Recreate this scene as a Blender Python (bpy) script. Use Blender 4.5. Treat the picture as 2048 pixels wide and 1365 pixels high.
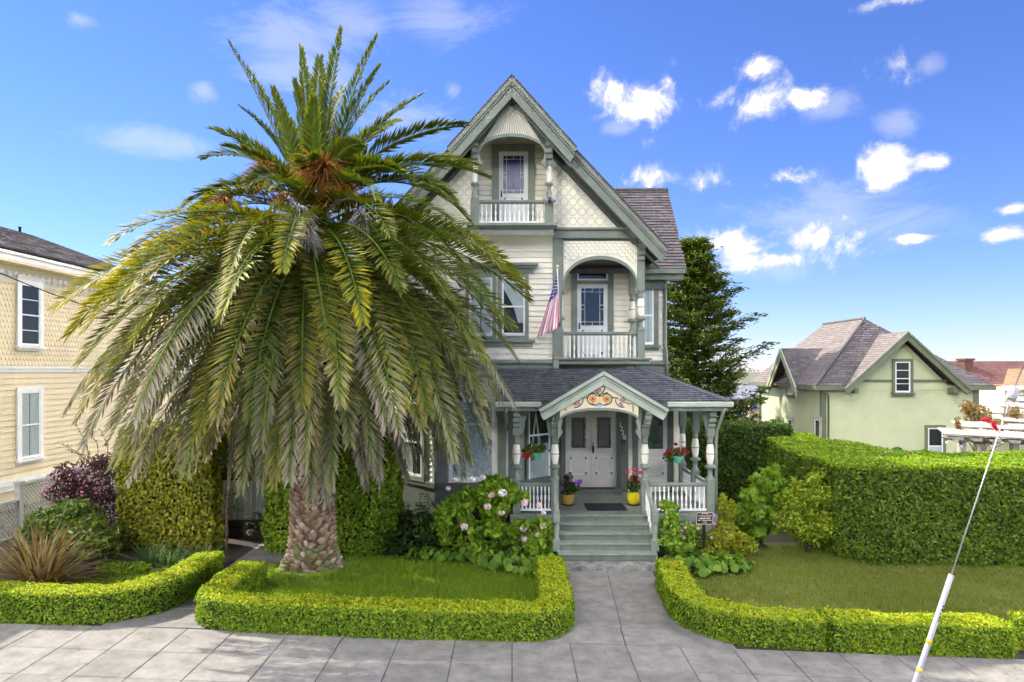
import bpy, math, random
import numpy as np
from mathutils import Matrix, Vector

for _o in list(bpy.data.objects):
    bpy.data.objects.remove(_o, do_unlink=True)
rng = np.random.default_rng(7)
random.seed(7)
R = math.radians
pi = math.pi
scene = bpy.context.scene
COL = scene.collection

# ------------------------------------------------------------------ camera
CAM_H, FPX, HOR = 4.6, 1365.0, 738.0


def WX(x, Y):
    return (x - 1024.0) * Y / FPX


def WZ(y, Y):
    return CAM_H + (HOR - y) * Y / FPX


cam_d = bpy.data.cameras.new('camera')
cam_d.sensor_width = 36.0
cam_d.lens = 36.0 * FPX / 2048.0
cam_d.shift_y = (HOR - 682.5) / 2048.0
cam_d.clip_start = 0.1
cam_d.clip_end = 3000.0
cam = bpy.data.objects.new('camera', cam_d)
COL.objects.link(cam)
cam.location = (0, 0, CAM_H)
cam.rotation_euler = (R(90), 0, 0)
scene.camera = cam

# ------------------------------------------------------------------ light
TO_SUN = Vector((-0.92, 0.50, 1.0)).normalized()
SUN_EL = math.asin(TO_SUN.z)
SUN_ROT = math.atan2(TO_SUN.x, TO_SUN.y)
sun_d = bpy.data.lights.new('sun', 'SUN')
sun_d.energy = 4.0
sun_d.angle = R(0.5)
sun_d.color = (1.0, 0.93, 0.80)
sun = bpy.data.objects.new('sun', sun_d)
COL.objects.link(sun)
sun.location = (-30, 30, 40)
sun.rotation_euler = (-TO_SUN).to_track_quat('-Z', 'Y').to_euler()

world = bpy.data.worlds.new('World')
scene.world = world
world.cycles.sampling_method = 'MANUAL'
world.cycles.sample_map_resolution = 2048
world.use_nodes = True
wn, wl = world.node_tree.nodes, world.node_tree.links
wn.clear()


def wnode(t, **kw):
    n = wn.new(t)
    for k, v in kw.items():
        setattr(n, k, v)
    return n


def wmath(op, a, b=None, c=None):
    n = wnode('ShaderNodeMath', operation=op)
    for i, v in enumerate((a, b, c)):
        if v is None:
            continue
        if isinstance(v, (int, float)):
            n.inputs[i].default_value = v
        else:
            wl.new(v, n.inputs[i])
    return n.outputs[0]


sky = wnode('ShaderNodeTexSky', sky_type='NISHITA')
sky.sun_disc = False
sky.sun_elevation = SUN_EL
sky.sun_rotation = SUN_ROT
sky.air_density = 1.0
sky.dust_density = 0.0
sky.ozone_density = 3.0
hsv = wnode('ShaderNodeHueSaturation')
hsv.inputs['Saturation'].default_value = 1.10
hsv.inputs['Value'].default_value = 1.0
wl.new(sky.outputs[0], hsv.inputs['Color'])
tc = wnode('ShaderNodeTexCoord')
sep = wnode('ShaderNodeSeparateXYZ')
wl.new(tc.outputs['Generated'], sep.inputs[0])
az = wmath('ARCTAN2', sep.outputs[0], sep.outputs[1])
az = wmath('WRAP', az, R(41), R(-41))          # the cloud field goes on all round the sky
el = wmath('PINGPONG', wmath('ARCSINE', sep.outputs[2]), R(30))
comb = wnode('ShaderNodeCombineXYZ')
wl.new(az, comb.inputs[0])
wl.new(el, comb.inputs[1])
PV = comb.outputs[0]


def cloud_field(lst):
    cur = None
    for (x, y, rx, ry) in lst:
        dx, dz = (x - 1024) / FPX, (HOR - y) / FPX
        a = math.atan2(dx, 1)
        e = math.atan2(dz, math.hypot(dx, 1))
        k = FPX * (1 + dx * dx)
        ax, ey = rx / k, ry / k * 1.15
        s = wnode('ShaderNodeVectorMath', operation='MULTIPLY_ADD')
        wl.new(PV, s.inputs[0])
        s.inputs[1].default_value = (1 / ax, 1 / ey, 0)
        s.inputs[2].default_value = (-a / ax, -e / ey, 0)
        ln = wnode('ShaderNodeVectorMath', operation='LENGTH')
        wl.new(s.outputs[0], ln.inputs[0])
        d = ln.outputs['Value']
        if cur is None:
            cur = d
        else:
            cur = wmath('SMOOTH_MIN', cur, d, 0.25)
    return cur


CUMULUS = [(1290, 205, 88, 52), (1228, 182, 40, 34), (1335, 160, 34, 34), (1505, 215, 78, 42), (1512, 140, 40, 30),
           (1625, 198, 52, 24), (1798, 128, 62, 46), (1772, 332, 62, 48), (1868, 325, 56, 26), (1598, 355, 88, 22),
           (1435, 360, 52, 22), (1298, 356, 52, 24), (1610, 472, 140, 50), (1460, 488, 90, 34), (2005, 468, 66, 22),
           (2020, 420, 44, 14), (1785, 2, 90, 16), (1830, 476, 70, 12), (1560, 520, 130, 24)]
WISP = [(560, 70, 130, 60), (700, 50, 110, 40), (880, 45, 110, 50), (820, 225, 110, 36), (320, 285, 160, 26),
        (405, 180, 30, 22), (1240, 255, 30, 14), (620, 150, 120, 40), (1480, 540, 180, 30), (160, 40, 30, 14),
        (1700, 430, 200, 60), (905, 180, 24, 20), (1795, 246, 40, 24), (1640, 215, 70, 24), (1860, 130, 40, 24)]
nz = wnode('ShaderNodeTexNoise')
nz.inputs['Distortion'].default_value = 0.35
nz.inputs['Scale'].default_value = 15.0
nz.inputs['Detail'].default_value = 12.0
nz.inputs['Roughness'].default_value = 0.66
wl.new(tc.outputs['Generated'], nz.inputs['Vector'])
nz2 = wnode('ShaderNodeTexNoise')
nz2.inputs['Scale'].default_value = 6.0
nz2.inputs['Detail'].default_value = 8.0
nz2.inputs['Roughness'].default_value = 0.68
nz2.inputs['Distortion'].default_value = 0.8
mp = wnode('ShaderNodeMapping')
mp.inputs['Scale'].default_value = (1.0, 1.0, 2.0)
wl.new(tc.outputs['Generated'], mp.inputs['Vector'])
wl.new(mp.outputs[0], nz2.inputs['Vector'])


def wrange(v, a, b, c, d):
    n = wnode('ShaderNodeMapRange')
    n.interpolation_type = 'SMOOTHSTEP'
    wl.new(v, n.inputs['Value'])
    for k, x in zip(('From Min', 'From Max', 'To Min', 'To Max'), (a, b, c, d)):
        n.inputs[k].default_value = x
    return n.outputs['Result']


CLOUD_FILL, CLOUD_EDGE = 1080.0, 3.3
dc = cloud_field(CUMULUS)
dc = wmath('ADD', dc, wmath('MULTIPLY', wmath('SUBTRACT', nz.outputs['Fac'], 0.5), 4.2))
mc = wrange(dc, 0.05, 1.20, 1.0, 0.0)
dw = cloud_field(WISP)
dw = wmath('ADD', dw, wmath('MULTIPLY', wmath('SUBTRACT', nz2.outputs['Fac'], 0.5), 4.2))
mw = wmath('MULTIPLY', wrange(dw, -0.1, 1.2, 1.0, 0.0), 0.42)
dens = wmath('MAXIMUM', wmath('POWER', mc, 1.5), wmath('MULTIPLY', mw, 0.6))
mix = wnode('ShaderNodeMix', data_type='RGBA')
wl.new(dens, mix.inputs['Factor'])
tint = wnode('ShaderNodeMix', data_type='RGBA', blend_type='MULTIPLY')
tint.inputs['Factor'].default_value = 1.0
wl.new(hsv.outputs[0], tint.inputs['A'])
tint.inputs['B'].default_value = (0.36, 0.385, 0.59, 1)
wl.new(tint.outputs['Result'], mix.inputs['A'])
cv_ = wnode('ShaderNodeVectorMath', operation='SCALE')      # cloud cores boosted far beyond real cloud as added fill light
cv_.inputs[0].default_value = (1.05, 1.0, 0.91)
wl.new(wmath('ADD', wmath('MULTIPLY', wmath('POWER', dens, 24.0), CLOUD_FILL), CLOUD_EDGE), cv_.inputs['Scale'])
wl.new(cv_.outputs[0], mix.inputs['B'])
bg = wnode('ShaderNodeBackground')
bg.inputs['Strength'].default_value = 0.15
wl.new(mix.outputs['Result'], bg.inputs['Color'])
wo = wnode('ShaderNodeOutputWorld')
wl.new(bg.outputs[0], wo.inputs['Surface'])

scene.view_settings.view_transform = 'Standard'
scene.view_settings.look = 'None'
scene.view_settings.exposure = 1.3
scene.view_settings.gamma = 1.0
scene.view_settings.use_curve_mapping = False
scene.render.engine = 'CYCLES'
scene.cycles.max_bounces = 8
scene.cycles.use_light_tree = False
scene.cycles.transparent_max_bounces = 12
scene.cycles.use_denoising = True

# ------------------------------------------------------------------ materials


def srgb(r, g, b):
    def f(c):
        c /= 255.0
        return c / 12.92 if c <= 0.04045 else ((c + 0.055) / 1.055) ** 2.4
    return (f(r), f(g), f(b))


MATS = {}


def mat(name, col, rough=0.6, var=0.15, scale=6.0, bump=0.0, bscale=60.0, col2=None, spec=0.4, metal=0.0,
        island=0.0, objvar=0.0, detail=5.0, stretch=(1, 1, 1), patch=(0.35, 0.65)):
    if name in MATS:
        return MATS[name]
    m = bpy.data.materials.new(name)
    m.use_nodes = True
    N, L = m.node_tree.nodes, m.node_tree.links
    b = N['Principled BSDF']
    b.inputs['Roughness'].default_value = rough
    b.inputs['Specular IOR Level'].default_value = spec
    b.inputs['Metallic'].default_value = metal
    tcn = N.new('ShaderNodeTexCoord')
    mpn = N.new('ShaderNodeMapping')
    mpn.inputs['Scale'].default_value = stretch
    L.new(tcn.outputs['Object'], mpn.inputs['Vector'])
    nn = N.new('ShaderNodeTexNoise')
    nn.inputs['Scale'].default_value = scale
    nn.inputs['Detail'].default_value = detail
    nn.inputs['Roughness'].default_value = 0.65
    L.new(mpn.outputs[0], nn.inputs['Vector'])
    rp = N.new('ShaderNodeValToRGB')
    rp.color_ramp.elements[0].position = patch[0]
    rp.color_ramp.elements[1].position = patch[1]
    c2 = col2 if col2 is not None else tuple(min(1, c * (1 + var)) for c in col)
    c1 = col if col2 is not None else tuple(c * (1 - var) for c in col)
    rp.color_ramp.elements[0].color = (*c1, 1)
    rp.color_ramp.elements[1].color = (*c2, 1)
    L.new(nn.outputs['Fac'], rp.inputs[0])
    out = rp.outputs[0]
    if island or objvar:
        hs = N.new('ShaderNodeHueSaturation')
        mr = N.new('ShaderNodeMapRange')
        a = island or objvar
        mr.inputs['To Min'].default_value = 1 - a
        mr.inputs['To Max'].default_value = 1 + a
        if island:
            g = N.new('ShaderNodeNewGeometry')
            L.new(g.outputs['Random Per Island'], mr.inputs['Value'])
        else:
            g = N.new('ShaderNodeObjectInfo')
            L.new(g.outputs['Random'], mr.inputs['Value'])
        L.new(mr.outputs[0], hs.inputs['Value'])
        L.new(out, hs.inputs['Color'])
        out = hs.outputs[0]
    L.new(out, b.inputs['Base Color'])
    if bump:
        n2 = N.new('ShaderNodeTexNoise')
        n2.inputs['Scale'].default_value = bscale
        n2.inputs['Detail'].default_value = 4
        L.new(mpn.outputs[0], n2.inputs['Vector'])
        bp = N.new('ShaderNodeBump')
        bp.inputs['Strength'].default_value = bump
        bp.inputs['Distance'].default_value = 0.02
        L.new(n2.outputs['Fac'], bp.inputs['Height'])
        L.new(bp.outputs[0], b.inputs['Normal'])
    MATS[name] = m
    return m


def leafmat(name, cols, transl=0.35, rough=0.55, attr=False, spec=0.2):
    """cols: 2-4 linear colours picked leaf by leaf"""
    if name in MATS:
        return MATS[name]
    m = bpy.data.materials.new(name)
    m.use_nodes = True
    N, L = m.node_tree.nodes, m.node_tree.links
    b = N['Principled BSDF']
    b.inputs['Roughness'].default_value = rough
    b.inputs['Specular IOR Level'].default_value = spec
    if attr:
        a = N.new('ShaderNodeAttribute')
        a.attribute_name = 'Col'
        out = a.outputs['Color']
    else:
        g = N.new('ShaderNodeNewGeometry')
        rp = N.new('ShaderNodeValToRGB')
        ramp = rp.color_ramp
        n = len(cols)
        ramp.elements[0].position, ramp.elements[1].position = 0.0, 1.0
        ramp.elements[0].color = (*cols[0], 1)
        ramp.elements[1].color = (*cols[-1], 1)
        for i in range(1, n - 1):
            e = ramp.elements.new(i / (n - 1))
            e.color = (*cols[i], 1)
        L.new(g.outputs['Random Per Island'], rp.inputs[0])
        out = rp.outputs[0]
    L.new(out, b.inputs['Base Color'])
    t = N.new('ShaderNodeBsdfTranslucent')
    br = N.new('ShaderNodeHueSaturation')
    br.inputs['Value'].default_value = 1.5
    br.inputs['Saturation'].default_value = 1.1
    L.new(out, br.inputs['Color'])
    L.new(br.outputs[0], t.inputs['Color'])
    mx = N.new('ShaderNodeMixShader')
    mx.inputs[0].default_value = transl
    L.new(b.outputs[0], mx.inputs[1])
    L.new(t.outputs[0], mx.inputs[2])
    L.new(mx.outputs[0], N['Material Output'].inputs['Surface'])
    MATS[name] = m
    return m


def glassmat():
    if 'window_glass' in MATS:
        return MATS['window_glass']
    m = bpy.data.materials.new('window_glass')
    m.use_nodes = True
    N, L = m.node_tree.nodes, m.node_tree.links
    N.remove(N['Principled BSDF'])
    tr = N.new('ShaderNodeBsdfTransparent')
    tr.inputs[0].default_value = (0.86, 0.9, 0.9, 1)
    gl = N.new('ShaderNodeBsdfGlossy')
    gl.inputs['Roughness'].default_value = 0.02
    fr = N.new('ShaderNodeFresnel')
    fr.inputs['IOR'].default_value = 1.5
    nn = N.new('ShaderNodeTexNoise')
    nn.inputs['Scale'].default_value = 2.2
    tcn = N.new('ShaderNodeTexCoord')
    L.new(tcn.outputs['Object'], nn.inputs['Vector'])
    bp = N.new('ShaderNodeBump')
    bp.inputs['Strength'].default_value = 0.12
    bp.inputs['Distance'].default_value = 0.05
    L.new(nn.outputs['Fac'], bp.inputs['Height'])
    L.new(bp.outputs[0], gl.inputs['Normal'])
    mx = N.new('ShaderNodeMixShader')
    ge = N.new('ShaderNodeNewGeometry')
    im = N.new('ShaderNodeMath')
    im.operation = 'SUBTRACT'
    im.inputs[0].default_value = 1.0
    L.new(ge.outputs['Backfacing'], im.inputs[1])
    ml = N.new('ShaderNodeMath')
    ml.operation = 'MULTIPLY'
    L.new(fr.outputs[0], ml.inputs[0])
    L.new(im.outputs[0], ml.inputs[1])
    L.new(ml.outputs[0], mx.inputs[0])
    L.new(tr.outputs[0], mx.inputs[1])
    L.new(gl.outputs[0], mx.inputs[2])
    L.new(mx.outputs[0], N['Material Output'].inputs['Surface'])
    MATS['window_glass'] = m
    return m


GLASS = glassmat()
TRIM = mat('green_trim_paint', (0.188, 0.214, 0.172), 0.5, 0.14, 3.0, 0.12, 25)
TRIM_D = mat('dark_green_trim_paint', (0.098, 0.113, 0.090), 0.55, 0.14, 3.0, 0.1, 25)
TRIM_L = mat('pale_green_trim_paint', (0.36, 0.405, 0.325), 0.5, 0.10, 3.0, 0.1, 25)
CREAM = mat('cream_siding_paint', (0.82, 0.78, 0.635), 0.55, 0.07, 2.5, 0.1, 20, objvar=0.03, stretch=(0.5, 1, 3))
CREAM2 = mat('cream_gable_paint', (0.81, 0.77, 0.635), 0.55, 0.07, 2.5, 0.1, 20)
WHITE = mat('white_paint', (0.82, 0.82, 0.78), 0.45, 0.05, 4)
GREYDOOR = mat('grey_door_paint', (0.50, 0.48, 0.42), 0.45, 0.06, 4)
BLUEDOOR = mat('pale_blue_door_paint', (0.68, 0.70, 0.66), 0.45, 0.06, 4)
SHINGLE = mat('slate_blue_shingle', (0.085, 0.090, 0.105), 0.85, 0.3, 14, 0.4, 90, island=0.32)
SHINGLE_B = mat('brown_grey_shingle', (0.105, 0.092, 0.096), 0.88, 0.28, 10, 0.4, 90, island=0.25)
SHINGLE_LIT = mat('sunlit_slope_shingle', (0.155, 0.130, 0.125), 0.88, 0.22, 8, 0.4, 90, island=0.15)  # lit copy of the roof shingle, sunlight put into its colour
SHINGLE_R = mat('red_brown_shingle', (0.115, 0.050, 0.045), 0.9, 0.3, 6, 0.4, 90, island=0.25)
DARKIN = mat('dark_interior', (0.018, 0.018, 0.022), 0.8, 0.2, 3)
CURTAIN = mat('white_curtain', (0.72, 0.72, 0.70), 0.9, 0.08, 10)
LACE = mat('lace_curtain', (0.45, 0.46, 0.47), 0.9, 0.1, 13, col2=(0.86, 0.86, 0.86), detail=6, patch=(0.36, 0.58))
STAINED = mat('blue_leaded_glass', (0.030, 0.034, 0.11), 0.12, 0.35, 3, spec=0.7, objvar=0.35)
DARKGLASS = mat('dark_leaded_glass', (0.012, 0.014, 0.022), 0.1, 0.35, 3, spec=0.7, objvar=0.4)
ETCHED = mat('etched_door_glass', (0.085, 0.062, 0.055), 0.3, 0.4, 30, spec=0.6, bump=0.3, bscale=80)
LEADED = mat('leaded_border_glass', (0.16, 0.17, 0.07), 0.2, 0.3, 20, spec=0.7, objvar=0.7)
BLACKM = mat('black_metal', (0.015, 0.015, 0.016), 0.4, 0.2, 20, metal=0.3)
FLOORP = mat('porch_floor_paint', (0.22, 0.24, 0.20), 0.5, 0.2, 6, 0.1, 40)
STEPP = mat('step_paint', (0.135, 0.158, 0.125), 0.5, 0.18, 5, 0.1, 40)
CONC = mat('sidewalk_concrete', (0.150, 0.140, 0.128), 0.9, 0.1, 3.0, 0.9, 90, col2=(0.285, 0.27, 0.248), objvar=0.08, detail=12, patch=(0.3, 0.7))
CONC_D = mat('old_step_stone', (0.09, 0.088, 0.08), 0.92, 0.1, 5, 0.7, 60, col2=(0.34, 0.33, 0.31), detail=9)
SOIL = mat('garden_soil', (0.045, 0.033, 0.022), 0.95, 0.4, 9, 0.8, 30)
ASPHALT = mat('asphalt', (0.05, 0.05, 0.05), 0.9, 0.3, 20, 0.5, 90)
YELLOW = mat('pale_yellow_paint', (0.74, 0.62, 0.385), 0.55, 0.06, 1.5, 0.08, 20, objvar=0.03)
GGREEN = mat('pale_green_siding', (0.49, 0.52, 0.31), 0.6, 0.05, 1.5, 0.06, 20)
GTRIM = mat('olive_trim', (0.135, 0.155, 0.095), 0.55, 0.12, 3)
WOODG = mat('weathered_wood', (0.25, 0.21, 0.17), 0.85, 0.3, 3, 0.4, 20, col2=(0.48, 0.44, 0.38), stretch=(1, 8, 8))


# ------------------------------------------------------------------ mesh helpers
ROOT = {}


def link(o, parent):
    COL.objects.link(o)
    if parent is not None:
        o.parent = parent
        if parent.name in ROOT:
            o.matrix_parent_inverse = Matrix.Translation(-Vector(ROOT[parent.name]))
    return o


def tag(o, label, cat, group=None):
    o['label'] = label
    o['category'] = cat
    if group:
        o['group'] = group
    return o


def thing(name, label, cat, loc=(0, 0, 0), group=None):
    o = bpy.data.objects.new(name, None)
    COL.objects.link(o)
    o.location = loc
    o.empty_display_size = 0.3
    ROOT[o.name] = tuple(loc)
    return tag(o, label, cat, group)


def mesh_np(name, V, F, m, parent=None, smooth=False, cols=None, kind=None):
    """V (n,3); F (m,k) all faces with k corners"""
    V = np.asarray(V, np.float32).reshape(-1, 3)
    F = np.asarray(F, np.int32)
    k = F.shape[1]
    me = bpy.data.meshes.new(name)
    me.vertices.add(len(V))
    me.vertices.foreach_set('co', V.ravel())
    me.loops.add(F.size)
    me.loops.foreach_set('vertex_index', F.ravel())
    me.polygons.add(len(F))
    me.polygons.foreach_set('loop_start', np.arange(0, F.size, k, dtype=np.int32))
    try:
        me.polygons.foreach_set('loop_total', np.full(len(F), k, np.int32))
    except Exception:
        pass
    if smooth:
        me.polygons.foreach_set('use_smooth', np.ones(len(F), bool))
    me.update(calc_edges=True)
    if cols is not None:
        ca = me.color_attributes.new('Col', 'FLOAT_COLOR', 'POINT')
        c4 = np.ones((len(V), 4), np.float32)
        c4[:, :3] = cols
        ca.data.foreach_set('color', c4.ravel())
    me.materials.append(m)
    o = bpy.data.objects.new(name, me)
    link(o, parent)
    if kind:
        o['kind'] = kind
    return o


class MB:
    def __init__(s):
        s.v, s.f, s.mi, s.sm = [], [], [], []

    def add(s, vs, fs, mi=0, sm=False):
        b = len(s.v)
        s.v += [tuple(v) for v in vs]
        for f in fs:
            s.f.append(tuple(b + i for i in f))
            s.mi.append(mi)
            s.sm.append(sm)
        return s

    def box(s, x0, x1, y0, y1, z0, z1, mi=0):
        return s.add([(x0, y0, z0), (x1, y0, z0), (x1, y1, z0), (x0, y1, z0), (x0, y0, z1), (x1, y0, z1), (x1, y1, z1), (x0, y1, z1)],
                     [(0, 3, 2, 1), (4, 5, 6, 7), (0, 1, 5, 4), (1, 2, 6, 5), (2, 3, 7, 6), (3, 0, 4, 7)], mi)

    def prism(s, poly, y0, y1, mi=0):
        """poly in (x,z), extruded along y"""
        n = len(poly)
        vs = [(p[0], y0, p[1]) for p in poly] + [(p[0], y1, p[1]) for p in poly]
        fs = [tuple(range(n)), tuple(range(2 * n - 1, n - 1, -1))]
        fs += [(i, i + n, (i + 1) % n + n, (i + 1) % n) for i in range(n)]
        return s.add(vs, fs, mi)

    def zprism(s, poly, z0, z1, mi=0):
        n = len(poly)
        vs = [(p[0], p[1], z0) for p in poly] + [(p[0], p[1], z1) for p in poly]
        fs = [tuple(range(n - 1, -1, -1)), tuple(range(n, 2 * n))]
        fs += [(i, (i + 1) % n, (i + 1) % n + n, i + n) for i in range(n)]
        return s.add(vs, fs, mi)

    def strip(s, lo, hi, y0, y1, mi=0):
        """solid band between two (x,z) polylines of equal length"""
        n = len(lo)
        vs = []
        for y in (y0, y1):
            vs += [(p[0], y, p[1]) for p in lo] + [(p[0], y, p[1]) for p in hi]
        fs = []
        for i in range(n - 1):
            a, b, c, d = i, i + 1, n + i + 1, n + i
            fs.append((a, b, c, d))
            fs.append((a + 2 * n, d + 2 * n, c + 2 * n, b + 2 * n))
            fs.append((a, a + 2 * n, b + 2 * n, b))
            fs.append((d, c, c + 2 * n, d + 2 * n))
        fs.append((0, n, 3 * n, 2 * n))
        fs.append((n - 1, 3 * n - 1, 4 * n - 1, 2 * n - 1))
        return s.add(vs, fs, mi)

    def lathe(s, cx, cy, prof, seg=14, mi=0, sm=True):
        """prof: (r, z)"""
        vs, fs = [], []
        n = len(prof)
        for r, z in prof:
            for k in range(seg):
                a = 2 * pi * k / seg
                vs.append((cx + r * math.cos(a), cy + r * math.sin(a), z))
        for i in range(n - 1):
            for k in range(seg):
                k2 = (k + 1) % seg
                fs.append((i * seg + k, i * seg + k2, (i + 1) * seg + k2, (i + 1) * seg + k))
        s.add(vs, fs, mi, sm)
        s.add([vs[k] for k in range(seg)], [tuple(range(seg - 1, -1, -1))], mi)
        s.add([vs[(n - 1) * seg + k] for k in range(seg)], [tuple(range(seg))], mi)
        return s

    def tube(s, pts, r, seg=6, mi=0, sm=True):
        pts = [Vector(p) for p in pts]
        n = len(pts)
        rs = r if isinstance(r, (list, tuple)) else [r] * n
        vs, fs = [], []
        prev = None
        for i, p in enumerate(pts):
            t = (pts[min(i + 1, n - 1)] - pts[max(i - 1, 0)]).normalized()
            if prev is None:
                up = Vector((0, 0, 1)) if abs(t.z) < 0.9 else Vector((1, 0, 0))
                a = t.cross(up).normalized()
            else:
                a = (prev - t * prev.dot(t)).normalized()
            prev = a
            b = t.cross(a)
            for k in range(seg):
                an = 2 * pi * k / seg
                vs.append(p + (a * math.cos(an) + b * math.sin(an)) * rs[i])
        for i in range(n - 1):
            for k in range(seg):
                k2 = (k + 1) % seg
                fs.append((i * seg + k, i * seg + k2, (i + 1) * seg + k2, (i + 1) * seg + k))
        fs.append(tuple(range(seg - 1, -1, -1)))
        fs.append(tuple((n - 1) * seg + k for k in range(seg)))
        return s.add(vs, fs, mi, sm)

    def mesh(s, name, mats, M=None):
        me = bpy.data.meshes.new(name)
        vs = s.v if M is None else [tuple(M @ Vector(v)) for v in s.v]
        fl_ = [tuple(reversed(f)) for f in s.f] if (M is not None and M.to_3x3().determinant() < 0) else s.f
        me.from_pydata(vs, [], fl_)
        for m in (mats if isinstance(mats, (list, tuple)) else [mats]):
            me.materials.append(m)
        me.polygons.foreach_set('material_index', s.mi)
        me.polygons.foreach_set('use_smooth', s.sm)
        me.update()
        return me

    def build(s, name, mats, parent=None, M=None, bevel=0.0, kind=None):
        o = bpy.data.objects.new(name, s.mesh(name, mats, M))
        link(o, parent)
        if bevel:
            bv = o.modifiers.new('bevel', 'BEVEL')
            bv.width = bevel
            bv.segments = 2
            bv.limit_method = 'ANGLE'
            bv.angle_limit = R(40)
        if kind:
            o['kind'] = kind
        return o


def put(name, me, parent, M):
    o = bpy.data.objects.new(name, me)
    link(o, parent)
    o.matrix_basis = M
    return o


def frame(origin, right, out):
    r, u = Vector(right).normalized(), Vector(out).normalized()
    m = Matrix.Identity(4)
    for i in range(3):
        m[i][0], m[i][1], m[i][2], m[i][3] = r[i], u[i], (0, 0, 1)[i], origin[i]
    return m


def FRONT(x, Y, z):
    return frame((x, Y, z), (1, 0, 0), (0, -1, 0))


# local wall frame: x to the right, y out of the wall, z up
def siding(parent, M, w, h, bh, m, th=0.040, name='siding_board', kind=None, gap=0.012):
    n = max(1, int(round(h / bh)))
    bh = h / n
    b = MB()

    def one(bb, z):
        bb.add([(0, 0, z), (w, 0, z), (w, th, z), (0, th, z), (0, 0, z + bh - gap), (w, 0, z + bh - gap), (w, th * 0.35, z + bh - gap), (0, th * 0.35, z + bh - gap)],
               [(0, 1, 2, 3), (7, 6, 5, 4), (3, 2, 6, 7), (0, 3, 7, 4), (1, 5, 6, 2)])
    if kind == 'stuff':
        for i in range(n):
            one(b, i * bh)
        return b.build(name + 's', m, parent, M, kind='stuff')
    one(b, 0)
    me = b.mesh(name, m)
    for i in range(n):
        put(name, me, parent, M @ Matrix.Translation((0, 0, i * bh)))


def curtain_strip(b, x0, x1, z0, z1, y, folds, amp, x0b=None, x1b=None):
    n = folds * 4 + 1
    x0b = x0 if x0b is None else x0b
    x1b = x1 if x1b is None else x1b
    vs, fs = [], []
    for i in range(n):
        t = i / (n - 1)
        o = y + amp * math.sin(t * folds * 2 * pi)
        vs.append((x0 + (x1 - x0) * t, o, z1))
        vs.append((x0b + (x1b - x0b) * t, o * 1.0, z0))
    for i in range(n - 1):
        fs.append((2 * i, 2 * i + 1, 2 * i + 3, 2 * i + 2))
    b.add(vs, fs, 0, True)


def window(parent, M, w, h, casing=0.12, cm=None, sash=0.05, sm=None, rail=0.5, muntins=(), curtain='full',
           sill=True, head=0.0, name='window', vm=0, head_m=None):
    """origin = bottom-left of the sash opening; out = y"""
    cm = cm or TRIM
    sm = sm or WHITE
    b = MB()
    c = casing
    b.box(-c, 0, 0, 0.055, -0.02, h + c)
    b.box(w, w + c, 0, 0.055, -0.02, h + c)
    b.box(0, w, 0, 0.055, h, h + c)
    if sill:
        b.box(-c - 0.05, w + c + 0.05, 0, 0.13, -0.09, -0.022)
        b.box(-c, w + c, 0, 0.05, -0.17, -0.092)
    else:
        b.box(-c, w + c, 0, 0.055, -c, -0.022)
    if head:
        b.box(-c - 0.03, w + c + 0.03, 0, 0.085, h + c + 0.002, h + c + head * 0.55)
        b.box(-c - 0.07, w + c + 0.07, 0, 0.14, h + c + head * 0.55 + 0.002, h + c + head)
    p = b.build(name, cm, parent, M)
    s = MB()
    k = sash
    s.box(0.002, k, 0.004, 0.046, 0, h - 0.002)
    s.box(w - k, w - 0.002, 0.004, 0.046, 0, h - 0.002)
    s.box(k, w - k, 0.004, 0.046, 0, k * 1.5)
    s.box(k, w - k, 0.004, 0.046, h - k, h - 0.002)
    if rail:
        s.box(k, w - k, 0.006, 0.05, h * rail - k * 0.45, h * rail + k * 0.45)
    for q in muntins:
        s.box(k, w - k, 0.012, 0.04, h * q - 0.015, h * q + 0.015)
    for i in range(vm):
        xx = w * (i + 1) / (vm + 1)
        s.box(xx - 0.012, xx + 0.012, 0.012, 0.04, k * 1.5, h - k)
    s.build('sash', sm, p, M)
    MB().box(k, w - k, 0.022, 0.026, k, h - k).build('pane', GLASS, p, M)
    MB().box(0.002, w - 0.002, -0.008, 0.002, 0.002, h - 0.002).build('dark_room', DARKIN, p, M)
    if curtain:
        b = MB()
        y = 0.010
        a = 0.005
        if curtain == 'full':
            curtain_strip(b, k, w * 0.48, k, h - k, y, 5, a)
            curtain_strip(b, w * 0.52, w - k, k, h - k, y, 5, a)
        elif curtain == 'tied':
            curtain_strip(b, k, w - k, h * 0.78, h - k, y + 0.004, 7, a * 0.6)
            curtain_strip(b, k, w * 0.75, h * 0.30, h * 0.8, y, 5, a, w * 0.78, w - k)
            curtain_strip(b, w * 0.3, w - k, h * 0.22, h * 0.8, y, 5, a, w * 0.70, w - k)
        elif curtain == 'lace':
            curtain_strip(b, k, w - k, k, h - k, y, 9, a)
        elif curtain == 'left':
            curtain_strip(b, k, w * 0.5, k, h - k, y, 5, a)
        elif curtain == 'half':
            curtain_strip(b, k, w - k, k, h * 0.5, y, 6, a)
        b.build('curtain', LACE if curtain == 'lace' else CURTAIN, p, M)
    return p


def poly_interval(poly, v):
    us = []
    n = len(poly)
    for i in range(n):
        (u0, v0), (u1, v1) = poly[i], poly[(i + 1) % n]
        if (v0 - v) * (v1 - v) <= 0 and v0 != v1:
            us.append(u0 + (u1 - u0) * (v - v0) / (v1 - v0))
    if len(us) < 2:
        return None
    return min(us), max(us)


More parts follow.
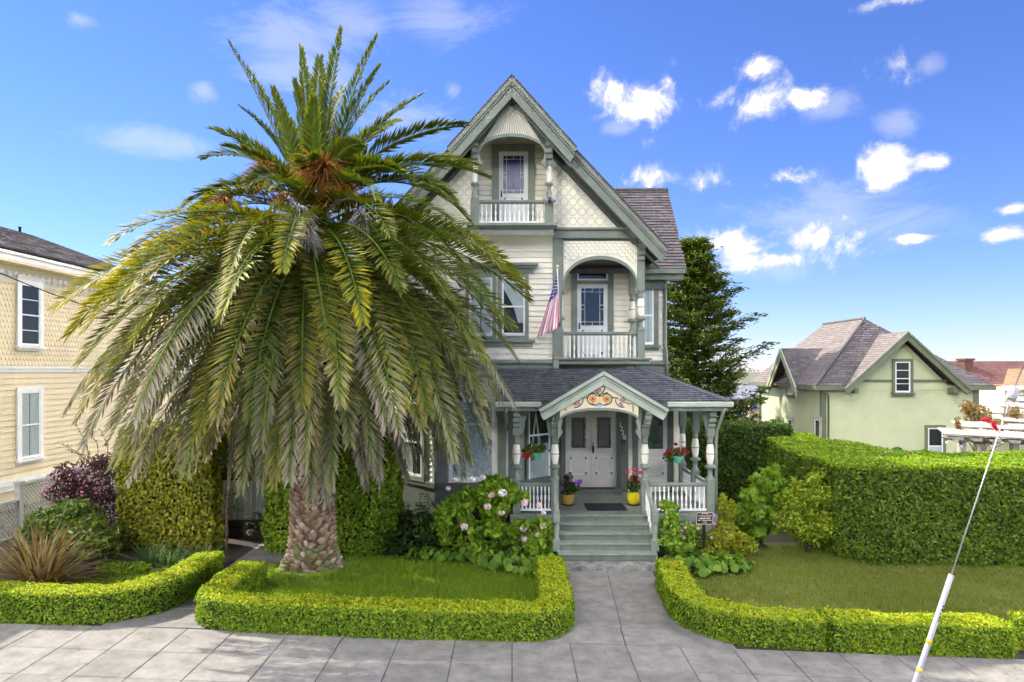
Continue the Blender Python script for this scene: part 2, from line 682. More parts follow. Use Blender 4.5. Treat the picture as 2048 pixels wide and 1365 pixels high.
def shingles(parent, O, U, Vd, poly, tw, rh, m, th=0.022, name='shingles', scallop=False, jit=0.25):
    """rows of separate tabs over a convex polygon given in (u, v); joined into one part"""
    O, U, Vd = Vector(O), Vector(U).normalized(), Vector(Vd).normalized()
    Nn = U.cross(Vd).normalized()
    if abs(Nn.z) > 0.05 and Nn.z < 0:
        Nn = -Nn
    vmin, vmax = min(p[1] for p in poly), max(p[1] for p in poly)
    VV, q = [], 0
    F4 = []
    r = 0
    v = vmin
    lr = random.Random(int(1000 * (abs(O.x) + abs(O.y) + vmax)))
    while v < vmax - 0.01:
        v1 = min(v + rh * 1.12, vmax)
        iv0 = poly_interval(poly, v + 1e-4)
        iv1 = poly_interval(poly, min(v1, vmax - 1e-4))
        if iv0 and iv1:
            a0, b0 = iv0
            a1, b1 = iv1
            n = max(1, int((b0 - a0) / tw))
            u = a0 - (r % 2) * tw * 0.5 - lr.random() * tw * 0.2
            while u < b0:
                wu = tw * (1 + (lr.random() - 0.5) * jit)
                s0, s1 = max(u, a0), min(u + wu - 0.006, b0)
                e0, e1 = max(s0, a1), min(s1, b1)
                u += wu
                if s1 - s0 < 0.02:
                    continue
                if e1 - e0 < 0.005:
                    e0 = e1 = min(max((s0 + s1) / 2, a1), b1)
                t = th * (0.8 + 0.4 * lr.random())
                vb = v + (lr.random() - 0.5) * rh * 0.10 * (1 if jit else 0)
                if scallop:
                    mid = (s0 + s1) / 2
                    pts = [(s0, v + rh * 0.42, t), (s0 + (s1 - s0) * 0.2, v + rh * 0.1, t), (mid, v, t), (s1 - (s1 - s0) * 0.2, v + rh * 0.1, t), (s1, v + rh * 0.42, t),
                           (e1, v1, 0.003), (e0, v1, 0.003)]
                else:
                    pts = [(s0, vb, t), (s1, vb, t), (e1, v1, 0.003), (e0, v1, 0.003)]
                k = len(VV)
                for (uu, vv, nn) in pts:
                    VV.append(tuple(O + U * uu + Vd * vv + Nn * nn))
                npt = len(pts)
                for (uu, vv, nn) in pts:
                    VV.append(tuple(O + U * uu + Vd * vv + Nn * 0.0))
                F4.append(tuple(range(k, k + npt)))
                for i in range(npt):
                    j = (i + 1) % npt
                    if i in (npt - 2,):
                        continue
                    F4.append((k + i, k + npt + i, k + npt + j, k + j))
        v += rh
        r += 1
    me = bpy.data.meshes.new(name)
    me.from_pydata(VV, [], F4)
    me.materials.append(m)
    me.update()
    o = bpy.data.objects.new(name, me)
    link(o, parent)
    o['kind'] = 'stuff'
    return o


# ------------------------------------------------------------------ foliage helpers
def unit(a):
    return a / np.maximum(np.linalg.norm(a, axis=1, keepdims=True), 1e-9)


SHAPES = {
    'diamond': np.array([(-.5, 0, 0), (0.02, -.5, .12), (.5, 0, 0), (0.02, .5, .12)]),
    'oval': np.array([(-.5, 0, 0), (-.22, -.42, .10), (.18, -.44, .10), (.5, 0, -.06), (.18, .44, .10), (-.22, .42, .10)]),
    'round': np.array([(-.5, 0, .1), (-.3, -.42, .12), (.12, -.5, .1), (.46, -.22, -.05), (.46, .22, -.05), (.12, .5, .1), (-.3, .42, .12)]),
    'blade': np.array([(-.5, -.5, 0), (-.5, .5, 0), (.1, .35, 0.0), (.5, 0, -.06), (.1, -.35, 0.0)]),
    'lobed': np.array([(-.5, 0, 0), (-.36, -.45, .1), (-.05, -.2, .05), (.1, -.48, .1), (.22, -.16, .0), (.5, 0, -.1),
                       (.22, .16, .0), (.1, .48, .1), (-.05, .2, .05), (-.36, .45, .1)]),
}


def leaf_cloud(name, P, Nn, L, W, m, parent, lift=0.5, shape='diamond', var=0.35, kind='stuff', axis=None, flat=0.6):
    """leaves at P; each leaf's face looks roughly along Nn"""
    n = len(P)
    if n == 0:
        return None
    Nn = unit(np.asarray(Nn, float))
    r = rng.normal(size=(n, 3))
    nl = unit(Nn * flat + r * (1 - flat) * 0.9)           # leaf facing
    if axis is None:
        t = rng.normal(size=(n, 3)) + Nn * lift
    else:
        t = axis + rng.normal(size=(n, 3)) * 0.3
    a = unit(t - nl * np.sum(t * nl, axis=1, keepdims=True))
    b = np.cross(nl, a)
    S = SHAPES[shape]
    s = (1 + (rng.random(n) - 0.5) * 2 * var)[:, None, None]
    V = P[:, None, :] + s * (a[:, None, :] * S[None, :, 0:1] * L + b[:, None, :] * S[None, :, 1:2] * W + nl[:, None, :] * S[None, :, 2:3] * L)
    k = len(S)
    F = np.arange(n * k).reshape(n, k)
    return mesh_np(name, V.reshape(-1, 3), F, m, parent, kind=kind)


def wob(P, f=2.3, s=0.0):
    x, y, z = P[:, 0], P[:, 1], P[:, 2]
    return (np.sin(x * f + 1.3 + s) * np.cos(y * f * 1.13 + s * 2) + np.sin(z * f * 1.7 + x * f * 0.7 + s) * 0.7
            + 0.5 * np.sin(x * f * 2.9 + y * f * 2.3 + z * f * 3.1 + s)) / 2.2


def in_poly(X, Y, poly):
    ins = np.zeros(len(X), bool)
    n = len(poly)
    for i in range(n):
        x0, y0 = poly[i]
        x1, y1 = poly[(i + 1) % n]
        c = ((y0 > Y) != (y1 > Y)) & (X < (x1 - x0) * (Y - y0) / (y1 - y0 + 1e-12) + x0)
        ins ^= c
    return ins


def prism_hedge(name, label, poly, z0, z1, m, core_m, dens=1100, leaf=(0.075, 0.045), bulge=0.07, top_m=None, rnd=0.25, cat='hedge',
                shaggy=0.05, vis=None, shape='diamond', edge_scale=1.0, group=None):
    """clipped hedge standing on a polygon (counter-clockwise)"""
    cx = sum(p[0] for p in poly) / len(poly)
    cy = sum(p[1] for p in poly) / len(poly)
    t = thing(name, label, cat, (cx, cy, z0), group)
    n = len(poly)
    P, NN = [], []
    for i in range(n):
        if vis is not None and i not in vis:
            continue
        a, b = np.array(poly[i]), np.array(poly[(i + 1) % n])
        ln = np.linalg.norm(b - a)
        k = int(ln * (z1 - z0) * dens)
        s = rng.random(k)[:, None]
        q = a + (b - a) * s
        z = z0 + (z1 - z0) * rng.random(k)
        nr = np.array([(b - a)[1], -(b - a)[0]]) / ln
        # rounded top edge and slightly undercut foot
        up = np.clip((z - (z1 - rnd)) / rnd, 0, 1)
        inn = rnd * (1 - np.sqrt(np.maximum(0, 1 - up ** 2))) * 0.6
        foot = np.clip((z0 + 0.25 - z) / 0.25, 0, 1) * 0.10
        pp = np.column_stack([q - nr[None, :] * (inn + foot)[:, None], z])
        P.append(pp)
        NN.append(np.column_stack([np.repeat(nr[None, :], k, 0), up * 1.2]))
    xs, ys = [p[0] for p in poly], [p[1] for p in poly]
    A = (max(xs) - min(xs)) * (max(ys) - min(ys))
    k = int(A * dens)
    X = min(xs) + (max(xs) - min(xs)) * rng.random(k)
    Y = min(ys) + (max(ys) - min(ys)) * rng.random(k)
    keep = in_poly(X, Y, poly)
    X, Y = X[keep], Y[keep]
    P.append(np.column_stack([X, Y, np.full(len(X), z1)]))
    NN.append(np.tile((0, 0, 1.0), (len(X), 1)))
    P, NN = np.vstack(P), np.vstack(NN)
    NU = unit(NN)
    d = wob(P, 2.1, cx) * bulge + wob(P, 7.0, cy) * bulge * 0.4 + (rng.random(len(P)) - 0.75) * shaggy * 2
    P = P + NU * d[:, None]
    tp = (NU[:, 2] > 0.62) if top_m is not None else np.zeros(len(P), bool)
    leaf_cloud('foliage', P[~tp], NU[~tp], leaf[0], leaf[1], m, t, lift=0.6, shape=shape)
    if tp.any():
        leaf_cloud('lit_top_leaves', P[tp], NU[tp], leaf[0], leaf[1], top_m, t, lift=0.9, shape=shape)  # top leaves coloured brighter to paint in sunlight
    ins = 0.06 + bulge * 0.7
    c = MB()
    pl = [(cx + (p[0] - cx) * (1 - 2.0 * ins / max(0.3, math.hypot(p[0] - cx, p[1] - cy))), cy + (p[1] - cy) * (1 - 2.0 * ins / max(0.3, math.hypot(p[0] - cx, p[1] - cy)))) for p in poly]
    c.zprism(pl, z0 - 0.05, z1 - ins - 0.04)
    c.build('branch_core', core_m, t)
    return t


def resample(path, step):
    pts = [np.array(p, float) for p in path]
    out = []
    for i in range(len(pts) - 1):
        n = max(1, int(np.linalg.norm(pts[i + 1] - pts[i]) / step))
        for k in range(n):
            out.append(pts[i] + (pts[i + 1] - pts[i]) * k / n)
    out.append(pts[-1])
    return np.array(out)


def smooth_path(path, it=3):
    p = [np.array(q, float) for q in path]
    for _ in range(it):
        n = [p[0]]
        for i in range(len(p) - 1):
            n.append(p[i] * 0.75 + p[i + 1] * 0.25)
            n.append(p[i] * 0.25 + p[i + 1] * 0.75)
        n.append(p[-1])
        p = n
    return p


def low_hedge(name, label, path, w, h, m, core_m, zg, dens=2600, leaf=(0.042, 0.028), group=None):
    C = resample(smooth_path(path, 2), 0.06)
    t = thing(name, label, 'hedge', (C[len(C) // 2][0], C[len(C) // 2][1], float(zg(np.array([C[len(C) // 2][0]]), np.array([C[len(C) // 2][1]]))[0])), group)
    T = np.gradient(C, axis=0)
    T /= np.linalg.norm(T, axis=1, keepdims=True)
    Nr = np.column_stack([T[:, 1], -T[:, 0]])
    ln = np.sum(np.linalg.norm(np.diff(C, axis=0), axis=1))
    per = 2 * h + w
    n = int(ln * per * dens)
    s = rng.random(n) * (len(C) - 1)
    i = s.astype(int)
    f = (s - i)[:, None]
    i2 = np.minimum(i + 1, len(C) - 1)
    c = C[i] * (1 - f) + C[i2] * f
    nr = Nr[i] * (1 - f) + Nr[i2] * f
    q = rng.random(n) * per
    off, zz, n_h, n_z = np.zeros(n), np.zeros(n), np.zeros(n), np.zeros(n)
    sd = q < h
    off[sd], zz[sd], n_h[sd] = -w / 2, q[sd], -1
    sd2 = (q >= h) & (q < 2 * h)
    off[sd2], zz[sd2], n_h[sd2] = w / 2, q[sd2] - h, 1
    tp = q >= 2 * h
    off[tp], zz[tp], n_z[tp] = (q[tp] - 2 * h) - w / 2, h, 1
    # round the shoulders
    rr = 0.12
    ex = np.clip((np.abs(off) - (w / 2 - rr)) / rr, 0, 1)
    ez = np.clip((zz - (h - rr)) / rr, 0, 1)
    l2 = np.maximum(np.sqrt(ex ** 2 + ez ** 2), 1)
    off = np.sign(off) * (np.minimum(np.abs(off), w / 2 - rr) + rr * ex / l2)
    zz = np.minimum(zz, h - rr) + rr * ez / l2
    n_h2 = np.where(ex > 0, np.sign(off) * ex, n_h)
    n_z2 = np.where(ez > 0, ez, n_z)
    P = np.column_stack([c + nr * off[:, None], zz])
    NN = np.column_stack([nr * n_h2[:, None], n_z2])
    # end caps
    for e, sg in ((0, -1), (len(C) - 1, 1)):
        k = int(w * h * dens)
        o2 = (rng.random(k) - 0.5) * w
        z2 = rng.random(k) * h
        bul = 0.10 * (1 - (2 * o2 / w) ** 2)
        P = np.vstack([P, np.column_stack([C[e] + Nr[e] * o2[:, None] + T[e] * sg * bul[:, None], z2])])
        NN = np.vstack([NN, np.column_stack([np.repeat(T[e][None] * sg, k, 0), np.zeros(k)])])
    NN = unit(NN)
    P[:, 2] += zg(P[:, 0], P[:, 1])
    d = wob(P, 3.3) * 0.035 + wob(P, 9.0, 2) * 0.02 + (rng.random(len(P)) - 0.8) * 0.05
    d = d + np.where(rng.random(len(P)) < 0.025, rng.random(len(P)) * 0.07, 0)      # stray shoots
    P = P + NN * d[:, None]
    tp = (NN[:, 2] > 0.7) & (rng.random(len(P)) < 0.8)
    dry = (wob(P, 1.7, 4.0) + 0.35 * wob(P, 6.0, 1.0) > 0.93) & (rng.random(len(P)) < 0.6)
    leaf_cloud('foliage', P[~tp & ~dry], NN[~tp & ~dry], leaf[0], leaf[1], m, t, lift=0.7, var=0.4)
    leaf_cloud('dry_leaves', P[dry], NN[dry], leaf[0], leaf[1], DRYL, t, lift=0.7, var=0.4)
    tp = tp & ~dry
    leaf_cloud('lit_top_leaves', P[tp], NN[tp], leaf[0], leaf[1], HL_LIT, t, lift=0.9, var=0.4)  # sunlit hedge top painted in with yellower leaves
    # dark twiggy core
    b = MB()
    st = C[::5] if len(C[::5]) > 1 else C
    if np.linalg.norm(st[-1] - C[-1]) > 0.01:
        st = np.vstack([st, C[-1]])
    nn = Nr[::5]
    if len(nn) < len(st):
        nn = np.vstack([nn, Nr[-1]])
    w2, h2 = w / 2 - 0.055, h - 0.055
    vs, fs = [], []
    for p, q2 in zip(st, nn):
        z = float(zg(np.array([p[0]]), np.array([p[1]]))[0])
        for sx, sz in ((-1, -0.03), (-1, h2), (1, h2), (1, -0.03)):
            vs.append((p[0] + q2[0] * w2 * sx, p[1] + q2[1] * w2 * sx, z + sz))
    for j in range(len(st) - 1):
        for k2 in range(3):
            fs.append((4 * j + k2, 4 * j + k2 + 1, 4 * j + k2 + 5, 4 * j + k2 + 4))
    fs += [(0, 1, 2, 3), tuple(4 * (len(st) - 1) + k2 for k2 in (3, 2, 1, 0))]
    b.add(vs, fs)
    b.build('branch_core', core_m, t)
    return t


def blobs(cs, n, shell=0.35):
    """points and outward normals in the shells of ellipsoids [(x,y,z,rx,ry,rz)]"""
    w = np.array([(c[3] * c[4] + c[4] * c[5] + c[3] * c[5]) for c in cs])
    w = w / w.sum()
    P, NN = [], []
    for c, k in zip(cs, (w * n).astype(int)):
        d = unit(rng.normal(size=(k, 3)))
        rr = 1 - shell * rng.random(k) ** 1.6
        rr *= 1 + 0.10 * wob(d * 3.0, 1.7, c[0])
        P.append(np.array(c[:3]) + d * rr[:, None] * np.array(c[3:6]))
        NN.append(d / np.array(c[3:6]))
    return np.vstack(P), unit(np.vstack(NN))


def shrub(name, label, base, cs, n, L, W, m, cat='shrub', shape='diamond', stem=True, lift=0.5, stem_m=None, part='foliage', flat=0.6, extra=None, group=None, shell=0.5, clump=0):
    t = thing(name, label, cat, base, group)
    if clump:
        sub_ = []
        for c in cs:
            for _ in range(clump):
                d = Vector((random.gauss(0, 1), random.gauss(-0.2, 1), random.gauss(0.25, 0.9))).normalized()
                k_ = random.uniform(0.6, 1.02)
                f_ = random.uniform(0.22, 0.42)
                sub_.append((c[0] + d.x * c[3] * k_, c[1] + d.y * c[4] * k_, c[2] + d.z * c[5] * k_, c[3] * f_, c[4] * f_, c[5] * f_ * 0.8))
        cs_l = sub_ + [tuple(c[:3]) + tuple(v * 0.7 for v in c[3:]) for c in cs]
    else:
        cs_l = cs
    P, NN = blobs(cs_l, n, shell)
    keep = P[:, 2] > base[2] + 0.02
    leaf_cloud(part, P[keep], NN[keep], L, W, m, t, lift=lift, shape=shape, flat=flat)
    if stem:
        b = MB()
        for c in cs[:7]:
            mid = ((base[0] + c[0]) / 2 + 0.03, (base[1] + c[1]) / 2, (base[2] + c[2]) / 2 + 0.05)
            b.tube([(base[0], base[1], base[2] - 0.06), mid, (c[0], c[1], c[2] + c[5] * 0.3)], [0.03, 0.02, 0.008], 5)
        b.build('stem', stem_m or BARK, t)
    return t


BARK = mat('brown_bark', (0.075, 0.052, 0.035), 0.9, 0.35, 8, 0.7, 30)

# ================================================================== THE SETTING
def zg(X, Y):
    X, Y = np.asarray(X, float), np.asarray(Y, float)
    g = np.clip((16.0 - Y) / 4.0, 0, 1)
    g = g * g * (3 - 2 * g)
    return -0.022 * np.clip(X, -13, 13) * g


def zg1(x, y):
    return float(zg(np.array([x]), np.array([y]))[0])


def sheet(name, xs, ys, m, dz=0.0, parent=None, kind='structure', mask=None, noise=0.0):
    X, Y = np.meshgrid(xs, ys)
    Z = zg(X, Y) + dz
    if noise:
        Z = Z + noise * wob(np.column_stack([X.ravel(), Y.ravel(), Z.ravel()]), 1.9).reshape(X.shape)
    V = np.column_stack([X.ravel(), Y.ravel(), Z.ravel()])
    nx, ny = len(xs), len(ys)
    F = []
    for j in range(ny - 1):
        for i in range(nx - 1):
            if mask is not None and not mask((xs[i] + xs[i + 1]) / 2, (ys[j] + ys[j + 1]) / 2):
                continue
            F.append((j * nx + i, j * nx + i + 1, (j + 1) * nx + i + 1, (j + 1) * nx + i))
    return mesh_np(name, V, F, m, parent, smooth=True, kind=kind)


GROUNDM = mat('dry_ground', (0.05, 0.048, 0.028), 0.95, 0.2, 3, 0.6, 20, col2=(0.085, 0.085, 0.04))
gx = [-900, -300, -120, -60, -30, -20] + list(np.arange(-14, 14.1, 1.0)) + [20, 30, 60, 120, 300, 900]
gy = [-300, -100, -30, -10] + list(np.arange(0, 19, 1.0)) + [22, 26, 30, 40, 60, 120, 300, 900]
sheet('ground', gx, gy, GROUNDM, -0.03)
rx = [-120, -60, -30] + list(np.arange(-14, 15, 2.0)) + [30, 60, 120]
sheet('road', rx, [-6, -2, 2, 5, 7.6], ASPHALT, -0.026 + 0.0)

SLOPE = -0.036      # the street runs a little askew to the house


def slab(poly, parent, name='slab', th=0.05, dz=0.012, ch=0.012, m=None):
    """one paving slab, poly counter-clockwise (x,y)"""
    cx = sum(p[0] for p in poly) / len(poly)
    cy = sum(p[1] for p in poly) / len(poly)
    n = len(poly)
    b = MB()
    lift = random.uniform(-0.003, 0.003)
    lo = [(p[0], p[1], zg1(*p) + dz - th) for p in poly]
    mid = [(p[0], p[1], zg1(*p) + dz - ch * 0.6 + lift) for p in poly]
    top = []
    for p in poly:
        d = math.hypot(p[0] - cx, p[1] - cy)
        q = (p[0] + (cx - p[0]) * ch / d, p[1] + (cy - p[1]) * ch / d)
        top.append((q[0], q[1], zg1(*q) + dz + lift))
    fs = [tuple(range(2 * n, 3 * n))]
    for i in range(n):
        j = (i + 1) % n
        fs += [(i, j, n + j, n + i), (n + i, n + j, 2 * n + j, 2 * n + i)]
    b.add(lo + mid + top, fs)
    return b.build(name, m or CONC, parent)


def sline(c, x):
    return c + SLOPE * x


sw = sheet('sidewalk', list(np.arange(-15, 15.5, 1.0)), [8.0, 9.0, 10.0, 11.0, 11.9], mat('joint_dirt', (0.035, 0.03, 0.024), 0.95, 0.3, 20), -0.004)
cols_x = [-14.7, -13.85, -13.0, -12.1, -11.3, -10.5, -9.65, -8.85, -8.05, -7.2, -6.4, -5.57, -4.75, -3.8, -2.85, -1.9, -0.95, 0.0, 0.97, 1.9, 2.8, 3.68, 4.5, 5.4, 6.3, 7.2, 8.1, 9.0, 9.9, 10.8, 11.7, 12.6]
rows_c = [8.0, 8.75, 9.66, 10.57, 11.52]
g = 0.0055
for i in range(len(cols_x) - 1):
    for j in range(len(rows_c) - 1):
        a, b_ = cols_x[i] + g, cols_x[i + 1] - g
        slab([(a, sline(rows_c[j] + g, a)), (b_, sline(rows_c[j] + g, b_)), (b_, sline(rows_c[j + 1] - g, b_)), (a, sline(rows_c[j + 1] - g, a))], sw)
# kerb
kb = MB()
for i in range(len(cols_x) - 1):
    a, b_ = cols_x[i], cols_x[i + 1]
    kb.add([(a, 7.6, zg1(a, 7.6) - 0.1), (b_, 7.6, zg1(b_, 7.6) - 0.1), (b_, 7.99 + SLOPE * b_, zg1(b_, 8) - 0.1), (a, 7.99 + SLOPE * a, zg1(a, 8) - 0.1),
            (a, 7.6, zg1(a, 7.6) + 0.01), (b_, 7.6, zg1(b_, 7.6) + 0.01), (b_, 7.99 + SLOPE * b_, zg1(b_, 8) + 0.01), (a, 7.99 + SLOPE * a, zg1(a, 8) + 0.01)],
           [(0, 3, 2, 1), (4, 5, 6, 7), (0, 1, 5, 4), (2, 3, 7, 6)])
kb.build('kerb', CONC, None)['kind'] = 'structure'

wk = sheet('front_walk', [0.3, 1.0, 2.0, 3.0, 3.8], [11.3, 12.3, 13.3, 14.3, 15.7], MATS['joint_dirt'], 0.000)
ys_w = [12.24, 13.27, 14.43, 15.5]
slab([(0.5, 11.53), (1.90, 11.47), (1.93, 12.22), (0.5, 12.22)], wk)
slab([(1.92, 11.47), (3.75, 11.40), (3.75, 12.22), (1.95, 12.22)], wk)
for j in range(3):
    xs0 = 1.95 + (ys_w[j] - 12) * 0.06
    xs1 = 1.95 + (ys_w[j + 1] - 12) * 0.06
    slab([(1.0, ys_w[j] + g), (xs0 - g, ys_w[j] + g), (xs1 - g, ys_w[j + 1] - g), (1.0, ys_w[j + 1] - g)], wk)
    slab([(xs0 + g, ys_w[j] + g), (3.1, ys_w[j] + g), (3.2, ys_w[j + 1] - g), (xs1 + g, ys_w[j + 1] - g)], wk)
sp = sheet('side_path', [-7.2, -6.3, -5.3], [11.5, 12.5, 13.5, 14.5, 15.5, 16.5, 18, 20.4], MATS['joint_dirt'], 0.000)
for a, b_ in ((11.78, 12.7), (12.72, 13.7), (13.72, 14.7), (14.72, 15.7), (15.72, 16.9), (16.92, 18.2), (18.22, 20.3)):
    slab([(-7.1 if a < 12.7 else -6.6, a), (-5.3 if a < 12.7 else -5.5, a), (-5.3 if b_ < 12.8 else -5.5, b_), (-7.0 if b_ < 12.8 else -6.6, b_)], sp)

# lawns
LAWNM = mat('lawn_turf', (0.075, 0.135, 0.010), 0.95, 0.3, 2.6, 0.8, 60, col2=(0.17, 0.24, 0.02), detail=9)
LAWNR = mat('dry_lawn_turf', (0.09, 0.125, 0.016), 0.95, 0.3, 2.2, 0.8, 60, col2=(0.20, 0.18, 0.06), detail=9)
GR1 = leafmat('green_grass', [(0.10, 0.19, 0.010), (0.17, 0.28, 0.016), (0.25, 0.33, 0.03)], 0.3)
GR2 = leafmat('dry_grass', [(0.10, 0.17, 0.016), (0.16, 0.22, 0.026), (0.25, 0.22, 0.07), (0.14, 0.21, 0.02)], 0.3)


def grass(parent, polyx, n, m, L=0.06, W=0.012, dz=0.012):
    xs, ys = [p[0] for p in polyx], [p[1] for p in polyx]
    X = min(xs) + (max(xs) - min(xs)) * rng.random(n)
    Y = min(ys) + (max(ys) - min(ys)) * rng.random(n)
    k = in_poly(X, Y, polyx)
    X, Y = X[k], Y[k]
    n = len(X)
    Z = zg(X, Y) + dz
    ax = np.column_stack([rng.normal(size=n) * 0.6, rng.normal(size=n) * 0.6, np.full(n, 0.8)])
    h = L * (0.5 + rng.random(n)) * (1 + 0.5 * wob(np.column_stack([X, Y, Z]), 1.6))
    ax = unit(ax) * h[:, None]
    sd = unit(np.column_stack([rng.normal(size=n), rng.normal(size=n), np.zeros(n)])) * W / 2
    B = np.column_stack([X, Y, Z])
    V = np.stack([B - sd, B + sd, B + ax], 1)
    return mesh_np('grass_blades', V.reshape(-1, 3), np.arange(3 * n).reshape(n, 3), m, parent, kind='stuff')


mid_poly = [(-5.15, 12.1), (0.7, 11.95), (0.75, 15.2), (-0.4, 15.9), (-2.2, 16.6), (-5.2, 16.6)]
lw = sheet('front_lawn', list(np.arange(-5.4, 0.8, 0.4)), list(np.arange(11.9, 17.2, 0.4)), LAWNM, 0.008, noise=0.008)
grass(lw, mid_poly, 70000, GR1, 0.08, 0.018)
right_poly = [(3.6, 12.2), (4.2, 11.95), (9.0, 11.7), (14, 11.6), (14, 16.4), (7.5, 17.6), (5.0, 17.2), (3.7, 15.8)]
lr_ = sheet('side_lawn', list(np.arange(3.6, 14.5, 0.4)), list(np.arange(11.6, 18.2, 0.4)), LAWNR, 0.008, noise=0.01)
grass(lr_, right_poly, 110000, GR2, 0.08, 0.018)
left_poly = [(-12.5, 12.3), (-7.4, 12.1), (-7.0, 12.8), (-6.95, 15.6), (-8.3, 15.6), (-9.3, 14.9), (-9.8, 14.0), (-11, 13.0)]
ll_ = sheet('corner_lawn', list(np.arange(-12.5, -6.7, 0.4)), list(np.arange(11.9, 16.0, 0.4)), LAWNR, 0.02,
            mask=lambda x, y: y < 13.0 + (x + 11) * 0.95)
grass(ll_, left_poly, 34000, GR1, 0.06, dz=0.025)
beds = sheet('garden_bed', list(np.arange(-15.5, -6.5, 0.5)), list(np.arange(12.0, 20.6, 0.5)), SOIL, -0.006, noise=0.02)
beds2 = sheet('planting_bed', list(np.arange(-5.4, 1.01, 0.4)), list(np.arange(15.2, 18.6, 0.4)), SOIL, 0.016, noise=0.012,
              mask=lambda x, y: y > 16.4 - max(0, (x + 2.3) * 0.35))
beds3 = sheet('planting_bed_by_porch', list(np.arange(3.4, 6.9, 0.4)), list(np.arange(14.8, 20.6, 0.4)), SOIL, 0.016, noise=0.012,
              mask=lambda x, y: y > 14.8 + (x - 3.4) * 0.75)
b = MB()
b.tube([(-9.9, 13.9, zg1(-9.9, 13.9) + 0.03), (-9.6, 14.3, zg1(-9.6, 14.3) + 0.03), (-9.25, 14.8, zg1(-9.25, 14.8) + 0.04), (-9.0, 15.05, zg1(-9.0, 15.05) + 0.03)], 0.035, 6)
tag(b.build('edging_board', WOODG, None), 'weathered wooden edging board between bronze flax bed and small lawn', 'edging')

# ================================================================== THE HOUSE
YF, YW = 18.6, 20.2
HX = thing('victorian_house', 'tall sage green and cream gabled wooden house with turned porch posts and balconies', 'house', (0.5, 18.6, 0))
Y_BACK = 29.5

# ---- bodies
wall = MB().box(-3.6, 3.6, YW, Y_BACK, -0.05, 8.3).build('wall', CREAM2, HX)
w2 = MB().box(-3.6, 1.22, YF, YW - 0.002, 4.62, 8.45).build('wall', CREAM2, HX)
wing = MB().box(3.602, 4.56, YW + 0.05, 27.0, -0.05, 7.55).build('wall', CREAM2, HX)
# gable walls on both sides of the attic balcony
AP_Z, AP_S = 12.16, 1.066           # main roof apex and slope


def roof_z(x):
    return AP_Z - AP_S * abs(x)


gable = {}
for s in (-1, 1):
    gl = MB()
    poly = [(s * 0.97, 8.2), (s * 3.6, 8.2), (s * 3.6, roof_z(3.6) - 0.12), (s * 0.97, roof_z(0.97) - 0.12)]
    gl.prism(poly, YF - 0.01, YF + 0.19)
    gable[s] = gl.build('gable_wall', CREAM2, HX)
# ring ornaments
rm = MB()
nseg = 14
vs, fs = [], []
for k in range(nseg):
    a = 2 * pi * k / nseg
    ca, sa = math.cos(a), math.sin(a)
    for (r, y) in ((0.118, 0), (0.112, -0.018), (0.098, -0.018), (0.092, 0)):
        vs.append((r * ca, y, r * sa))
for k in range(nseg):
    k2 = (k + 1) % nseg
    for j in range(3):
        fs.append((4 * k + j, 4 * k2 + j, 4 * k2 + j + 1, 4 * k + j + 1))
rm.add(vs, fs, 0, True)
ring_me = rm.mesh('ring_ornament', mat('cream_ring_paint', (0.66, 0.62, 0.49), 0.6, 0.06, 4))
zz = 8.62
r = 0
while zz < 11.4:
    for s in (-1, 1):
        x = 1.17
        while x < 3.4:
            if zz + 0.14 < roof_z(x + 0.1) - 0.46:
                put('ring_ornament', ring_me, gable[s], Matrix.Translation((s * x, YF - 0.012, zz)))
            x += 0.243
    zz += 0.262
    r += 1


# ---- roofs
def slab_roof(parent, name, A, B, C, D, th, m):
    """roof deck: quad A-B (eave) C-D (ridge), thickness downwards"""
    vs = [Vector(p) for p in (A, B, C, D)]
    lo = [v - Vector((0, 0, th)) for v in vs]
    b = MB()
    b.add([tuple(v) for v in vs + lo], [(0, 1, 2, 3), (7, 6, 5, 4), (0, 4, 5, 1), (1, 5, 6, 2), (2, 6, 7, 3), (3, 7, 4, 0)])
    return b.build(name, m, parent)


EX = 4.08
for s in (-1, 1):
    ex = s * EX
    ro = slab_roof(HX, 'main_roof', (ex, 18.02, roof_z(EX)), (ex, Y_BACK, roof_z(EX)), (0, Y_BACK, AP_Z), (0, 18.02, AP_Z), 0.14, SHINGLE_B)
    ln = math.hypot(EX, AP_Z - roof_z(EX))
    shingles(ro, (ex, 18.0, roof_z(EX) + 0.002), (0, 1, 0), (-ex, 0, AP_Z - roof_z(EX)), [(0, 0), (11.4, 0), (11.4, ln), (0, ln)], 0.3, 0.16, SHINGLE_B, name='roof_shingles')
# wing cross gable
WE, WR, WEZ, WRZ = 19.86, 22.25, 7.5, 10.4
wr = slab_roof(HX, 'wing_roof', (1.0, WE, WEZ), (5.07, WE, WEZ), (5.07, WR, WRZ), (1.0, WR, WRZ), 0.13, SHINGLE_B)
ln = math.hypot(WR - WE, WRZ - WEZ)
shingles(wr, (2.2, WE - 0.01, WEZ + 0.002), (1, 0, 0), (0, WR - WE, WRZ - WEZ), [(0, 0), (2.88, 0), (2.88, ln), (0, ln)], 0.26, 0.135, SHINGLE_B, th=0.03, name='roof_shingles')
slab_roof(HX, 'wing_roof', (1.0, WR + (WR - WE), WEZ), (5.07, WR + (WR - WE), WEZ), (5.07, WR, WRZ), (1.0, WR, WRZ), 0.13, SHINGLE_B)
b = MB()
b.prism([(0, 0), (0.14, 0.0), (0.16, 0.08), (0, 0.13)], 0, 1)
MB().tube([(2.2, WR, WRZ + 0.03), (5.08, WR, WRZ + 0.03)], 0.07, 6).build('ridge_cap', SHINGLE_B, HX)
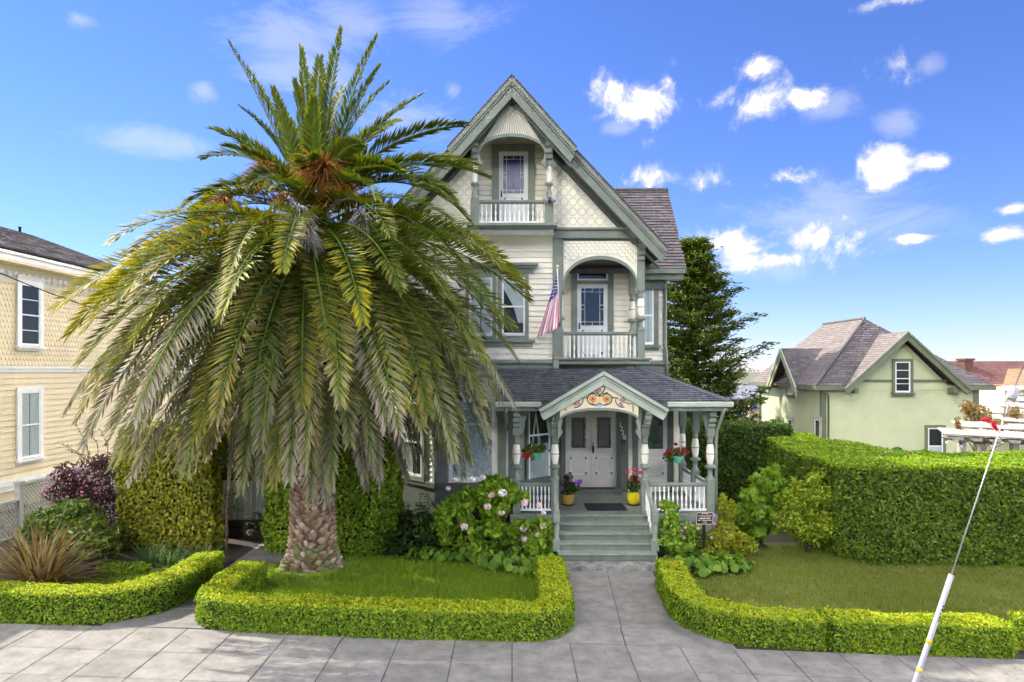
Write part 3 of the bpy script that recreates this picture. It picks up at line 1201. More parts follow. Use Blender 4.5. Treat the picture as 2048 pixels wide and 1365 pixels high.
# wing gutter + soffit + gable triangle
MB().box(3.62, 5.02, WE - 0.10, WE + 0.02, WEZ - 0.14, WEZ - 0.01).build('gutter', TRIM, HX, bevel=0.015)
MB().box(3.62, 5.0, WE + 0.02, YW + 0.05, WEZ - 0.30, WEZ - 0.16).build('soffit', TRIM, HX)
MB().box(3.605, 4.55, WE + 0.2, YW + 0.045, WEZ - 0.55, WEZ - 0.302).build('frieze_board', TRIM_D, HX)
b = MB()
b.add([(4.55, YW + 0.05, 7.5), (4.55, 24.3, 7.5), (4.55, WR, WRZ - 0.15), (4.4, YW + 0.05, 7.5), (4.4, 24.3, 7.5), (4.4, WR, WRZ - 0.15)], [(0, 1, 2), (5, 4, 3), (0, 2, 5, 3), (1, 4, 5, 2)])
b.build('wing_gable', CREAM2, HX)


# rake mouldings: layered boards following a gable
def rake(parent, xa, za, xs, slope_z, y, layers, name, m, mats=None):
    """from apex (xa,za) to half-width xs each side at height slope_z; layers = (offset_top, depth, y0, y1)"""
    L = math.hypot(xs, za - slope_z)
    vert = L / xs               # vertical size per unit of perpendicular width
    for (top, dep, y0, y1, mm) in layers:
        for s in (-1, 1):
            t0, t1 = top * vert, (top + dep) * vert
            sl = (za - slope_z) / xs
            e = xs - top * 0.35
            poly = [(xa, za - t0), (xa + s * e, za - t0 - sl * e), (xa + s * (e - dep * 0.55), za - t1 - sl * (e - dep * 0.55)), (xa, za - t1)]
            MB().prism(poly, y + y0, y + y1).build(name, mm, parent, bevel=0.012)


ry = 18.0
rake(HX, 0, AP_Z + 0.03, EX + 0.04, roof_z(EX) + 0.0, ry, [
    (0.0, 0.05, -0.07, 0.10, SHINGLE_B),
    (0.05, 0.11, -0.05, 0.06, TRIM),
    (0.16, 0.05, -0.02, 0.06, TRIM),
    (0.21, 0.19, 0.02, 0.10, TRIM),
    (0.40, 0.05, 0.45, 0.58, TRIM_D)], 'rake_board', TRIM)
# dark soffit boards under the main rake
for s in (-1, 1):
    poly = [(s * 0.9, roof_z(0.9) - 0.15), (s * 4.0, roof_z(4.0) - 0.15), (s * 3.85, roof_z(3.85) - 0.33), (s * 0.9, roof_z(0.9) - 0.33)]
    MB().prism(poly, 18.11, YF - 0.012).build('soffit', TRIM_D, HX)
    # frieze board against the gable wall
    poly = [(s * 0.98, roof_z(0.98) - 0.33), (s * 3.6, roof_z(3.6) - 0.33), (s * 3.3, roof_z(3.3) - 0.66), (s * 0.98, roof_z(0.98) - 0.66)]
    MB().prism(poly, YF - 0.05, YF - 0.012).build('gable_frieze', TRIM_D, HX)

# gable base band and frieze above the loggia
zb0, zb1 = WZ(478, YF), WZ(457, YF)
MB().box(1.1, 3.68, YF - 0.09, YF - 0.001, zb0, zb1 - 0.07).build('belt_board', TRIM, HX)
MB().box(1.0, 3.74, YF - 0.16, YF - 0.002, zb1 - 0.068, zb1).build('belt_cap', TRIM, HX, bevel=0.015)
MB().box(-3.68, -1.2, YF - 0.09, YF - 0.001, zb0, zb1 - 0.07).build('belt_board', TRIM, HX)
MB().box(-3.74, -1.2, YF - 0.16, YF - 0.002, zb1 - 0.068, zb1).build('belt_cap', TRIM, HX, bevel=0.015)


# ---- brackets
def bracket(parent, x, y, z, w, h, d, m=None):
    """scroll bracket: top at z, projecting d towards the street"""
    prof = [(0, 0), (d, 0), (d, -h * 0.16), (d * 0.78, -h * 0.22), (d * 0.80, -h * 0.40), (d * 0.55, -h * 0.5), (d * 0.58, -h * 0.68), (d * 0.30, -h * 0.78), (d * 0.30, -h * 0.95), (0, -h)]
    n = len(prof)
    vs = [(x - w / 2, y - p[0], z + p[1]) for p in prof] + [(x + w / 2, y - p[0], z + p[1]) for p in prof]
    fs = [tuple(range(n)), tuple(range(2 * n - 1, n - 1, -1))] + [(i, (i + 1) % n, (i + 1) % n + n, i + n) for i in range(n)]
    return MB().add(vs, fs).build('bracket', m or TRIM, parent)


# ---- turned post
VASE = mat('cream_white_paint', (0.76, 0.73, 0.62), 0.5, 0.08, 5)
def post(parent, x, y, z0, zs, zt, ztop, w=0.19, half=False):
    """square foot z0-zs, turned part zs-zt, square head zt-ztop"""
    b = MB()
    b.box(x - w / 2, x + w / 2, y - w / 2, y + w / 2, z0, zs)
    b.box(x - w / 2 - 0.012, x + w / 2 + 0.012, y - w / 2 - 0.012, y + w / 2 + 0.012, zs - 0.05, zs - 0.02)
    p = b.build('post', TRIM, parent, bevel=0.012)
    MB().box(x - w / 2, x + w / 2, y - w / 2, y + w / 2, zt, ztop).build('post_head', TRIM, p, bevel=0.012)
    h = zt - zs
    r = w / 2
    lo = [(r * 0.98, zs), (r * 1.0, zs + 0.03), (r * 0.62, zs + 0.06), (r * 0.66, zs + h * 0.2), (r * 0.8, zs + h * 0.22), (r * 1.46, zs + h * 0.25), (r * 1.46, zs + h * 0.29), (r * 0.9, zs + h * 0.325), (r * 0.72, zs + h * 0.335)]
    MB().lathe(x, y, lo, 16).build('turned_collar', TRIM, p)
    va = [(r * 0.70, zs + h * 0.336)]
    for i in range(9):
        t = i / 8
        va.append((r * (0.70 + 0.36 * math.sin(pi * (0.08 + 0.80 * t)) ** 1.2), zs + h * (0.345 + 0.44 * t)))
    va.append((r * 0.66, zs + h * 0.80))
    MB().lathe(x, y, va, 16).build('turned_vase', VASE, p)
    zz_ = zs + h * 0.575
    MB().lathe(x, y, [(r * 1.05, zz_ - 0.012), (r * 1.10, zz_ - 0.008), (r * 1.10, zz_ + 0.008), (r * 1.05, zz_ + 0.012)], 16).build('ring', TRIM, p)
    up = [(r * 0.62, zs + h * 0.801), (r * 0.85, zs + h * 0.83), (r * 0.85, zs + h * 0.87), (r * 0.68, zs + h * 0.9), (r * 0.95, zs + h * 0.96), (r * 0.98, zt)]
    MB().lathe(x, y, up, 16).build('turned_neck', TRIM, p)
    return p


def baluster_mesh(h, r=0.025):
    b = MB()
    prof = [(r * 0.9, 0), (r * 0.9, h * 0.22), (r * 0.45, h * 0.25), (r * 0.8, h * 0.29), (r * 0.5, h * 0.33), (r * 1.15, h * 0.45), (r * 0.9, h * 0.58), (r * 0.45, h * 0.68), (r * 0.8, h * 0.72), (r * 0.45, h * 0.76), (r * 0.85, h * 0.80), (r * 0.85, h)]
    b.lathe(0, 0, prof, 8)
    return b.mesh('baluster', WHITE)


def railing(parent, p0, p1, z0, z1, n, cap=TRIM, foot=WHITE, zslope=0.0):
    """straight balustrade between two plan points"""
    a, c = Vector((p0[0], p0[1], 0)), Vector((p1[0], p1[1], 0))
    L = (c - a).length
    d = (c - a) / L
    out = Vector((d.y, -d.x, 0))
    M = Matrix.Identity(4)
    for i in range(3):
        M[i][0], M[i][1], M[i][2], M[i][3] = d[i], out[i], (0, 0, 1)[i], (a.x, a.y, 0)[i]
    t = MB().box(0, L, -0.05, 0.05, z1 - 0.07, z1).box(0, L, -0.03, 0.03, z1 - 0.10, z1 - 0.071).build('handrail', cap, parent, M, bevel=0.012)
    MB().box(0, L, -0.04, 0.04, z0, z0 + 0.05).build('bottom_rail', foot, t, M)
    me = baluster_mesh(z1 - 0.10 - z0 - 0.05)
    for i in range(n):
        x = L * (i + 0.5) / n
        put('baluster', me, t, Matrix.Translation(a + d * x + Vector((0, 0, z0 + 0.05))))
    return t


def arch_pts(x0, x1, zs, zt, n=28, p=2.0):
    cx, hw = (x0 + x1) / 2, (x1 - x0) / 2
    return [(cx - hw * math.cos(pi * i / n), zs + (zt - zs) * math.sin(pi * i / n) ** (2 / p)) for i in range(n + 1)]


# ---- attic balcony (projecting) -------------------------------------------------
AY = 18.05
cx0, cx1 = WX(940, AY), WX(1108, AY)          # -1.11 .. 1.11
zl0, zl1 = WZ(471, AY), WZ(447, AY)
lg = MB().box(cx0, cx1, AY, YF + 0.3, zl0, zl1 - 0.09).build('balcony_base', TRIM, HX, bevel=0.01)
MB().box(cx0 - 0.09, cx1 + 0.09, AY - 0.10, YF + 0.02, zl1 - 0.088, zl1).build('cornice_cap', TRIM, lg, bevel=0.02)
MB().box(cx0 - 0.05, cx1 + 0.05, AY - 0.05, YF + 0.02, zl1 - 0.15, zl1 - 0.09).build('cornice_bed', TRIM_D, lg, bevel=0.01)
# coved underside
cv = []
for i in range(7):
    a = i / 6 * pi / 2
    cv.append((YF - 0.03 - (YF - 0.05 - AY) * (1 - math.cos(a)), zl0 - 0.28 + 0.28 * math.sin(a)))
vs = [(cx0 + 0.02, y, z) for y, z in cv] + [(cx1 - 0.02, y, z) for y, z in cv]
n = len(cv)
MB().add(vs, [(i, i + 1, n + i + 1, n + i) for i in range(n - 1)], 0, True).build('cove', CREAM2, HX)
ARX = 0.90
YB = 19.25
for s in (-1, 1):
    # side wall of the balcony porch, seen inside
    MB().box(s * 0.96 if s > 0 else -1.06, 1.06 if s > 0 else -0.96, YF + 0.2, YB, zl1, 11.2).build('side_wall', CREAM2, HX)
    MB().box(s * 0.99 - 0.11, s * 0.99 + 0.11, AY + 0.01, AY + 0.23, zl1, WZ(398, AY)).build('corner_post', TRIM, HX, bevel=0.012)
    xx = s * 0.985
    zt_, zs_ = WZ(330, AY), WZ(398, AY)
    r = 0.075
    hh = zt_ - zs_
    p = MB().lathe(xx, AY + 0.12, [(0.1, zs_), (0.1, zs_ + 0.06), (0.06, zs_ + 0.1), (0.085, zs_ + 0.18), (0.055, zs_ + 0.24), (0.06, zs_ + 0.36), (0.11, zs_ + 0.39), (0.11, zs_ + 0.43), (0.06, zs_ + 0.46)], 14).build('turned_collar', TRIM, HX)
    MB().lathe(xx, AY + 0.12, [(0.058, zs_ + 0.461), (0.08, zs_ + 0.6), (0.083, zs_ + 0.7), (0.06, zt_)], 14).build('turned_vase', VASE, HX)
    MB().box(xx - 0.09, xx + 0.09, AY + 0.03, AY + 0.21, zt_ + 0.001, WZ(272, AY)).build('post_head', TRIM, HX, bevel=0.01)
    bracket(HX, xx, AY + 0.03, WZ(278, AY), 0.17, 0.55, 0.2)
# railing with dipped centre
railing(HX, (-0.87, AY + 0.12), (0.87, AY + 0.12), zl1 + 0.02, WZ(399, AY), 14)
zbf = zl1 - 0.02
MB().box(-1.0, 1.0, YF - 0.2, YB + 0.1, zbf - 0.05, zbf).build('balcony_floor', FLOORP, HX)
bw = MB().box(-1.0, 1.0, YB, YB + 0.15, zbf, 11.6).build('wall', CREAM2, HX)
siding(bw, FRONT(-0.96, YB, zbf), 1.92, 3.0, 0.150, CREAM)


def leaded_door(parent, M, w, h, pane0, glass, body, name='balcony_door', cas=0.2, cm=None, handle_x=0.07, head=True, panel=True):
    cm = cm or TRIM
    b = MB().box(-cas, 0, 0, 0.06, 0, h + cas).box(w, w + cas, 0, 0.05, 0, h + cas)
    b.box(0, w, 0, 0.05, h, h + cas)
    b.build('door_casing', cm, parent, M)
    d = MB()
    d.box(0.004, w - 0.004, 0.0, 0.012, 0, h - 0.004)
    st = 0.115
    d.box(0.004, st, 0.012, 0.04, 0, h - 0.004)
    d.box(w - st, w - 0.004, 0.012, 0.04, 0, h - 0.004)
    d.box(st, w - st, 0.012, 0.04, h - st, h - 0.004)
    d.box(st, w - st, 0.012, 0.04, 0, pane0)
    p = d.build(name, body, parent, M)
    x0, x1, z0, z1 = st, w - st, pane0, h - st
    bx, bz = (x1 - x0) * 0.17, (x1 - x0) * 0.17
    xs = [x0, x0 + bx, (x0 + x1) / 2, x1 - bx, x1]
    zs = [z0, z0 + bz, z0 + bz + (z1 - z0 - 2 * bz) * 0.42, z0 + bz + (z1 - z0 - 2 * bz) * 0.56, z1 - bz, z1]
    MB().box(x0, x1, 0.0125, 0.017, z0, z1).build('came', WHITE, p, M)
    e = 0.007
    q = []
    for i in range(4):
        q.append((xs[i], xs[i + 1], zs[0], zs[1]))
        q.append((xs[i], xs[i + 1], zs[4], zs[5]))
    for j in range(1, 4):
        q.append((xs[0], xs[1], zs[j], zs[j + 1]))
        q.append((xs[3], xs[4], zs[j], zs[j + 1]))
    q.append((xs[1], xs[3], zs[1], zs[4]))
    for (a, b_, c, d_) in q:
        MB().box(a + e, b_ - e, 0.018, 0.022, c + e, d_ - e).build('glass_pane', glass, p, M)
    if panel:
        notch_panel(p, M, st + 0.03, w - st - 0.03, 0.16, pane0 - 0.12, 0.041)
    MB().box(handle_x - 0.02, handle_x + 0.02, 0.041, 0.052, pane0 - 0.10, pane0 + 0.08).tube([(handle_x, 0.08, pane0 - 0.02), (handle_x, 0.05, pane0 - 0.02)], 0.025, 8).build('door_handle', BLACKM, p, M)
    return p


def notch_panel(parent, M, x0, x1, z0, z1, y, r=0.085, m=None, corner=True):
    """moulding frame with scooped corners and dark corner pieces"""
    pts = []
    for (cx, cz, a0) in ((x1, z0, 180), (x1, z1, 270), (x0, z1, 0), (x0, z0, 90)):
        a0 = {(x1, z0): 180, (x1, z1): 270, (x0, z1): 360, (x0, z0): 450}[(cx, cz)]
        for k in range(6):
            a = R(a0 - 90 * k / 5)
            pts.append((cx + r * math.cos(a), y, cz + r * math.sin(a)))
    b = MB()
    pts2 = pts + [pts[0]]
    b.tube(pts2, 0.014, 5)
    b.build('panel_moulding', m or BLUEDOOR, parent, M)
    if corner:
        c = MB()
        rr = r * 0.72
        for (cx, cz, sx, sz) in ((x0, z0, 1, 1), (x1, z0, -1, 1), (x0, z1, 1, -1), (x1, z1, -1, -1)):
            poly = [(cx, cz)] + [(cx + sx * rr * math.cos(R(90 * k / 5)), cz + sz * rr * math.sin(R(90 * k / 5))) for k in range(6)]
            c.prism(poly, y - 0.002, y + 0.006)
        c.build('corner_block', TRIM_D, parent, M)


dx0, dx1 = WX(998, YB), WX(1056, YB)
dtop = WZ(305, YB)
leaded_door(HX, FRONT(dx0, YB - 0.042, zbf), dx1 - dx0, dtop - zbf, WZ(389, YB) - zbf, STAINED, BLUEDOOR, cas=0.19, cm=TRIM)
# arch and sunburst
AFY = 17.98
ax0, ax1 = -ARX, ARX
zsp, zto = WZ(306, AFY), WZ(268, AFY)
lo = arch_pts(ax0, ax1, zsp, zto, 30)
apx = WZ(203, AFY)
# wedge boards of the sunburst
fanm = mat('cream_fan_paint', (0.66, 0.63, 0.51), 0.55, 0.06, 3, objvar=0.05)
nw = 24
for i in range(nw):
    t0, t1 = i / nw + 0.005, (i + 1) / nw - 0.005
    x0, x1 = ax0 + (ax1 - ax0) * t0, ax0 + (ax1 - ax0) * t1

    def az_(x):
        u = max(-1, min(1, x / ARX))
        return zsp + (zto - zsp) * math.sqrt(1 - u * u)
    MB().prism([(x0, az_(x0)), (x1, az_(x1)), (x1 * 0.10, apx + 0.0), (x0 * 0.10, apx)], AFY + 0.02, AFY + 0.055).build('sunburst_slat', fanm, HX)
MB().prism([(ax0 - 0.02, zsp), (ax0 - 0.02, zsp + 0.3)] + [(0, apx + 0.2)] + [(ax1 + 0.02, zsp + 0.3), (ax1 + 0.02, zsp)] + [(p[0], p[1] + 0.03) for p in reversed(lo)], AFY + 0.057, AFY + 0.09).build('gable_backing', TRIM_D, HX)  # dark colour paints in the shadow lines between the slats
band_hi = [(p[0] * 1.0, p[1]) for p in lo]
band_lo = [(p[0] * 0.955, zsp + (p[1] - zsp) * 0.86 - 0.012) for p in lo]
MB().strip(band_lo, band_hi, AFY - 0.03, AFY + 0.10).build('arch_trim', TRIM, HX)
for s in (-1, 1):
    # cusps below the arch
    pts = [(s * 0.90, zsp + 0.02), (s * 0.86, zsp), (s * 0.83, zsp - 0.18), (s * 0.76, zsp - 0.22), (s * 0.78, zsp - 0.29), (s * 0.84, zsp - 0.33), (s * 0.90, zsp - 0.42)]
    MB().prism(pts, AFY + 0.0, AFY + 0.07).build('arch_cusp', TRIM, HX)
# half disc at the peak of the fan
MB().prism([(0.16 * math.cos(R(180 + 18 * k)), apx - 0.0 + 0.13 * math.sin(R(180 + 18 * k))) for k in range(11)], AFY - 0.005, AFY + 0.019).build('sunburst_centre', TRIM_D, HX)
# its own roof
UA, US, UEX = WZ(151, 17.66), 1.12, 1.66
for s in (-1, 1):
    ex = s * UEX
    ze = UA - US * UEX
    o_ = slab_roof(HX, 'balcony_roof', (ex, 17.66, ze), (ex, 19.4, ze), (0, 19.4, UA), (0, 17.66, UA), 0.1, SHINGLE_B)
    ln = math.hypot(UEX, UA - ze)
    shingles(o_, (ex, 17.62, ze + 0.002), (0, 1, 0), (-ex, 0, UA - ze), [(0, 0), (1.78, 0), (1.78, ln), (0, ln)], 0.25, 0.14, SHINGLE_B, name='roof_shingles')
    MB().prism([(s * 0.2, UA - US * 0.2 - 0.11), (ex * 0.97, ze - 0.06), (ex * 0.9, ze - 0.12), (s * 0.2, UA - US * 0.2 - 0.2)], 17.78, 18.6).build('soffit', TRIM_D, HX)
rake(HX, 0, UA + 0.03, UEX + 0.03, UA - US * UEX + 0.0, 17.64, [
    (0.0, 0.045, -0.05, 0.10, SHINGLE_B),
    (0.045, 0.10, -0.04, 0.06, TRIM),
    (0.145, 0.05, -0.01, 0.06, TRIM),
    (0.195, 0.20, 0.03, 0.11, TRIM),
    (0.36, 0.05, 0.28, 0.33, TRIM)], 'rake_board', TRIM)

# ---- second storey front: siding, corner board, windows
siding(w2, FRONT(-3.55, YF, 4.86), 4.66, 3.22, 0.149, CREAM)
MB().box(WX(1105, YF), WX(1124, YF), YF - 0.06, YF - 0.001, 4.75, zb0).build('corner_board', TRIM, HX)
MB().box(-3.66, 1.14, YF - 0.14, YF - 0.001, 4.74, 4.83).box(-3.66, 1.14, YF - 0.06, YF - 0.002, 4.5, 4.738).build('water_table', TRIM, HX, bevel=0.012)
z0w, z1w = WZ(672, YF), WZ(556, YF)
for xa, xb in ((1004, 1050), (939, 985)):
    X0, X1 = WX(xa, YF), WX(xb, YF)
    window(HX, FRONT(X0, YF - 0.044, z0w), X1 - X0, z1w - z0w, 0.10 if xa > 1000 else 0.10, TRIM, 0.05, curtain='tied' if xa > 1000 else 'full', sill=False)
XA, XB = WX(924, YF), WX(1066, YF)
MB().box(XA - 0.02, XB + 0.02, YF - 0.12, YF - 0.03, z1w + 0.125, z1w + 0.24).build('window_frieze', TRIM, HX)
b = MB()
for k in range(34):
    x = XA + (XB - XA) * (k + 0.5) / 34
    b.box(x - 0.012, x + 0.012, YF - 0.145, YF - 0.121, z1w + 0.17, z1w + 0.225)
b.build('dentils', TRIM, HX)
MB().box(XA - 0.08, XB + 0.08, YF - 0.20, YF - 0.03, z1w + 0.242, z1w + 0.30).box(XA - 0.13, XB + 0.13, YF - 0.25, YF - 0.03, z1w + 0.302, z1w + 0.37).build('window_cornice', TRIM, HX, bevel=0.015)
MB().box(XA - 0.06, XB + 0.06, YF - 0.16, YF - 0.03, z0w - 0.19, z0w - 0.105).box(XA, XB, YF - 0.1, YF - 0.03, z0w - 0.30, z0w - 0.192).build('window_sill', TRIM, HX, bevel=0.012)
MB().box(XA + 0.02, XB - 0.02, YF - 0.07, YF - 0.0285, z0w - 0.104, z0w - 0.10).build('sill_strip', TRIM, HX)

# ---- loggia
lx0, lx1 = WX(1120, YF), WX(1290, YF)
MB().box(1.2, 3.66, YF, YW, 4.70, 4.86).build('loggia_floor', FLOORP, HX)
MB().box(1.221, 3.60, YF + 0.15, YW, 7.62, 8.2).build('loggia_ceiling', TRIM_D, HX)
MB().box(1.16, 3.72, YF - 0.12, YF - 0.001, 4.72, 4.84).box(1.12, 3.78, YF - 0.2, YF - 0.002, 4.841, 4.90).build('loggia_cornice', TRIM, HX, bevel=0.015)
lw_ = MB().box(1.22, 3.60, YW - 0.02, YW - 0.003, 4.86, 7.62).build('wall', CREAM2, HX)
siding(lw_, FRONT(1.225, YW - 0.021, 4.87), 2.37, 2.73, 0.160, CREAM)
sdw = MB().box(1.20, 1.226, YF + 0.05, YW - 0.03, 4.86, 7.62).build('wall', CREAM2, HX)
DY = YW - 0.063
dx0, dx1 = WX(1154, DY), WX(1215, DY)
dt = WZ(569, DY)
leaded_door(HX, FRONT(dx0, DY, 4.87), dx1 - dx0, dt - 4.87, WZ(652, DY) - 4.87, DARKGLASS, BLUEDOOR, cas=0.17, cm=TRIM)
# transom
MB().box(dx0 - 0.17, dx1 + 0.17, DY - 0.052, DY, dt + 0.172, dt + 0.85).build('transom_casing', TRIM, HX)
tz0, tz1 = WZ(562, DY), WZ(534, DY)
tr = MB()
for a_, b_, c_, d_ in ((dx0, dx1, tz0, tz0 + 0.05), (dx0, dx1, tz1 - 0.05, tz1), (dx0, dx0 + 0.05, tz0 + 0.05, tz1 - 0.05), (dx1 - 0.05, dx1, tz0 + 0.05, tz1 - 0.05)):
    tr.box(a_, b_, DY - 0.085, DY - 0.053, c_, d_)
tr = tr.build('transom_frame', WHITE, HX)
MB().box(dx0 + 0.05, dx1 - 0.05, DY - 0.066, DY - 0.06, tz0 + 0.05, tz1 - 0.05).build('transom_pane', DARKGLASS, tr)
# front posts
z_base, z_sq, z_tu, z_top = 4.90, WZ(658, YF), WZ(582, YF), WZ(480, YF)
PXL, PXR = WX(1119, YF), WX(1282, YF)
for px_ in (PXL, PXR):
    post(HX, px_, YF + 0.0 + 0.06, z_base, z_sq, z_tu, z_top, 0.20)
bracket(HX, PXR, YF - 0.04, WZ(483, YF), 0.18, 0.55, 0.22)
post(HX, WX(1265, YW - 0.3), YW - 0.25, z_base, z_sq + 0.02, z_tu + 0.05, 7.62, 0.19)
MB().box(WX(1105, YF) - 0.0, WX(1117, YF), YF - 0.18, YF - 0.061, WZ(738, YF), WZ(708, YF)).build('drop_bracket', TRIM, HX, bevel=0.02)
railing(HX, (PXL + 0.11, YF + 0.03), (PXR - 0.11, YF + 0.03), WZ(722, YF), WZ(664, YF), 17)
railing(HX, (PXR, YF + 0.2), (PXR, YW - 0.4), WZ(722, YF), WZ(664, YF), 9)
# arched spandrel with wavy shingles
sx0, sx1 = PXL + 0.10, PXR - 0.10
zs_, zt_ = WZ(566, YF), WZ(512, YF)
ztop_ = WZ(482, YF)
lo = arch_pts(sx0, sx1, zs_, zt_, 30)
MB().strip(lo, [(p[0], ztop_) for p in lo], YF + 0.02, YF + 0.08).build('spandrel', CREAM2, HX)
wv = MB()
wv.add([(-0.07, 0, 0.035), (-0.05, -0.03, -0.01), (0, -0.03, -0.045), (0.05, -0.03, -0.01), (0.07, 0, 0.035), (0.05, 0, 0.07), (-0.05, 0, 0.07), (-0.05, 0, -0.01), (0, 0, -0.045), (0.05, 0, -0.01)],
       [(0, 1, 2, 3, 4, 5, 6), (0, 7, 1), (7, 8, 2, 1), (8, 9, 3, 2), (9, 4, 3)])
wv_me = wv.mesh('wave_shingle', CREAM2)
cxm, hw = (sx0 + sx1) / 2, (sx1 - sx0) / 2
row = 0
z = ztop_ - 0.06
spn = MB().box(sx0, sx1, YF - 0.005, YF + 0.06, ztop_ + 0.001, ztop_ + 0.05).build('spandrel_cap', TRIM_D, HX)
while z > zs_ - 0.15:
    x = sx0 + 0.07 + (row % 2) * 0.07
    while x < sx1 - 0.05:
        u = abs((x - cxm) / hw)
        u2 = min(1, max(0, u - 0.07 / hw))
        zar = zs_ + (zt_ - zs_) * math.sqrt(max(0, 1 - u2 * u2))
        if z - 0.05 > zar + 0.02:
            put('wave_shingle', wv_me, spn, Matrix.Translation((x, YF + 0.019, z)))
        x += 0.14
    z -= 0.085
    row += 1
band_lo = [(cxm + (p[0] - cxm) * 0.955, zs_ + (p[1] - zs_) * 0.90 - 0.02) for p in lo]
MB().strip(band_lo, lo, YF - 0.02, YF + 0.10).build('arch_trim', TRIM, HX)
for s in (-1, 1):
    e = cxm + s * hw
    pts = [(e + s * 0.01, zs_ + 0.02), (e - s * 0.05, zs_ + 0.0), (e - s * 0.04, zs_ - 0.13), (e - s * 0.10, zs_ - 0.20), (e - s * 0.04, zs_ - 0.27), (e + s * 0.01, zs_ - 0.34)]
    MB().prism(pts, YF + 0.0, YF + 0.08).build('arch_cusp', TRIM, HX)

# ---- wing second storey front
wz0, wz1 = WZ(690, YW), WZ(573, YW)
siding(wing, FRONT(3.61, YW + 0.05, 4.85), 0.93, 2.2, 0.16, CREAM)
window(HX, FRONT(WX(1285, YW), YW + 0.005, wz0), WX(1307, YW) - WX(1285, YW), wz1 - wz0, 0.14, TRIM, 0.05, curtain='full', head=0.0)
MB().box(3.60, 4.66, YW - 0.08, YW + 0.05, 4.72, 4.82).box(3.60, 4.6, YW, YW + 0.049, 4.45, 4.719).build('water_table', TRIM, HX, bevel=0.01)
b = MB().tube([(WX(1334, 20.0), 20.0, 7.40), (WX(1333, 20.0), 20.02, 7.22), (4.52, 20.10, 7.0), (4.52, 20.10, 5.3), (4.53, 20.0, 5.05), (4.53, 20.0, 4.3)], 0.045, 8)
b.build('downspout', TRIM, HX)
MB().box(4.46, 4.58, YW - 0.005, YW + 0.16, 4.83, 7.5).build('corner_board', TRIM, HX)

# ---- ground floor bay
bay_poly = [(-3.6, YW - 0.003), (-2.05, 18.52), (-0.12, 18.52), (1.42, YW - 0.003)]
bay = MB().zprism(bay_poly, -0.05, 4.5).build('bay_wall', CREAM2, HX)
cap_poly = [(-3.75, YW + 0.1), (-2.13, 18.40), (-0.04, 18.40), (1.56, YW + 0.1)]
MB().zprism(cap_poly, 4.38, 4.49).build('bay_cornice', TRIM, HX, bevel=0.01)
sill_z = WZ(966, 18.5)
MB().zprism([(-3.70, YW), (-2.10, 18.42), (-0.07, 18.42), (1.52, YW)], sill_z - 0.16, sill_z).build('bay_sill', TRIM_D, HX, bevel=0.01)
MB().zprism([(-3.66, YW), (-2.08, 18.46), (-0.09, 18.46), (1.48, YW)], 0.0, sill_z - 0.162).build('bay_base', TRIM_D, HX)
# front of the bay: fluted pilasters + wide window
for xc in (WX(884, 18.5), WX(1004, 18.5)):
    b = MB().box(xc - 0.12, xc + 0.12, 18.44, 18.519, sill_z + 0.002, 4.0)
    for k in range(4):
        xx = xc - 0.075 + k * 0.05
        b.lathe(xx, 18.45, [(0.018, sill_z + 0.2), (0.018, 3.3)], 6)
    b.box(xc - 0.15, xc + 0.15, 18.41, 18.449, sill_z + 0.003, sill_z + 0.18)
    b.box(xc - 0.15, xc + 0.15, 18.41, 18.449, 3.32, 3.45)
    b.build('pilaster', TRIM, HX)
siding(bay, FRONT(-2.04, 18.519, sill_z + 0.01), 1.9, 4.3 - sill_z, 0.15, CREAM)
bx0, bx1 = WX(901, 18.5), WX(988, 18.5)
window(HX, FRONT(bx0, 18.472, sill_z + 0.06), bx1 - bx0, WZ(800, 18.5) - sill_z - 0.06, 0.04, WHITE, 0.06, rail=0.70, curtain='lace', sill=False, name='bay_window')
MB().box(bx0 + 0.05, bx1 - 0.05, 18.42, 18.468, 3.50, 3.52).build('bay_window_valance', WHITE, HX)
# facets
MB().zprism([(-2.17, 18.56), (-2.10, 18.44), (-1.98, 18.43), (-1.98, 18.53), (-2.05, 18.60)], sill_z + 0.004, 4.36).build('corner_board', TRIM, HX)
for (pa, pb, nm) in (((-3.6, YW), (-2.05, 18.52), 'l'), ((-0.12, 18.52), (1.42, YW), 'r')):
    a, c = Vector((*pa, 0)), Vector((*pb, 0))
    d = (c - a).normalized()
    L = (c - a).length
    out = Vector((d.y, -d.x, 0))
    if nm == 'l':
        Mf = frame(a + out * 0.012, d, out)
        siding(bay, Mf @ Matrix.Translation((0, 0, sill_z + 0.01)), L - 0.02, 4.3 - sill_z, 0.15, CREAM)
        window(HX, Mf @ Matrix.Translation((L * 0.34, 0.044, sill_z + 0.08)), L * 0.42, 1.9, 0.12, TRIM, 0.05, curtain='left', name='bay_window', sill=False)
    else:
        Mf = frame(a + out * 0.012, d, out)
        MB().box(0.02, L - 0.02, 0, 0.02, 0.97, 4.3).build('bay_panelling', TRIM, HX, Mf)
        window(HX, Mf @ Matrix.Translation((L * 0.34, 0.022, 1.42)), L * 0.42, 2.1, 0.10, TRIM_D, 0.055, rail=0.62, curtain='half', name='bay_window', sill=False)

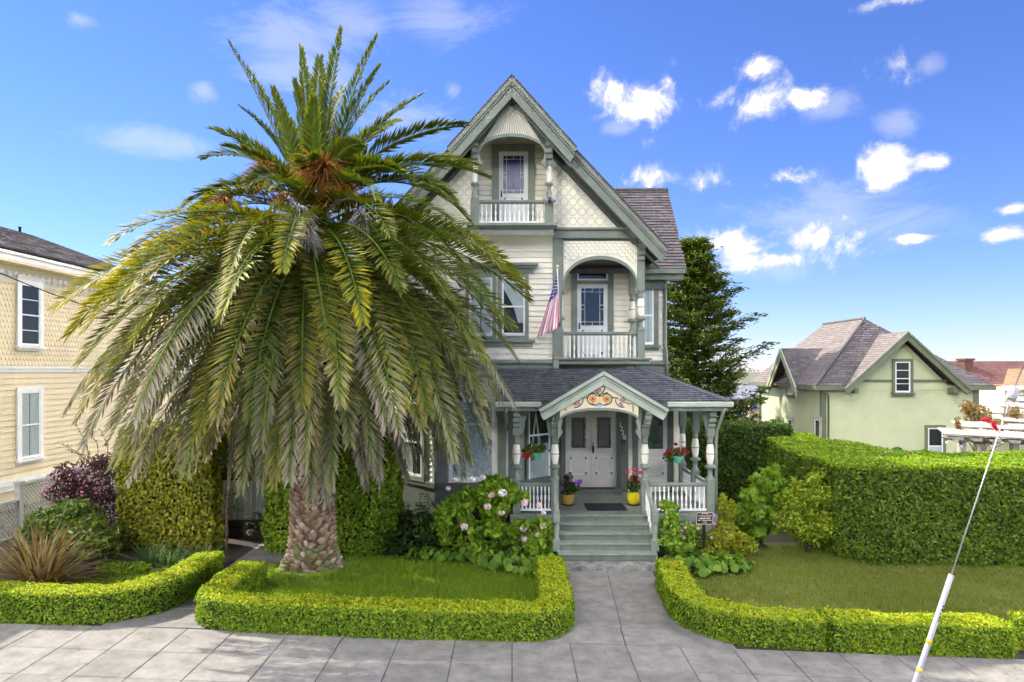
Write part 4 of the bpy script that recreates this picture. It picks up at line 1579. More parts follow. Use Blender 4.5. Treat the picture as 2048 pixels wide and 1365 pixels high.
# ---- porch ----------------------------------------------------------------------
FZ = 0.97
PY = 17.12
pf = MB().box(-0.05, 5.12, 17.0, YW - 0.004, FZ - 0.05, FZ).build('porch_floor', FLOORP, HX)
MB().box(-0.02, 1.06, 17.06, 17.10, 0.0, FZ - 0.051).build('porch_skirt', TRIM, HX)
MB().box(3.40, 5.08, 17.06, 17.10, 0.0, FZ - 0.051).build('porch_skirt', TRIM, HX)
MB().box(5.04, 5.08, 17.101, YW, 0.0, FZ - 0.051).build('porch_skirt', TRIM, HX)
MB().box(3.38, 5.14, 17.0, 17.055, FZ - 0.2, FZ - 0.052).build('porch_fascia', TRIM, HX, bevel=0.01)
MB().box(-0.05, 1.08, 17.0, 17.055, FZ - 0.2, FZ - 0.052).build('porch_fascia', TRIM, HX, bevel=0.01)
fw = MB().box(1.43, 4.95, YW - 0.025, YW - 0.004, FZ, 3.86).build('wall', CREAM2, HX)
siding(fw, FRONT(1.44, YW - 0.026, FZ + 0.02), 3.5, 2.85, 0.16, CREAM)
psq, ptu, ptop = WZ(957, PY), WZ(872, PY), WZ(812, PY)
for xpix in (1033, 1110, 1290, 1421):
    post(HX, WX(xpix, PY), PY + 0.03, FZ, psq, ptu, ptop, 0.19)
    bracket(HX, WX(xpix, PY), PY - 0.065, WZ(816, PY), 0.17, 0.5, 0.24)
X4 = WX(1421, PY)
post(HX, X4, 18.55, FZ, psq, ptu, ptop, 0.19)
post(HX, X4, 19.95, FZ, psq, ptu, ptop, 0.19)
# header beams
bz0, bz1 = WZ(829, PY), WZ(812, PY)
X1p, X2p, X3p = WX(1033, PY), WX(1110, PY), WX(1290, PY)
MB().box(X1p - 0.1, X2p + 0.1, PY - 0.04, PY + 0.12, bz1 + 0.001, bz1 + 0.12).box(X3p - 0.1, X4 + 0.1, PY - 0.04, PY + 0.12, bz1 + 0.001, bz1 + 0.12).build('header_beam', TRIM, HX)
MB().box(X4 - 0.06, X4 + 0.1, PY + 0.121, YW, bz1 + 0.001, bz1 + 0.12).build('header_beam', TRIM, HX)


def cut_panel(parent, x0, x1, y0, y1, z0, z1, r, m=TRIM, base_z=None):
    """panel with a round-headed opening and side scoops (keyhole arch)"""
    cx = (x0 + x1) / 2
    hw_ = (x1 - x0) / 2
    lo = []
    n = 24
    for i in range(n + 1):
        x = x0 + (x1 - x0) * i / n
        u = (x - cx)
        zz_ = z0 if abs(u) >= r else z0 + (z1 - 0.06 - z0) * math.sqrt(max(0, 1 - (u / r) ** 2))
        lo.append((x, zz_))
    return MB().strip(lo, [(p[0], z1) for p in lo], y0, y1).build('arched_panel', m, parent)


cut_panel(HX, X1p + 0.09, X2p - 0.09, PY + 0.0, PY + 0.06, WZ(868, PY), bz1, 0.30)
for s, xe in ((1, X3p + 0.095), (-1, X4 - 0.095)):
    poly = [(xe, bz1), (xe + s * 0.42, bz1), (xe + s * 0.42, bz1 - 0.09)] + [(xe + s * (0.42 - 0.36 * math.sin(R(15 * k))), bz1 - 0.09 - 0.36 + 0.36 * math.cos(R(15 * k))) for k in range(1, 7)] + [(xe, bz1 - 0.62)]
    MB().prism(poly, PY + 0.0, PY + 0.06).build('corner_fretwork', TRIM, HX)
MB().box(X3p + 0.52, X4 - 0.52, PY + 0.0, PY + 0.06, bz1 - 0.09, bz1).build('fretwork_rail', TRIM, HX)
# rails
rz0, rz1 = WZ(1022, PY), WZ(966, PY)
railing(HX, (X1p + 0.1, PY + 0.03), (X2p - 0.1, PY + 0.03), rz0, rz1, 8)
railing(HX, (X3p + 0.1, PY + 0.03), (X4 - 0.1, PY + 0.03), rz0, rz1, 13)
railing(HX, (X4, PY + 0.14), (X4, 18.45), rz0, rz1, 10)
railing(HX, (X4, 18.65), (X4, 19.85), rz0, rz1, 9)
# steps
st = thing('porch_steps', 'five painted green wooden steps leading up to the porch', 'steps', (2.2, 16.4, 0))
LZ, RIS, TRD = 0.12, 0.17, 0.28
TREADP = mat('highlit_tread_paint', (0.22, 0.25, 0.20), 0.5, 0.2, 5, 0.1, 40)  # lighter than the risers: nosing highlights painted into the tread colour
sxa, sxb = 1.12, 3.36
for k in range(5):
    y = 15.93 + TRD * k
    z = LZ + RIS * (k + 1)
    if k < 4:
        MB().box(sxa - 0.02, sxb + 0.02, y - 0.05, y + TRD + 0.02, z - 0.035, z).build('tread', TREADP, st, bevel=0.008)
    else:
        MB().box(sxa - 0.02, sxb + 0.02, y - 0.06, y + 0.0, z - 0.035, z).build('tread', TREADP, st, bevel=0.008)
    MB().box(sxa, sxb, y + 0.001, y + 0.03, z - RIS + 0.0, z - 0.036).build('riser', STEPP, st)
b = MB()
for xs_ in (sxa - 0.05, sxb + 0.005):
    b.add([(xs_, 15.95, 0.0), (xs_ + 0.045, 15.95, 0.0), (xs_ + 0.045, 17.05, 0.0), (xs_, 17.05, 0.0), (xs_, 15.95, 0.2), (xs_ + 0.045, 15.95, 0.2), (xs_ + 0.045, 17.05, 0.88), (xs_, 17.05, 0.88)],
          [(0, 3, 2, 1), (4, 5, 6, 7), (0, 1, 5, 4), (1, 2, 6, 5), (2, 3, 7, 6), (3, 0, 4, 7)])
b.build('stringer', TRIM, st)
ls = MB().box(1.0, 3.42, 15.5, 15.94, -0.05, LZ - 0.005)
tag(ls.build('stone_step', CONC_D, None, bevel=0.02), 'low worn stone step at the foot of the wooden porch stairs', 'step')
for s, xn, xp in ((-1, 1.05, X2p), (1, 3.39, X3p)):
    ny = 16.22
    nb = MB().box(xn - 0.09, xn + 0.09, ny - 0.09, ny + 0.09, 0.28, 0.56).box(xn - 0.08, xn + 0.08, ny - 0.08, ny + 0.08, 0.95, 1.22)
    nwl = nb.build('newel_post', TRIM, st, bevel=0.012)
    MB().lathe(xn, ny, [(0.085, 0.561), (0.06, 0.60), (0.07, 0.75), (0.085, 0.85), (0.06, 0.9), (0.08, 0.949)], 14).build('newel_turning', TRIM, nwl)
    MB().lathe(xn, ny, [(0.09, 1.221), (0.1, 1.24), (0.05, 1.27), (0.055, 1.33), (0.03, 1.38), (0.004, 1.40)], 14).build('newel_cap', TRIM, nwl)
    a_, c_ = Vector((xn, ny + 0.08, 1.13)), Vector((xp, PY - 0.07, 1.80))
    b = MB()
    q = [a_, c_]
    vs = []
    for p_ in q:
        vs += [(p_.x - 0.045, p_.y, p_.z - 0.04), (p_.x + 0.045, p_.y, p_.z - 0.04), (p_.x + 0.045, p_.y, p_.z + 0.04), (p_.x - 0.045, p_.y, p_.z + 0.04)]
    b.add(vs, [(0, 1, 2, 3), (7, 6, 5, 4), (0, 4, 5, 1), (1, 5, 6, 2), (2, 6, 7, 3), (3, 7, 4, 0)])
    b.build('stair_handrail', TRIM, st, bevel=0.012)
    me = baluster_mesh(0.62, 0.026)
    for k in range(6):
        t_ = (k + 0.6) / 6.3
        p_ = a_.lerp(c_, t_)
        put('baluster', me, st, Matrix.Translation((p_.x, p_.y, p_.z - 0.66)))

# porch roof
EY, EZ, TY, TZ = 16.72, WZ(803, 16.72), 18.55, 4.60
EXL, EXR, TXR = -0.40, 5.32, 5.32 - (TY - EY)
pr = slab_roof(HX, 'porch_roof', (EXL, EY, EZ), (EXR, EY, EZ), (TXR, TY, TZ), (EXL, TY, TZ), 0.07, SHINGLE)
ln = math.hypot(TY - EY, TZ - EZ)
shingles(pr, (EXL, EY - 0.02, EZ + 0.003), (1, 0, 0), (0, TY - EY, TZ - EZ), [(0, 0), (EXR - EXL, 0), (TXR - EXL, ln), (0, ln)], 0.15, 0.118, SHINGLE, th=0.03, name='roof_shingles', jit=0.5)
pr2 = slab_roof(HX, 'porch_roof', (EXR, EY, EZ), (EXR, YW + 0.1, EZ), (TXR, YW + 0.1, TZ), (TXR, TY, TZ), 0.07, SHINGLE)
ln2 = math.hypot(EXR - TXR, TZ - EZ)
shingles(pr2, (EXR + 0.02, EY, EZ + 0.003), (0, 1, 0), (TXR - EXR, 0, TZ - EZ), [(0, 0), (YW - EY, 0), (YW - EY, ln2), (TY - EY, ln2)], 0.15, 0.125, SHINGLE, th=0.03, name='roof_shingles', jit=0.5)
# hip caps, one by one
hipm = MB()
hipm.add([(-0.11, -0.09, -0.02), (0.11, -0.09, -0.02), (0, -0.09, 0.035), (-0.11, 0.1, -0.03), (0.11, 0.1, -0.03), (0, 0.1, 0.012)], [(0, 2, 5, 3), (1, 4, 5, 2), (0, 1, 2)])
hip_me = hipm.mesh('hip_shingle', SHINGLE)
A_, B_ = Vector((EXR, EY, EZ + 0.035)), Vector((TXR, TY, TZ + 0.035))
dv = (B_ - A_).normalized()
rx_ = dv.cross(Vector((0, 0, 1))).normalized()
up_ = rx_.cross(dv)
for k in range(17):
    p_ = A_.lerp(B_, (k + 0.4) / 17)
    M = Matrix.Identity(4)
    for i in range(3):
        M[i][0], M[i][1], M[i][2], M[i][3] = rx_[i], dv[i], up_[i], p_[i]
    put('hip_shingle', hip_me, pr, M)
# eaves gutter, fascia, soffit
MB().box(EXL - 0.03, 0.72, EY - 0.12, EY - 0.01, EZ - 0.14, EZ - 0.01).build('gutter', TRIM_L, HX, bevel=0.025)
gt = MB().box(3.78, EXR + 0.08, EY - 0.12, EY - 0.01, EZ - 0.14, EZ - 0.01)
gt.box(EXR - 0.01, EXR + 0.1, EY - 0.009, YW, EZ - 0.14, EZ - 0.01)
gt.build('gutter', TRIM_L, HX, bevel=0.025)
MB().box(EXL, EXR - 0.02, EY, EY + 0.1, EZ - 0.24, EZ - 0.075).box(EXR - 0.12, EXR - 0.015, EY + 0.101, YW, EZ - 0.24, EZ - 0.075).build('porch_frieze', TRIM, HX)
MB().box(EXL + 0.02, EXR - 0.13, EY + 0.102, YW, EZ - 0.17, EZ - 0.12).build('porch_ceiling', TRIM_L, HX)
b = MB()
b.tube([(EXR - 0.12, EY - 0.05, EZ - 0.15), (EXR - 0.15, EY, EZ - 0.30), (X4 + 0.16, PY - 0.02, EZ - 0.75), (X4 + 0.14, PY + 0.0, EZ - 0.95), (X4 + 0.14, PY, 0.4)], 0.04, 8)
b.build('downspout', TRIM, HX)
b = MB()
b.tube([(EXL + 0.25, EY - 0.05, EZ - 0.13), (EXL + 0.24, EY + 0.0, EZ - 0.3), (EXL + 0.25, EY + 0.4, EZ - 0.6), (EXL + 0.27, PY + 0.3, EZ - 0.75)], 0.04, 8)
b.build('downspout', TRIM, HX)
# left cheek of the roof
MB().add([(EXL, EY, EZ - 0.1), (EXL, TY, EZ - 0.1), (EXL, TY, TZ - 0.07), (EXL + 0.03, EY, EZ - 0.1), (EXL + 0.03, TY, EZ - 0.1), (EXL + 0.03, TY, TZ - 0.07)], [(0, 1, 2), (5, 4, 3), (0, 3, 4, 1), (0, 2, 5, 3)]).build('roof_cheek', TRIM, HX)

# entry gable
GY = 16.5
GX, GZ = WX(1207.5, GY), WZ(741, GY)
GHW, GEZ = (WX(1338, GY) - WX(1078, GY)) / 2, WZ(817, GY)
gs = (GZ - GEZ) / GHW
for s in (-1, 1):
    ex = GX + s * GHW
    back = 18.5
    o_ = slab_roof(HX, 'entry_roof', (ex, GY, GEZ), (ex, 17.3, GEZ), (GX, back, GZ), (GX, GY, GZ), 0.06, SHINGLE)
    ln = math.hypot(GHW, GZ - GEZ)
    shingles(o_, (ex, GY - 0.03, GEZ + 0.003), (0, 1, 0), (-s * GHW, 0, GZ - GEZ), [(0, 0), (0.55, 0), (2.0, ln), (0, ln)], 0.2, 0.125, SHINGLE, th=0.025, name='roof_shingles')
rake(HX, GX, GZ + 0.02, GHW + 0.02, GEZ + 0.0, GY, [
    (0.0, 0.03, -0.05, 0.08, SHINGLE),
    (0.03, 0.085, -0.045, 0.06, TRIM_L),
    (0.115, 0.035, -0.005, 0.06, TRIM),
    (0.15, 0.03, -0.02, 0.06, TRIM_L),
    (0.18, 0.15, 0.02, 0.09, TRIM_L)], 'rake_board', TRIM_L)
ey0, ey1 = WX(1120, 16.6), WX(1277, 16.6)
ezs, ezt = WZ(840, 16.6), WZ(816, 16.6)
lo = arch_pts(ey0, ey1, ezs, ezt, 30, 2.2)
MB().strip(lo, [(p[0], GZ - 0.12 - gs * abs(p[0] - GX)) for p in lo], 16.60, 16.66).build('entry_panel', mat('cream_entry_panel', (0.70, 0.64, 0.43), 0.55, 0.06, 3), HX)
cxm = (ey0 + ey1) / 2
band_lo = [(cxm + (p[0] - cxm) * 0.965, ezs + (p[1] - ezs) * 0.86 - 0.02) for p in lo]
MB().strip(band_lo, lo, 16.565, 16.70).build('arch_trim', TRIM, HX)
for s in (-1, 1):
    e = cxm + s * (ey1 - ey0) / 2
    poly = [(e + s * 0.02, ezs), (e - s * 0.07, ezs), (e - s * 0.02, ezs - 0.20), (e - s * 0.07, ezs - 0.30), (e - s * 0.0, ezs - 0.42), (e + s * 0.05, ezs - 0.5), (e + s * 0.05, ezs)]
    MB().prism(poly, 16.58, 16.68).build('arch_cusp', TRIM, HX)
    MB().box(min(e, e + s * 0.1), max(e, e + s * 0.1), 16.661, PY - 0.05, ezs - 0.02, bz1 + 0.1).build('entry_beam', TRIM_D, HX)
    bracket(HX, GX + s * (GHW - 0.42), PY - 0.1, GEZ + 0.02, 0.16, 0.45, 0.3, TRIM_L)
# painted carving on the entry panel
OY = 16.592
DKO = mat('dark_carved_scroll', (0.055, 0.06, 0.05), 0.6, 0.2, 20)
ORG = mat('orange_petal_paint', (0.62, 0.30, 0.10), 0.5, 0.15, 20)
PNK = mat('dusty_pink_paint', (0.42, 0.22, 0.22), 0.5, 0.25, 20)
REDP = mat('red_centre_paint', (0.35, 0.08, 0.05), 0.5, 0.1, 20)
YLP = mat('tulip_yellow_paint', (0.72, 0.55, 0.10), 0.5, 0.1, 20)
BLP = mat('blue_bud_paint', (0.28, 0.40, 0.62), 0.5, 0.1, 20)


def O(cx, cy):         # carving drawn from the photo at its own depth
    return (WX(1080 + cx / 8.533, OY), WZ(740 + cy / 8.533, OY))


def scroll(pts, r=0.014):
    b_ = MB()
    b_.tube([(O(*p)[0], OY, O(*p)[1]) for p in pts], r, 5)
    b_.build('carved_scroll', DKO, HX)


def spiral(cx, cy, r0, a0, turns, n=14, sx=1):
    return [(cx + sx * r0 * (1 - 0.0 * i / n) * math.cos(R(a0 + turns * 360 * i / n)), cy + r0 * math.sin(R(a0 + turns * 360 * i / n))) for i in range(n + 1)]


scroll(spiral(900, 500, 92, -30, -0.72))
scroll(spiral(1135, 500, 92, -30, -0.72, sx=-1) if False else [(2035 - p[0], p[1]) for p in spiral(900, 500, 92, -30, -0.72)])
scroll([(1018, 460), (985, 400), (940, 350), (925, 335)])
scroll([(1018, 460), (1050, 400), (1095, 350), (1105, 310), (1080, 285), (1050, 290)])
scroll([(870, 390), (930, 395), (990, 400), (1018, 430)], 0.01)
scroll([(1165, 385), (1105, 400), (1050, 405), (1018, 430)], 0.01)
scroll([(810, 475), (760, 478), (700, 490), (640, 500)])
scroll([(1225, 475), (1280, 478), (1330, 484)])
scroll([(880, 570), (900, 600), (950, 610), (1000, 580), (1018, 570), (1040, 585), (1090, 608), (1135, 598), (1150, 572)], 0.011)
scroll([(740, 500), (725, 560), (690, 610), (640, 640), (585, 640)], 0.012)
scroll([(1285, 505), (1300, 565), (1340, 615), (1390, 640), (1440, 635)], 0.012)
scroll([(640, 545), (560, 560), (500, 580), (440, 595), (435, 640), (440, 700)], 0.010)
scroll([(1400, 550), (1460, 560), (1520, 585), (1590, 570), (1585, 640), (1590, 715)], 0.010)
scroll([(1420, 495), (1425, 470), (1440, 455)], 0.012)
for fx in (900, 1135):
    cx_, cz_ = O(fx, 500)
    fl = MB()
    for k in range(8):
        a = 2 * pi * k / 8
        px_, pz_ = cx_ + 0.062 * math.cos(a), cz_ + 0.062 * math.sin(a)
        fl.add([(px_ + 0.036 * math.cos(2 * pi * j / 8), OY - 0.012, pz_ + 0.036 * math.sin(2 * pi * j / 8)) for j in range(8)] + [(px_ + 0.036 * math.cos(2 * pi * j / 8), OY + 0.008, pz_ + 0.036 * math.sin(2 * pi * j / 8)) for j in range(8)],
               [tuple(range(8))] + [(j, j + 8, (j + 1) % 8 + 8, (j + 1) % 8) for j in range(8)])
        for i_ in range(-16, 0):
            x_, y_, z_ = fl.v[i_]
            fl.v[i_] = (x_, y_ - 0.0015 * k, z_)
    fo = fl.build('carved_flower', ORG, HX)
    MB().prism([(cx_ + 0.035 * math.cos(2 * pi * j / 10), cz_ + 0.035 * math.sin(2 * pi * j / 10)) for j in range(10)], OY - 0.04, OY - 0.026).build('flower_centre', REDP, fo)


def petals(name, pts, m, dy=0.0):
    for i, tri in enumerate(pts):
        MB().prism([O(*p) for p in tri], OY - 0.012 - dy - 0.002 * i, OY + 0.006 - 0.002 * i).build(name, m, HX)


petals('carved_leaf', [[(600, 520), (650, 490), (690, 520), (660, 570), (610, 560)], [(560, 570), (610, 560), (640, 600), (590, 610)], [(650, 560), (700, 570), (690, 610), (640, 630), (620, 600)], [(1345, 510), (1390, 480), (1420, 520), (1390, 550)], [(1420, 500), (1470, 495), (1440, 540), (1400, 545)], [(1335, 560), (1390, 555), (1420, 600), (1390, 635), (1350, 600)]], PNK)
petals('carved_tulip', [[(970, 470), (1000, 490), (1018, 470), (1040, 490), (1065, 470), (1045, 520), (1040, 550), (1000, 550), (990, 520)]], YLP)
petals('carved_bud', [[(975, 625), (990, 590), (1018, 578), (1045, 592), (1055, 625)]], BLP)
petals('carved_urn', [[(970, 350), (975, 310), (1030, 300), (1050, 330), (1040, 375), (1010, 400), (985, 385)]], PNK)

# front double doors
DYW = YW - 0.072
ddx0, ddx1 = WX(1131, DYW), WX(1233, DYW)
dz0 = FZ + 0.13
dtop = WZ(823, DYW)
MB().box(ddx0 - 0.1, ddx1 + 0.12, DYW - 0.35, YW - 0.03, FZ + 0.001, dz0 - 0.002).build('door_step', STEPP, HX, bevel=0.01)
cs = MB().box(ddx0 - 0.14, ddx0 - 0.004, DYW - 0.05, DYW + 0.02, dz0, dtop + 0.16)
cs.box(ddx1 + 0.004, ddx1 + 0.06, DYW - 0.06, DYW + 0.02, dz0, dtop + 0.16)
cs.box(ddx1 + 0.065, ddx1 + 0.34, DYW - 0.05, DYW + 0.02, FZ, dtop + 0.16)
cs.box(ddx0 - 0.003, ddx1 + 0.003, DYW - 0.05, DYW + 0.02, dtop + 0.004, dtop + 0.16)
cs.build('door_casing', TRIM_D, HX)
wd = (ddx1 - ddx0) / 2
for k in range(2):
    x = ddx0 + wd * k
    M = FRONT(x + 0.004, DYW + 0.01, dz0 + 0.005)
    w = wd - 0.008
    h = dtop - dz0 - 0.006
    g0, g1 = WZ(897, DYW) - dz0, WZ(835, DYW) - dz0
    m0 = 0.155
    d = MB()
    d.box(0, w, 0, 0.014, 0, h)
    d.box(0, m0, 0.014, 0.042, 0, h).box(w - m0, w, 0.014, 0.042, 0, h)
    d.box(m0, w - m0, 0.014, 0.042, 0, g0).box(m0, w - m0, 0.014, 0.042, g1, h)
    p = d.build('front_door', GREYDOOR, HX, M)
    MB().box(m0 + 0.07, w - m0 - 0.07, 0.018, 0.024, g0 + 0.07, g1 - 0.07).build('etched_pane', ETCHED, p, M)
    MB().box(m0, w - m0, 0.0145, 0.0175, g0, g1).build('lead_came', BLACKM, p, M)
    for (a_, b_, c_, d_, nn) in ((m0, w - m0, g0, g0 + 0.05, 6), (m0, w - m0, g1 - 0.05, g1, 6)):
        for i in range(nn):
            xa = a_ + (b_ - a_) * i / nn
            xb = a_ + (b_ - a_) * (i + 1) / nn
            MB().box(xa + 0.006, xb - 0.006, 0.018, 0.023, c_ + 0.006, d_ - 0.006).build('border_pane', LEADED, p, M)
    for sx_ in (m0, w - m0 - 0.05):
        for i in range(10):
            za = g0 + 0.05 + (g1 - g0 - 0.1) * i / 10
            zb = g0 + 0.05 + (g1 - g0 - 0.1) * (i + 1) / 10
            MB().box(sx_ + 0.006, sx_ + 0.044, 0.018, 0.023, za + 0.006, zb - 0.006).build('border_pane', LEADED, p, M)
    notch_panel(p, M, m0 - 0.03, w - m0 + 0.03, WZ(950, DYW) - dz0 + 0.02, WZ(915, DYW) - dz0 + 0.0, 0.043, 0.09)
    if k == 1:
        MB().box(0.03, 0.085, 0.043, 0.06, g0 - 0.14, g0 + 0.08).tube([(0.058, 0.06, g0 - 0.11), (0.058, 0.1, g0 - 0.07), (0.058, 0.1, g0 - 0.0), (0.058, 0.06, g0 + 0.03)], 0.012, 6).build('door_handle', BLACKM, p, M)
        MB().lathe(0.058, 0.05, [(0.0, g0 + 0.12), (0.022, g0 + 0.125), (0.022, g0 + 0.155), (0.0, g0 + 0.16)], 10).build('deadbolt', BLACKM, p, M)
# second door with a large light
sx0_, sx1_ = WX(1276, DYW), WX(1334, DYW)
M = FRONT(sx0_, DYW + 0.01, FZ + 0.06)
w, h = sx1_ - sx0_, WZ(812, DYW) - FZ - 0.06
g0 = WZ(898, DYW) - FZ - 0.06
d = MB().box(0, w, 0, 0.014, 0, h).box(0, 0.1, 0.014, 0.042, 0, h).box(w - 0.12, w, 0.014, 0.042, 0, h).box(0.1, w - 0.12, 0.014, 0.042, 0, g0).box(0.1, w - 0.12, 0.014, 0.042, h - 0.1, h)
p = d.build('side_door', GREYDOOR, HX, M)
MB().box(0.1, w - 0.12, 0.026, 0.03, g0, h - 0.1).build('glass_pane', GLASS, p, M)
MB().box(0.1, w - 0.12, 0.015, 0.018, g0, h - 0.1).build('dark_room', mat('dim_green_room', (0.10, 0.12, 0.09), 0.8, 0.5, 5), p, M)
notch_panel(p, M, 0.08, w - 0.1, WZ(950, DYW) - FZ - 0.04, WZ(915, DYW) - FZ - 0.06, 0.043, 0.09)
MB().box(sx0_ - 0.16, sx0_ - 0.004, DYW - 0.05, DYW + 0.02, FZ, 3.6).box(sx1_ + 0.004, sx1_ + 0.18, DYW - 0.05, DYW + 0.02, FZ, 3.6).build('door_casing', TRIM_D, HX)


# writing
def text(name, body, size, M, m, parent, align='CENTER', depth=0.004):
    cu = bpy.data.curves.new(name, 'FONT')
    cu.body = body
    cu.size = size
    cu.align_x = align
    cu.extrude = depth
    o = bpy.data.objects.new(name + '_tmp', cu)
    COL.objects.link(o)
    dg = bpy.context.evaluated_depsgraph_get()
    me = bpy.data.meshes.new_from_object(o.evaluated_get(dg))
    bpy.data.objects.remove(o, do_unlink=True)
    me.transform(M)
    me.materials.clear()
    me.materials.append(m)
    o2 = bpy.data.objects.new(name, me)
    link(o2, parent)
    return o2


def TXT(x, Y, z, tilt=0.0):
    """text plane facing the street"""
    return Matrix.Translation((x, Y, z)) @ Matrix.Rotation(R(90), 4, 'X') @ Matrix.Rotation(tilt, 4, 'Z')


hn_ = thing('house_number', 'white house number 1228 stepping diagonally down the door frame', 'house number', (WX(1245, DYW), DYW - 0.05, WZ(865, DYW)))
for ch, px_, py_ in (('1', 1241, 851), ('2', 1243.5, 859), ('2', 1246, 867), ('8', 1249, 877)):
    o_ = text('digit', ch, 0.20, TXT(WX(px_, DYW - 0.06), DYW - 0.056, WZ(py_ + 3.5, DYW - 0.06)), WHITE, hn_)
pl = MB()
xx, zz = WX(1246, DYW - 0.06), WZ(884, DYW - 0.06)
pl.prism([(xx + 0.075 * math.cos(2 * pi * j / 20), zz + 0.075 * math.sin(2 * pi * j / 20)) for j in range(20)], DYW - 0.075, DYW - 0.051)
pl.prism([(xx + 0.05 * math.cos(2 * pi * j / 16), zz + 0.05 * math.sin(2 * pi * j / 16)) for j in range(16)], DYW - 0.083, DYW - 0.076, 1)
tag(pl.build('plaque', [BLACKM, mat('bronze', (0.10, 0.07, 0.035), 0.4, 0.2, 20, metal=0.6)], None), 'round dark plaque under the house number', 'plaque')

# ================================================================== SMALL THINGS ON THE HOUSE
# flag
fl = thing('flag', 'faded american flag hanging from a slanted pole on the balcony post', 'flag', (1.2, 18.5, 5.6))
pb_, pt_ = Vector((WX(1119, 18.5), 18.5, WZ(648, 18.5))), Vector((WX(1114.5, 17.55), 17.55, WZ(537, 17.55)))
MB().tube([pb_, pt_], 0.016, 8).build('pole', WHITE, fl)
MB().tube([pb_ + Vector((0, 0.06, -0.06)), pb_ + Vector((0, -0.05, 0.05))], 0.03, 8).build('pole_bracket', TRIM_D, fl)
fz = pt_.z + 0.045
MB().lathe(pt_.x, pt_.y, [(0.0, fz - 0.045), (0.03, fz - 0.035), (0.045, fz), (0.03, fz + 0.035), (0.0, fz + 0.045)], 12).build('finial', mat('brass_ball', (0.75, 0.62, 0.30), 0.3, 0.05, 10, metal=0.4), fl)
FR = mat('faded_red_cloth', (0.66, 0.20, 0.235), 0.8, 0.08, 20)
FW = mat('white_cloth', (0.80, 0.79, 0.82), 0.8, 0.04, 20)
FB = mat('navy_cloth', (0.055, 0.055, 0.22), 0.8, 0.1, 20)
NU, NV = 26, 36
fm = MB()


def flag_p(u, v):
    YT, YB_ = 17.75, 17.95
    tl = (1114.0, 543.0)
    trr = (1117.5, 545.0)
    bl, br = (1074.0, 675.0), (1119.5, 655.0)
    lx = tl[0] + (bl[0] - tl[0]) * v ** 1.12
    ly = tl[1] + (bl[1] - tl[1]) * v
    rx_ = trr[0] + (br[0] - trr[0]) * v
    ry_ = trr[1] + (br[1] - trr[1]) * v
    x, y = lx + (rx_ - lx) * u, ly + (ry_ - ly) * u
    Y = YT + (YB_ - YT) * u + 0.16 * v + 0.07 * math.sin(u * 15 + 0.6) * v ** 0.8 + 0.02 * math.sin(v * 9 + u * 4)
    return (WX(x, 17.85), Y, WZ(y, 17.85))


vs = [flag_p(i / NU, j / NV) for j in range(NV + 1) for i in range(NU + 1)]
for j in range(NV):
    for i in range(NU):
        u, v = (i + 0.5) / NU, (j + 0.5) / NV
        mi = 0 if (i // 2) % 2 == 0 else 1
        if v < 0.50 - 0.17 * u:
            mi = 2
        a = j * (NU + 1) + i
        fm.add([], [])
        fm.f.append((a, a + 1, a + NU + 2, a + NU + 1))
        fm.mi.append(mi)
        fm.sm.append(True)
fm.v = vs
cloth = fm.build('flag_cloth', [FR, FW, FB], fl)
sm_ = cloth.modifiers.new('thickness', 'SOLIDIFY')
sm_.thickness = 0.004
stb = MB()
for j in range(9):
    for i in range(6):
        u, v = (i + 0.5 + 0.5 * (j % 2)) / 6.5, 0.07 + j * 0.052
        if v > 0.46 - 0.17 * u or v < 0.07:
            continue
        if j < 3 and i % 2:
            continue
        p_ = Vector(flag_p(u, v))
        r_ = 0.020 + 0.006 * v
        pts = []
        for k in range(10):
            rr_ = r_ if k % 2 == 0 else r_ * 0.5
            pts.append((p_.x + rr_ * 0.8 * math.sin(2 * pi * k / 10), p_.y - 0.012, p_.z + rr_ * math.cos(2 * pi * k / 10)))
        stb.add(pts, [tuple(range(10))])
stb.build('stars', FW, cloth)

# floodlight camera at the attic post
cl = thing('security_floodlight', 'small grey twin floodlight with sensor mounted on the attic balcony corner', 'floodlight', (WX(1099, 17.95), 17.95, WZ(400, 17.95)))
fx, fy, fz = WX(1099, 17.95), 17.95, WZ(400, 17.95)
MB().box(fx - 0.04, fx + 0.04, fy - 0.02, fy + 0.09, fz - 0.05, fz + 0.06).build('mount', BLACKM, cl, bevel=0.01)
GLM = mat('grey_lamp_housing', (0.30, 0.32, 0.32), 0.4, 0.1, 10)
for s in (-1, 1):
    MB().tube([(fx + s * 0.03, fy, fz), (fx + s * 0.09, fy - 0.05, fz - 0.01), (fx + s * 0.12, fy - 0.14, fz - 0.04)], [0.03, 0.045, 0.065], 10).build('lamp_head', GLM, cl)
MB().lathe(fx, fy - 0.05, [(0.0, fz - 0.10), (0.03, fz - 0.09), (0.035, fz - 0.05), (0.02, fz - 0.045)], 10).build('sensor', BLACKM, cl)

# doormats
dm = MB()
mx0, mx1 = WX(1160, 18.0), WX(1238, 18.0)
dm.box(1.92, 2.96, 17.45, 18.35, FZ + 0.003, FZ + 0.018)
o_ = dm.build('doormat', mat('dark_rubber_mat', (0.018, 0.022, 0.03), 0.9, 0.3, 60, 0.6, 150), None, bevel=0.006)
tag(o_, 'dark blue black rubber doormat on the porch floor', 'doormat')
dm = MB().box(1.85, 3.0, YW - 0.39, YW - 0.07, dz0 + 0.002, dz0 + 0.016)
tag(dm.build('threshold_mat', mat('red_brown_mat', (0.10, 0.045, 0.032), 0.95, 0.4, 30, 0.5, 100), None), 'narrow red brown mat on the step before the double doors', 'doormat')

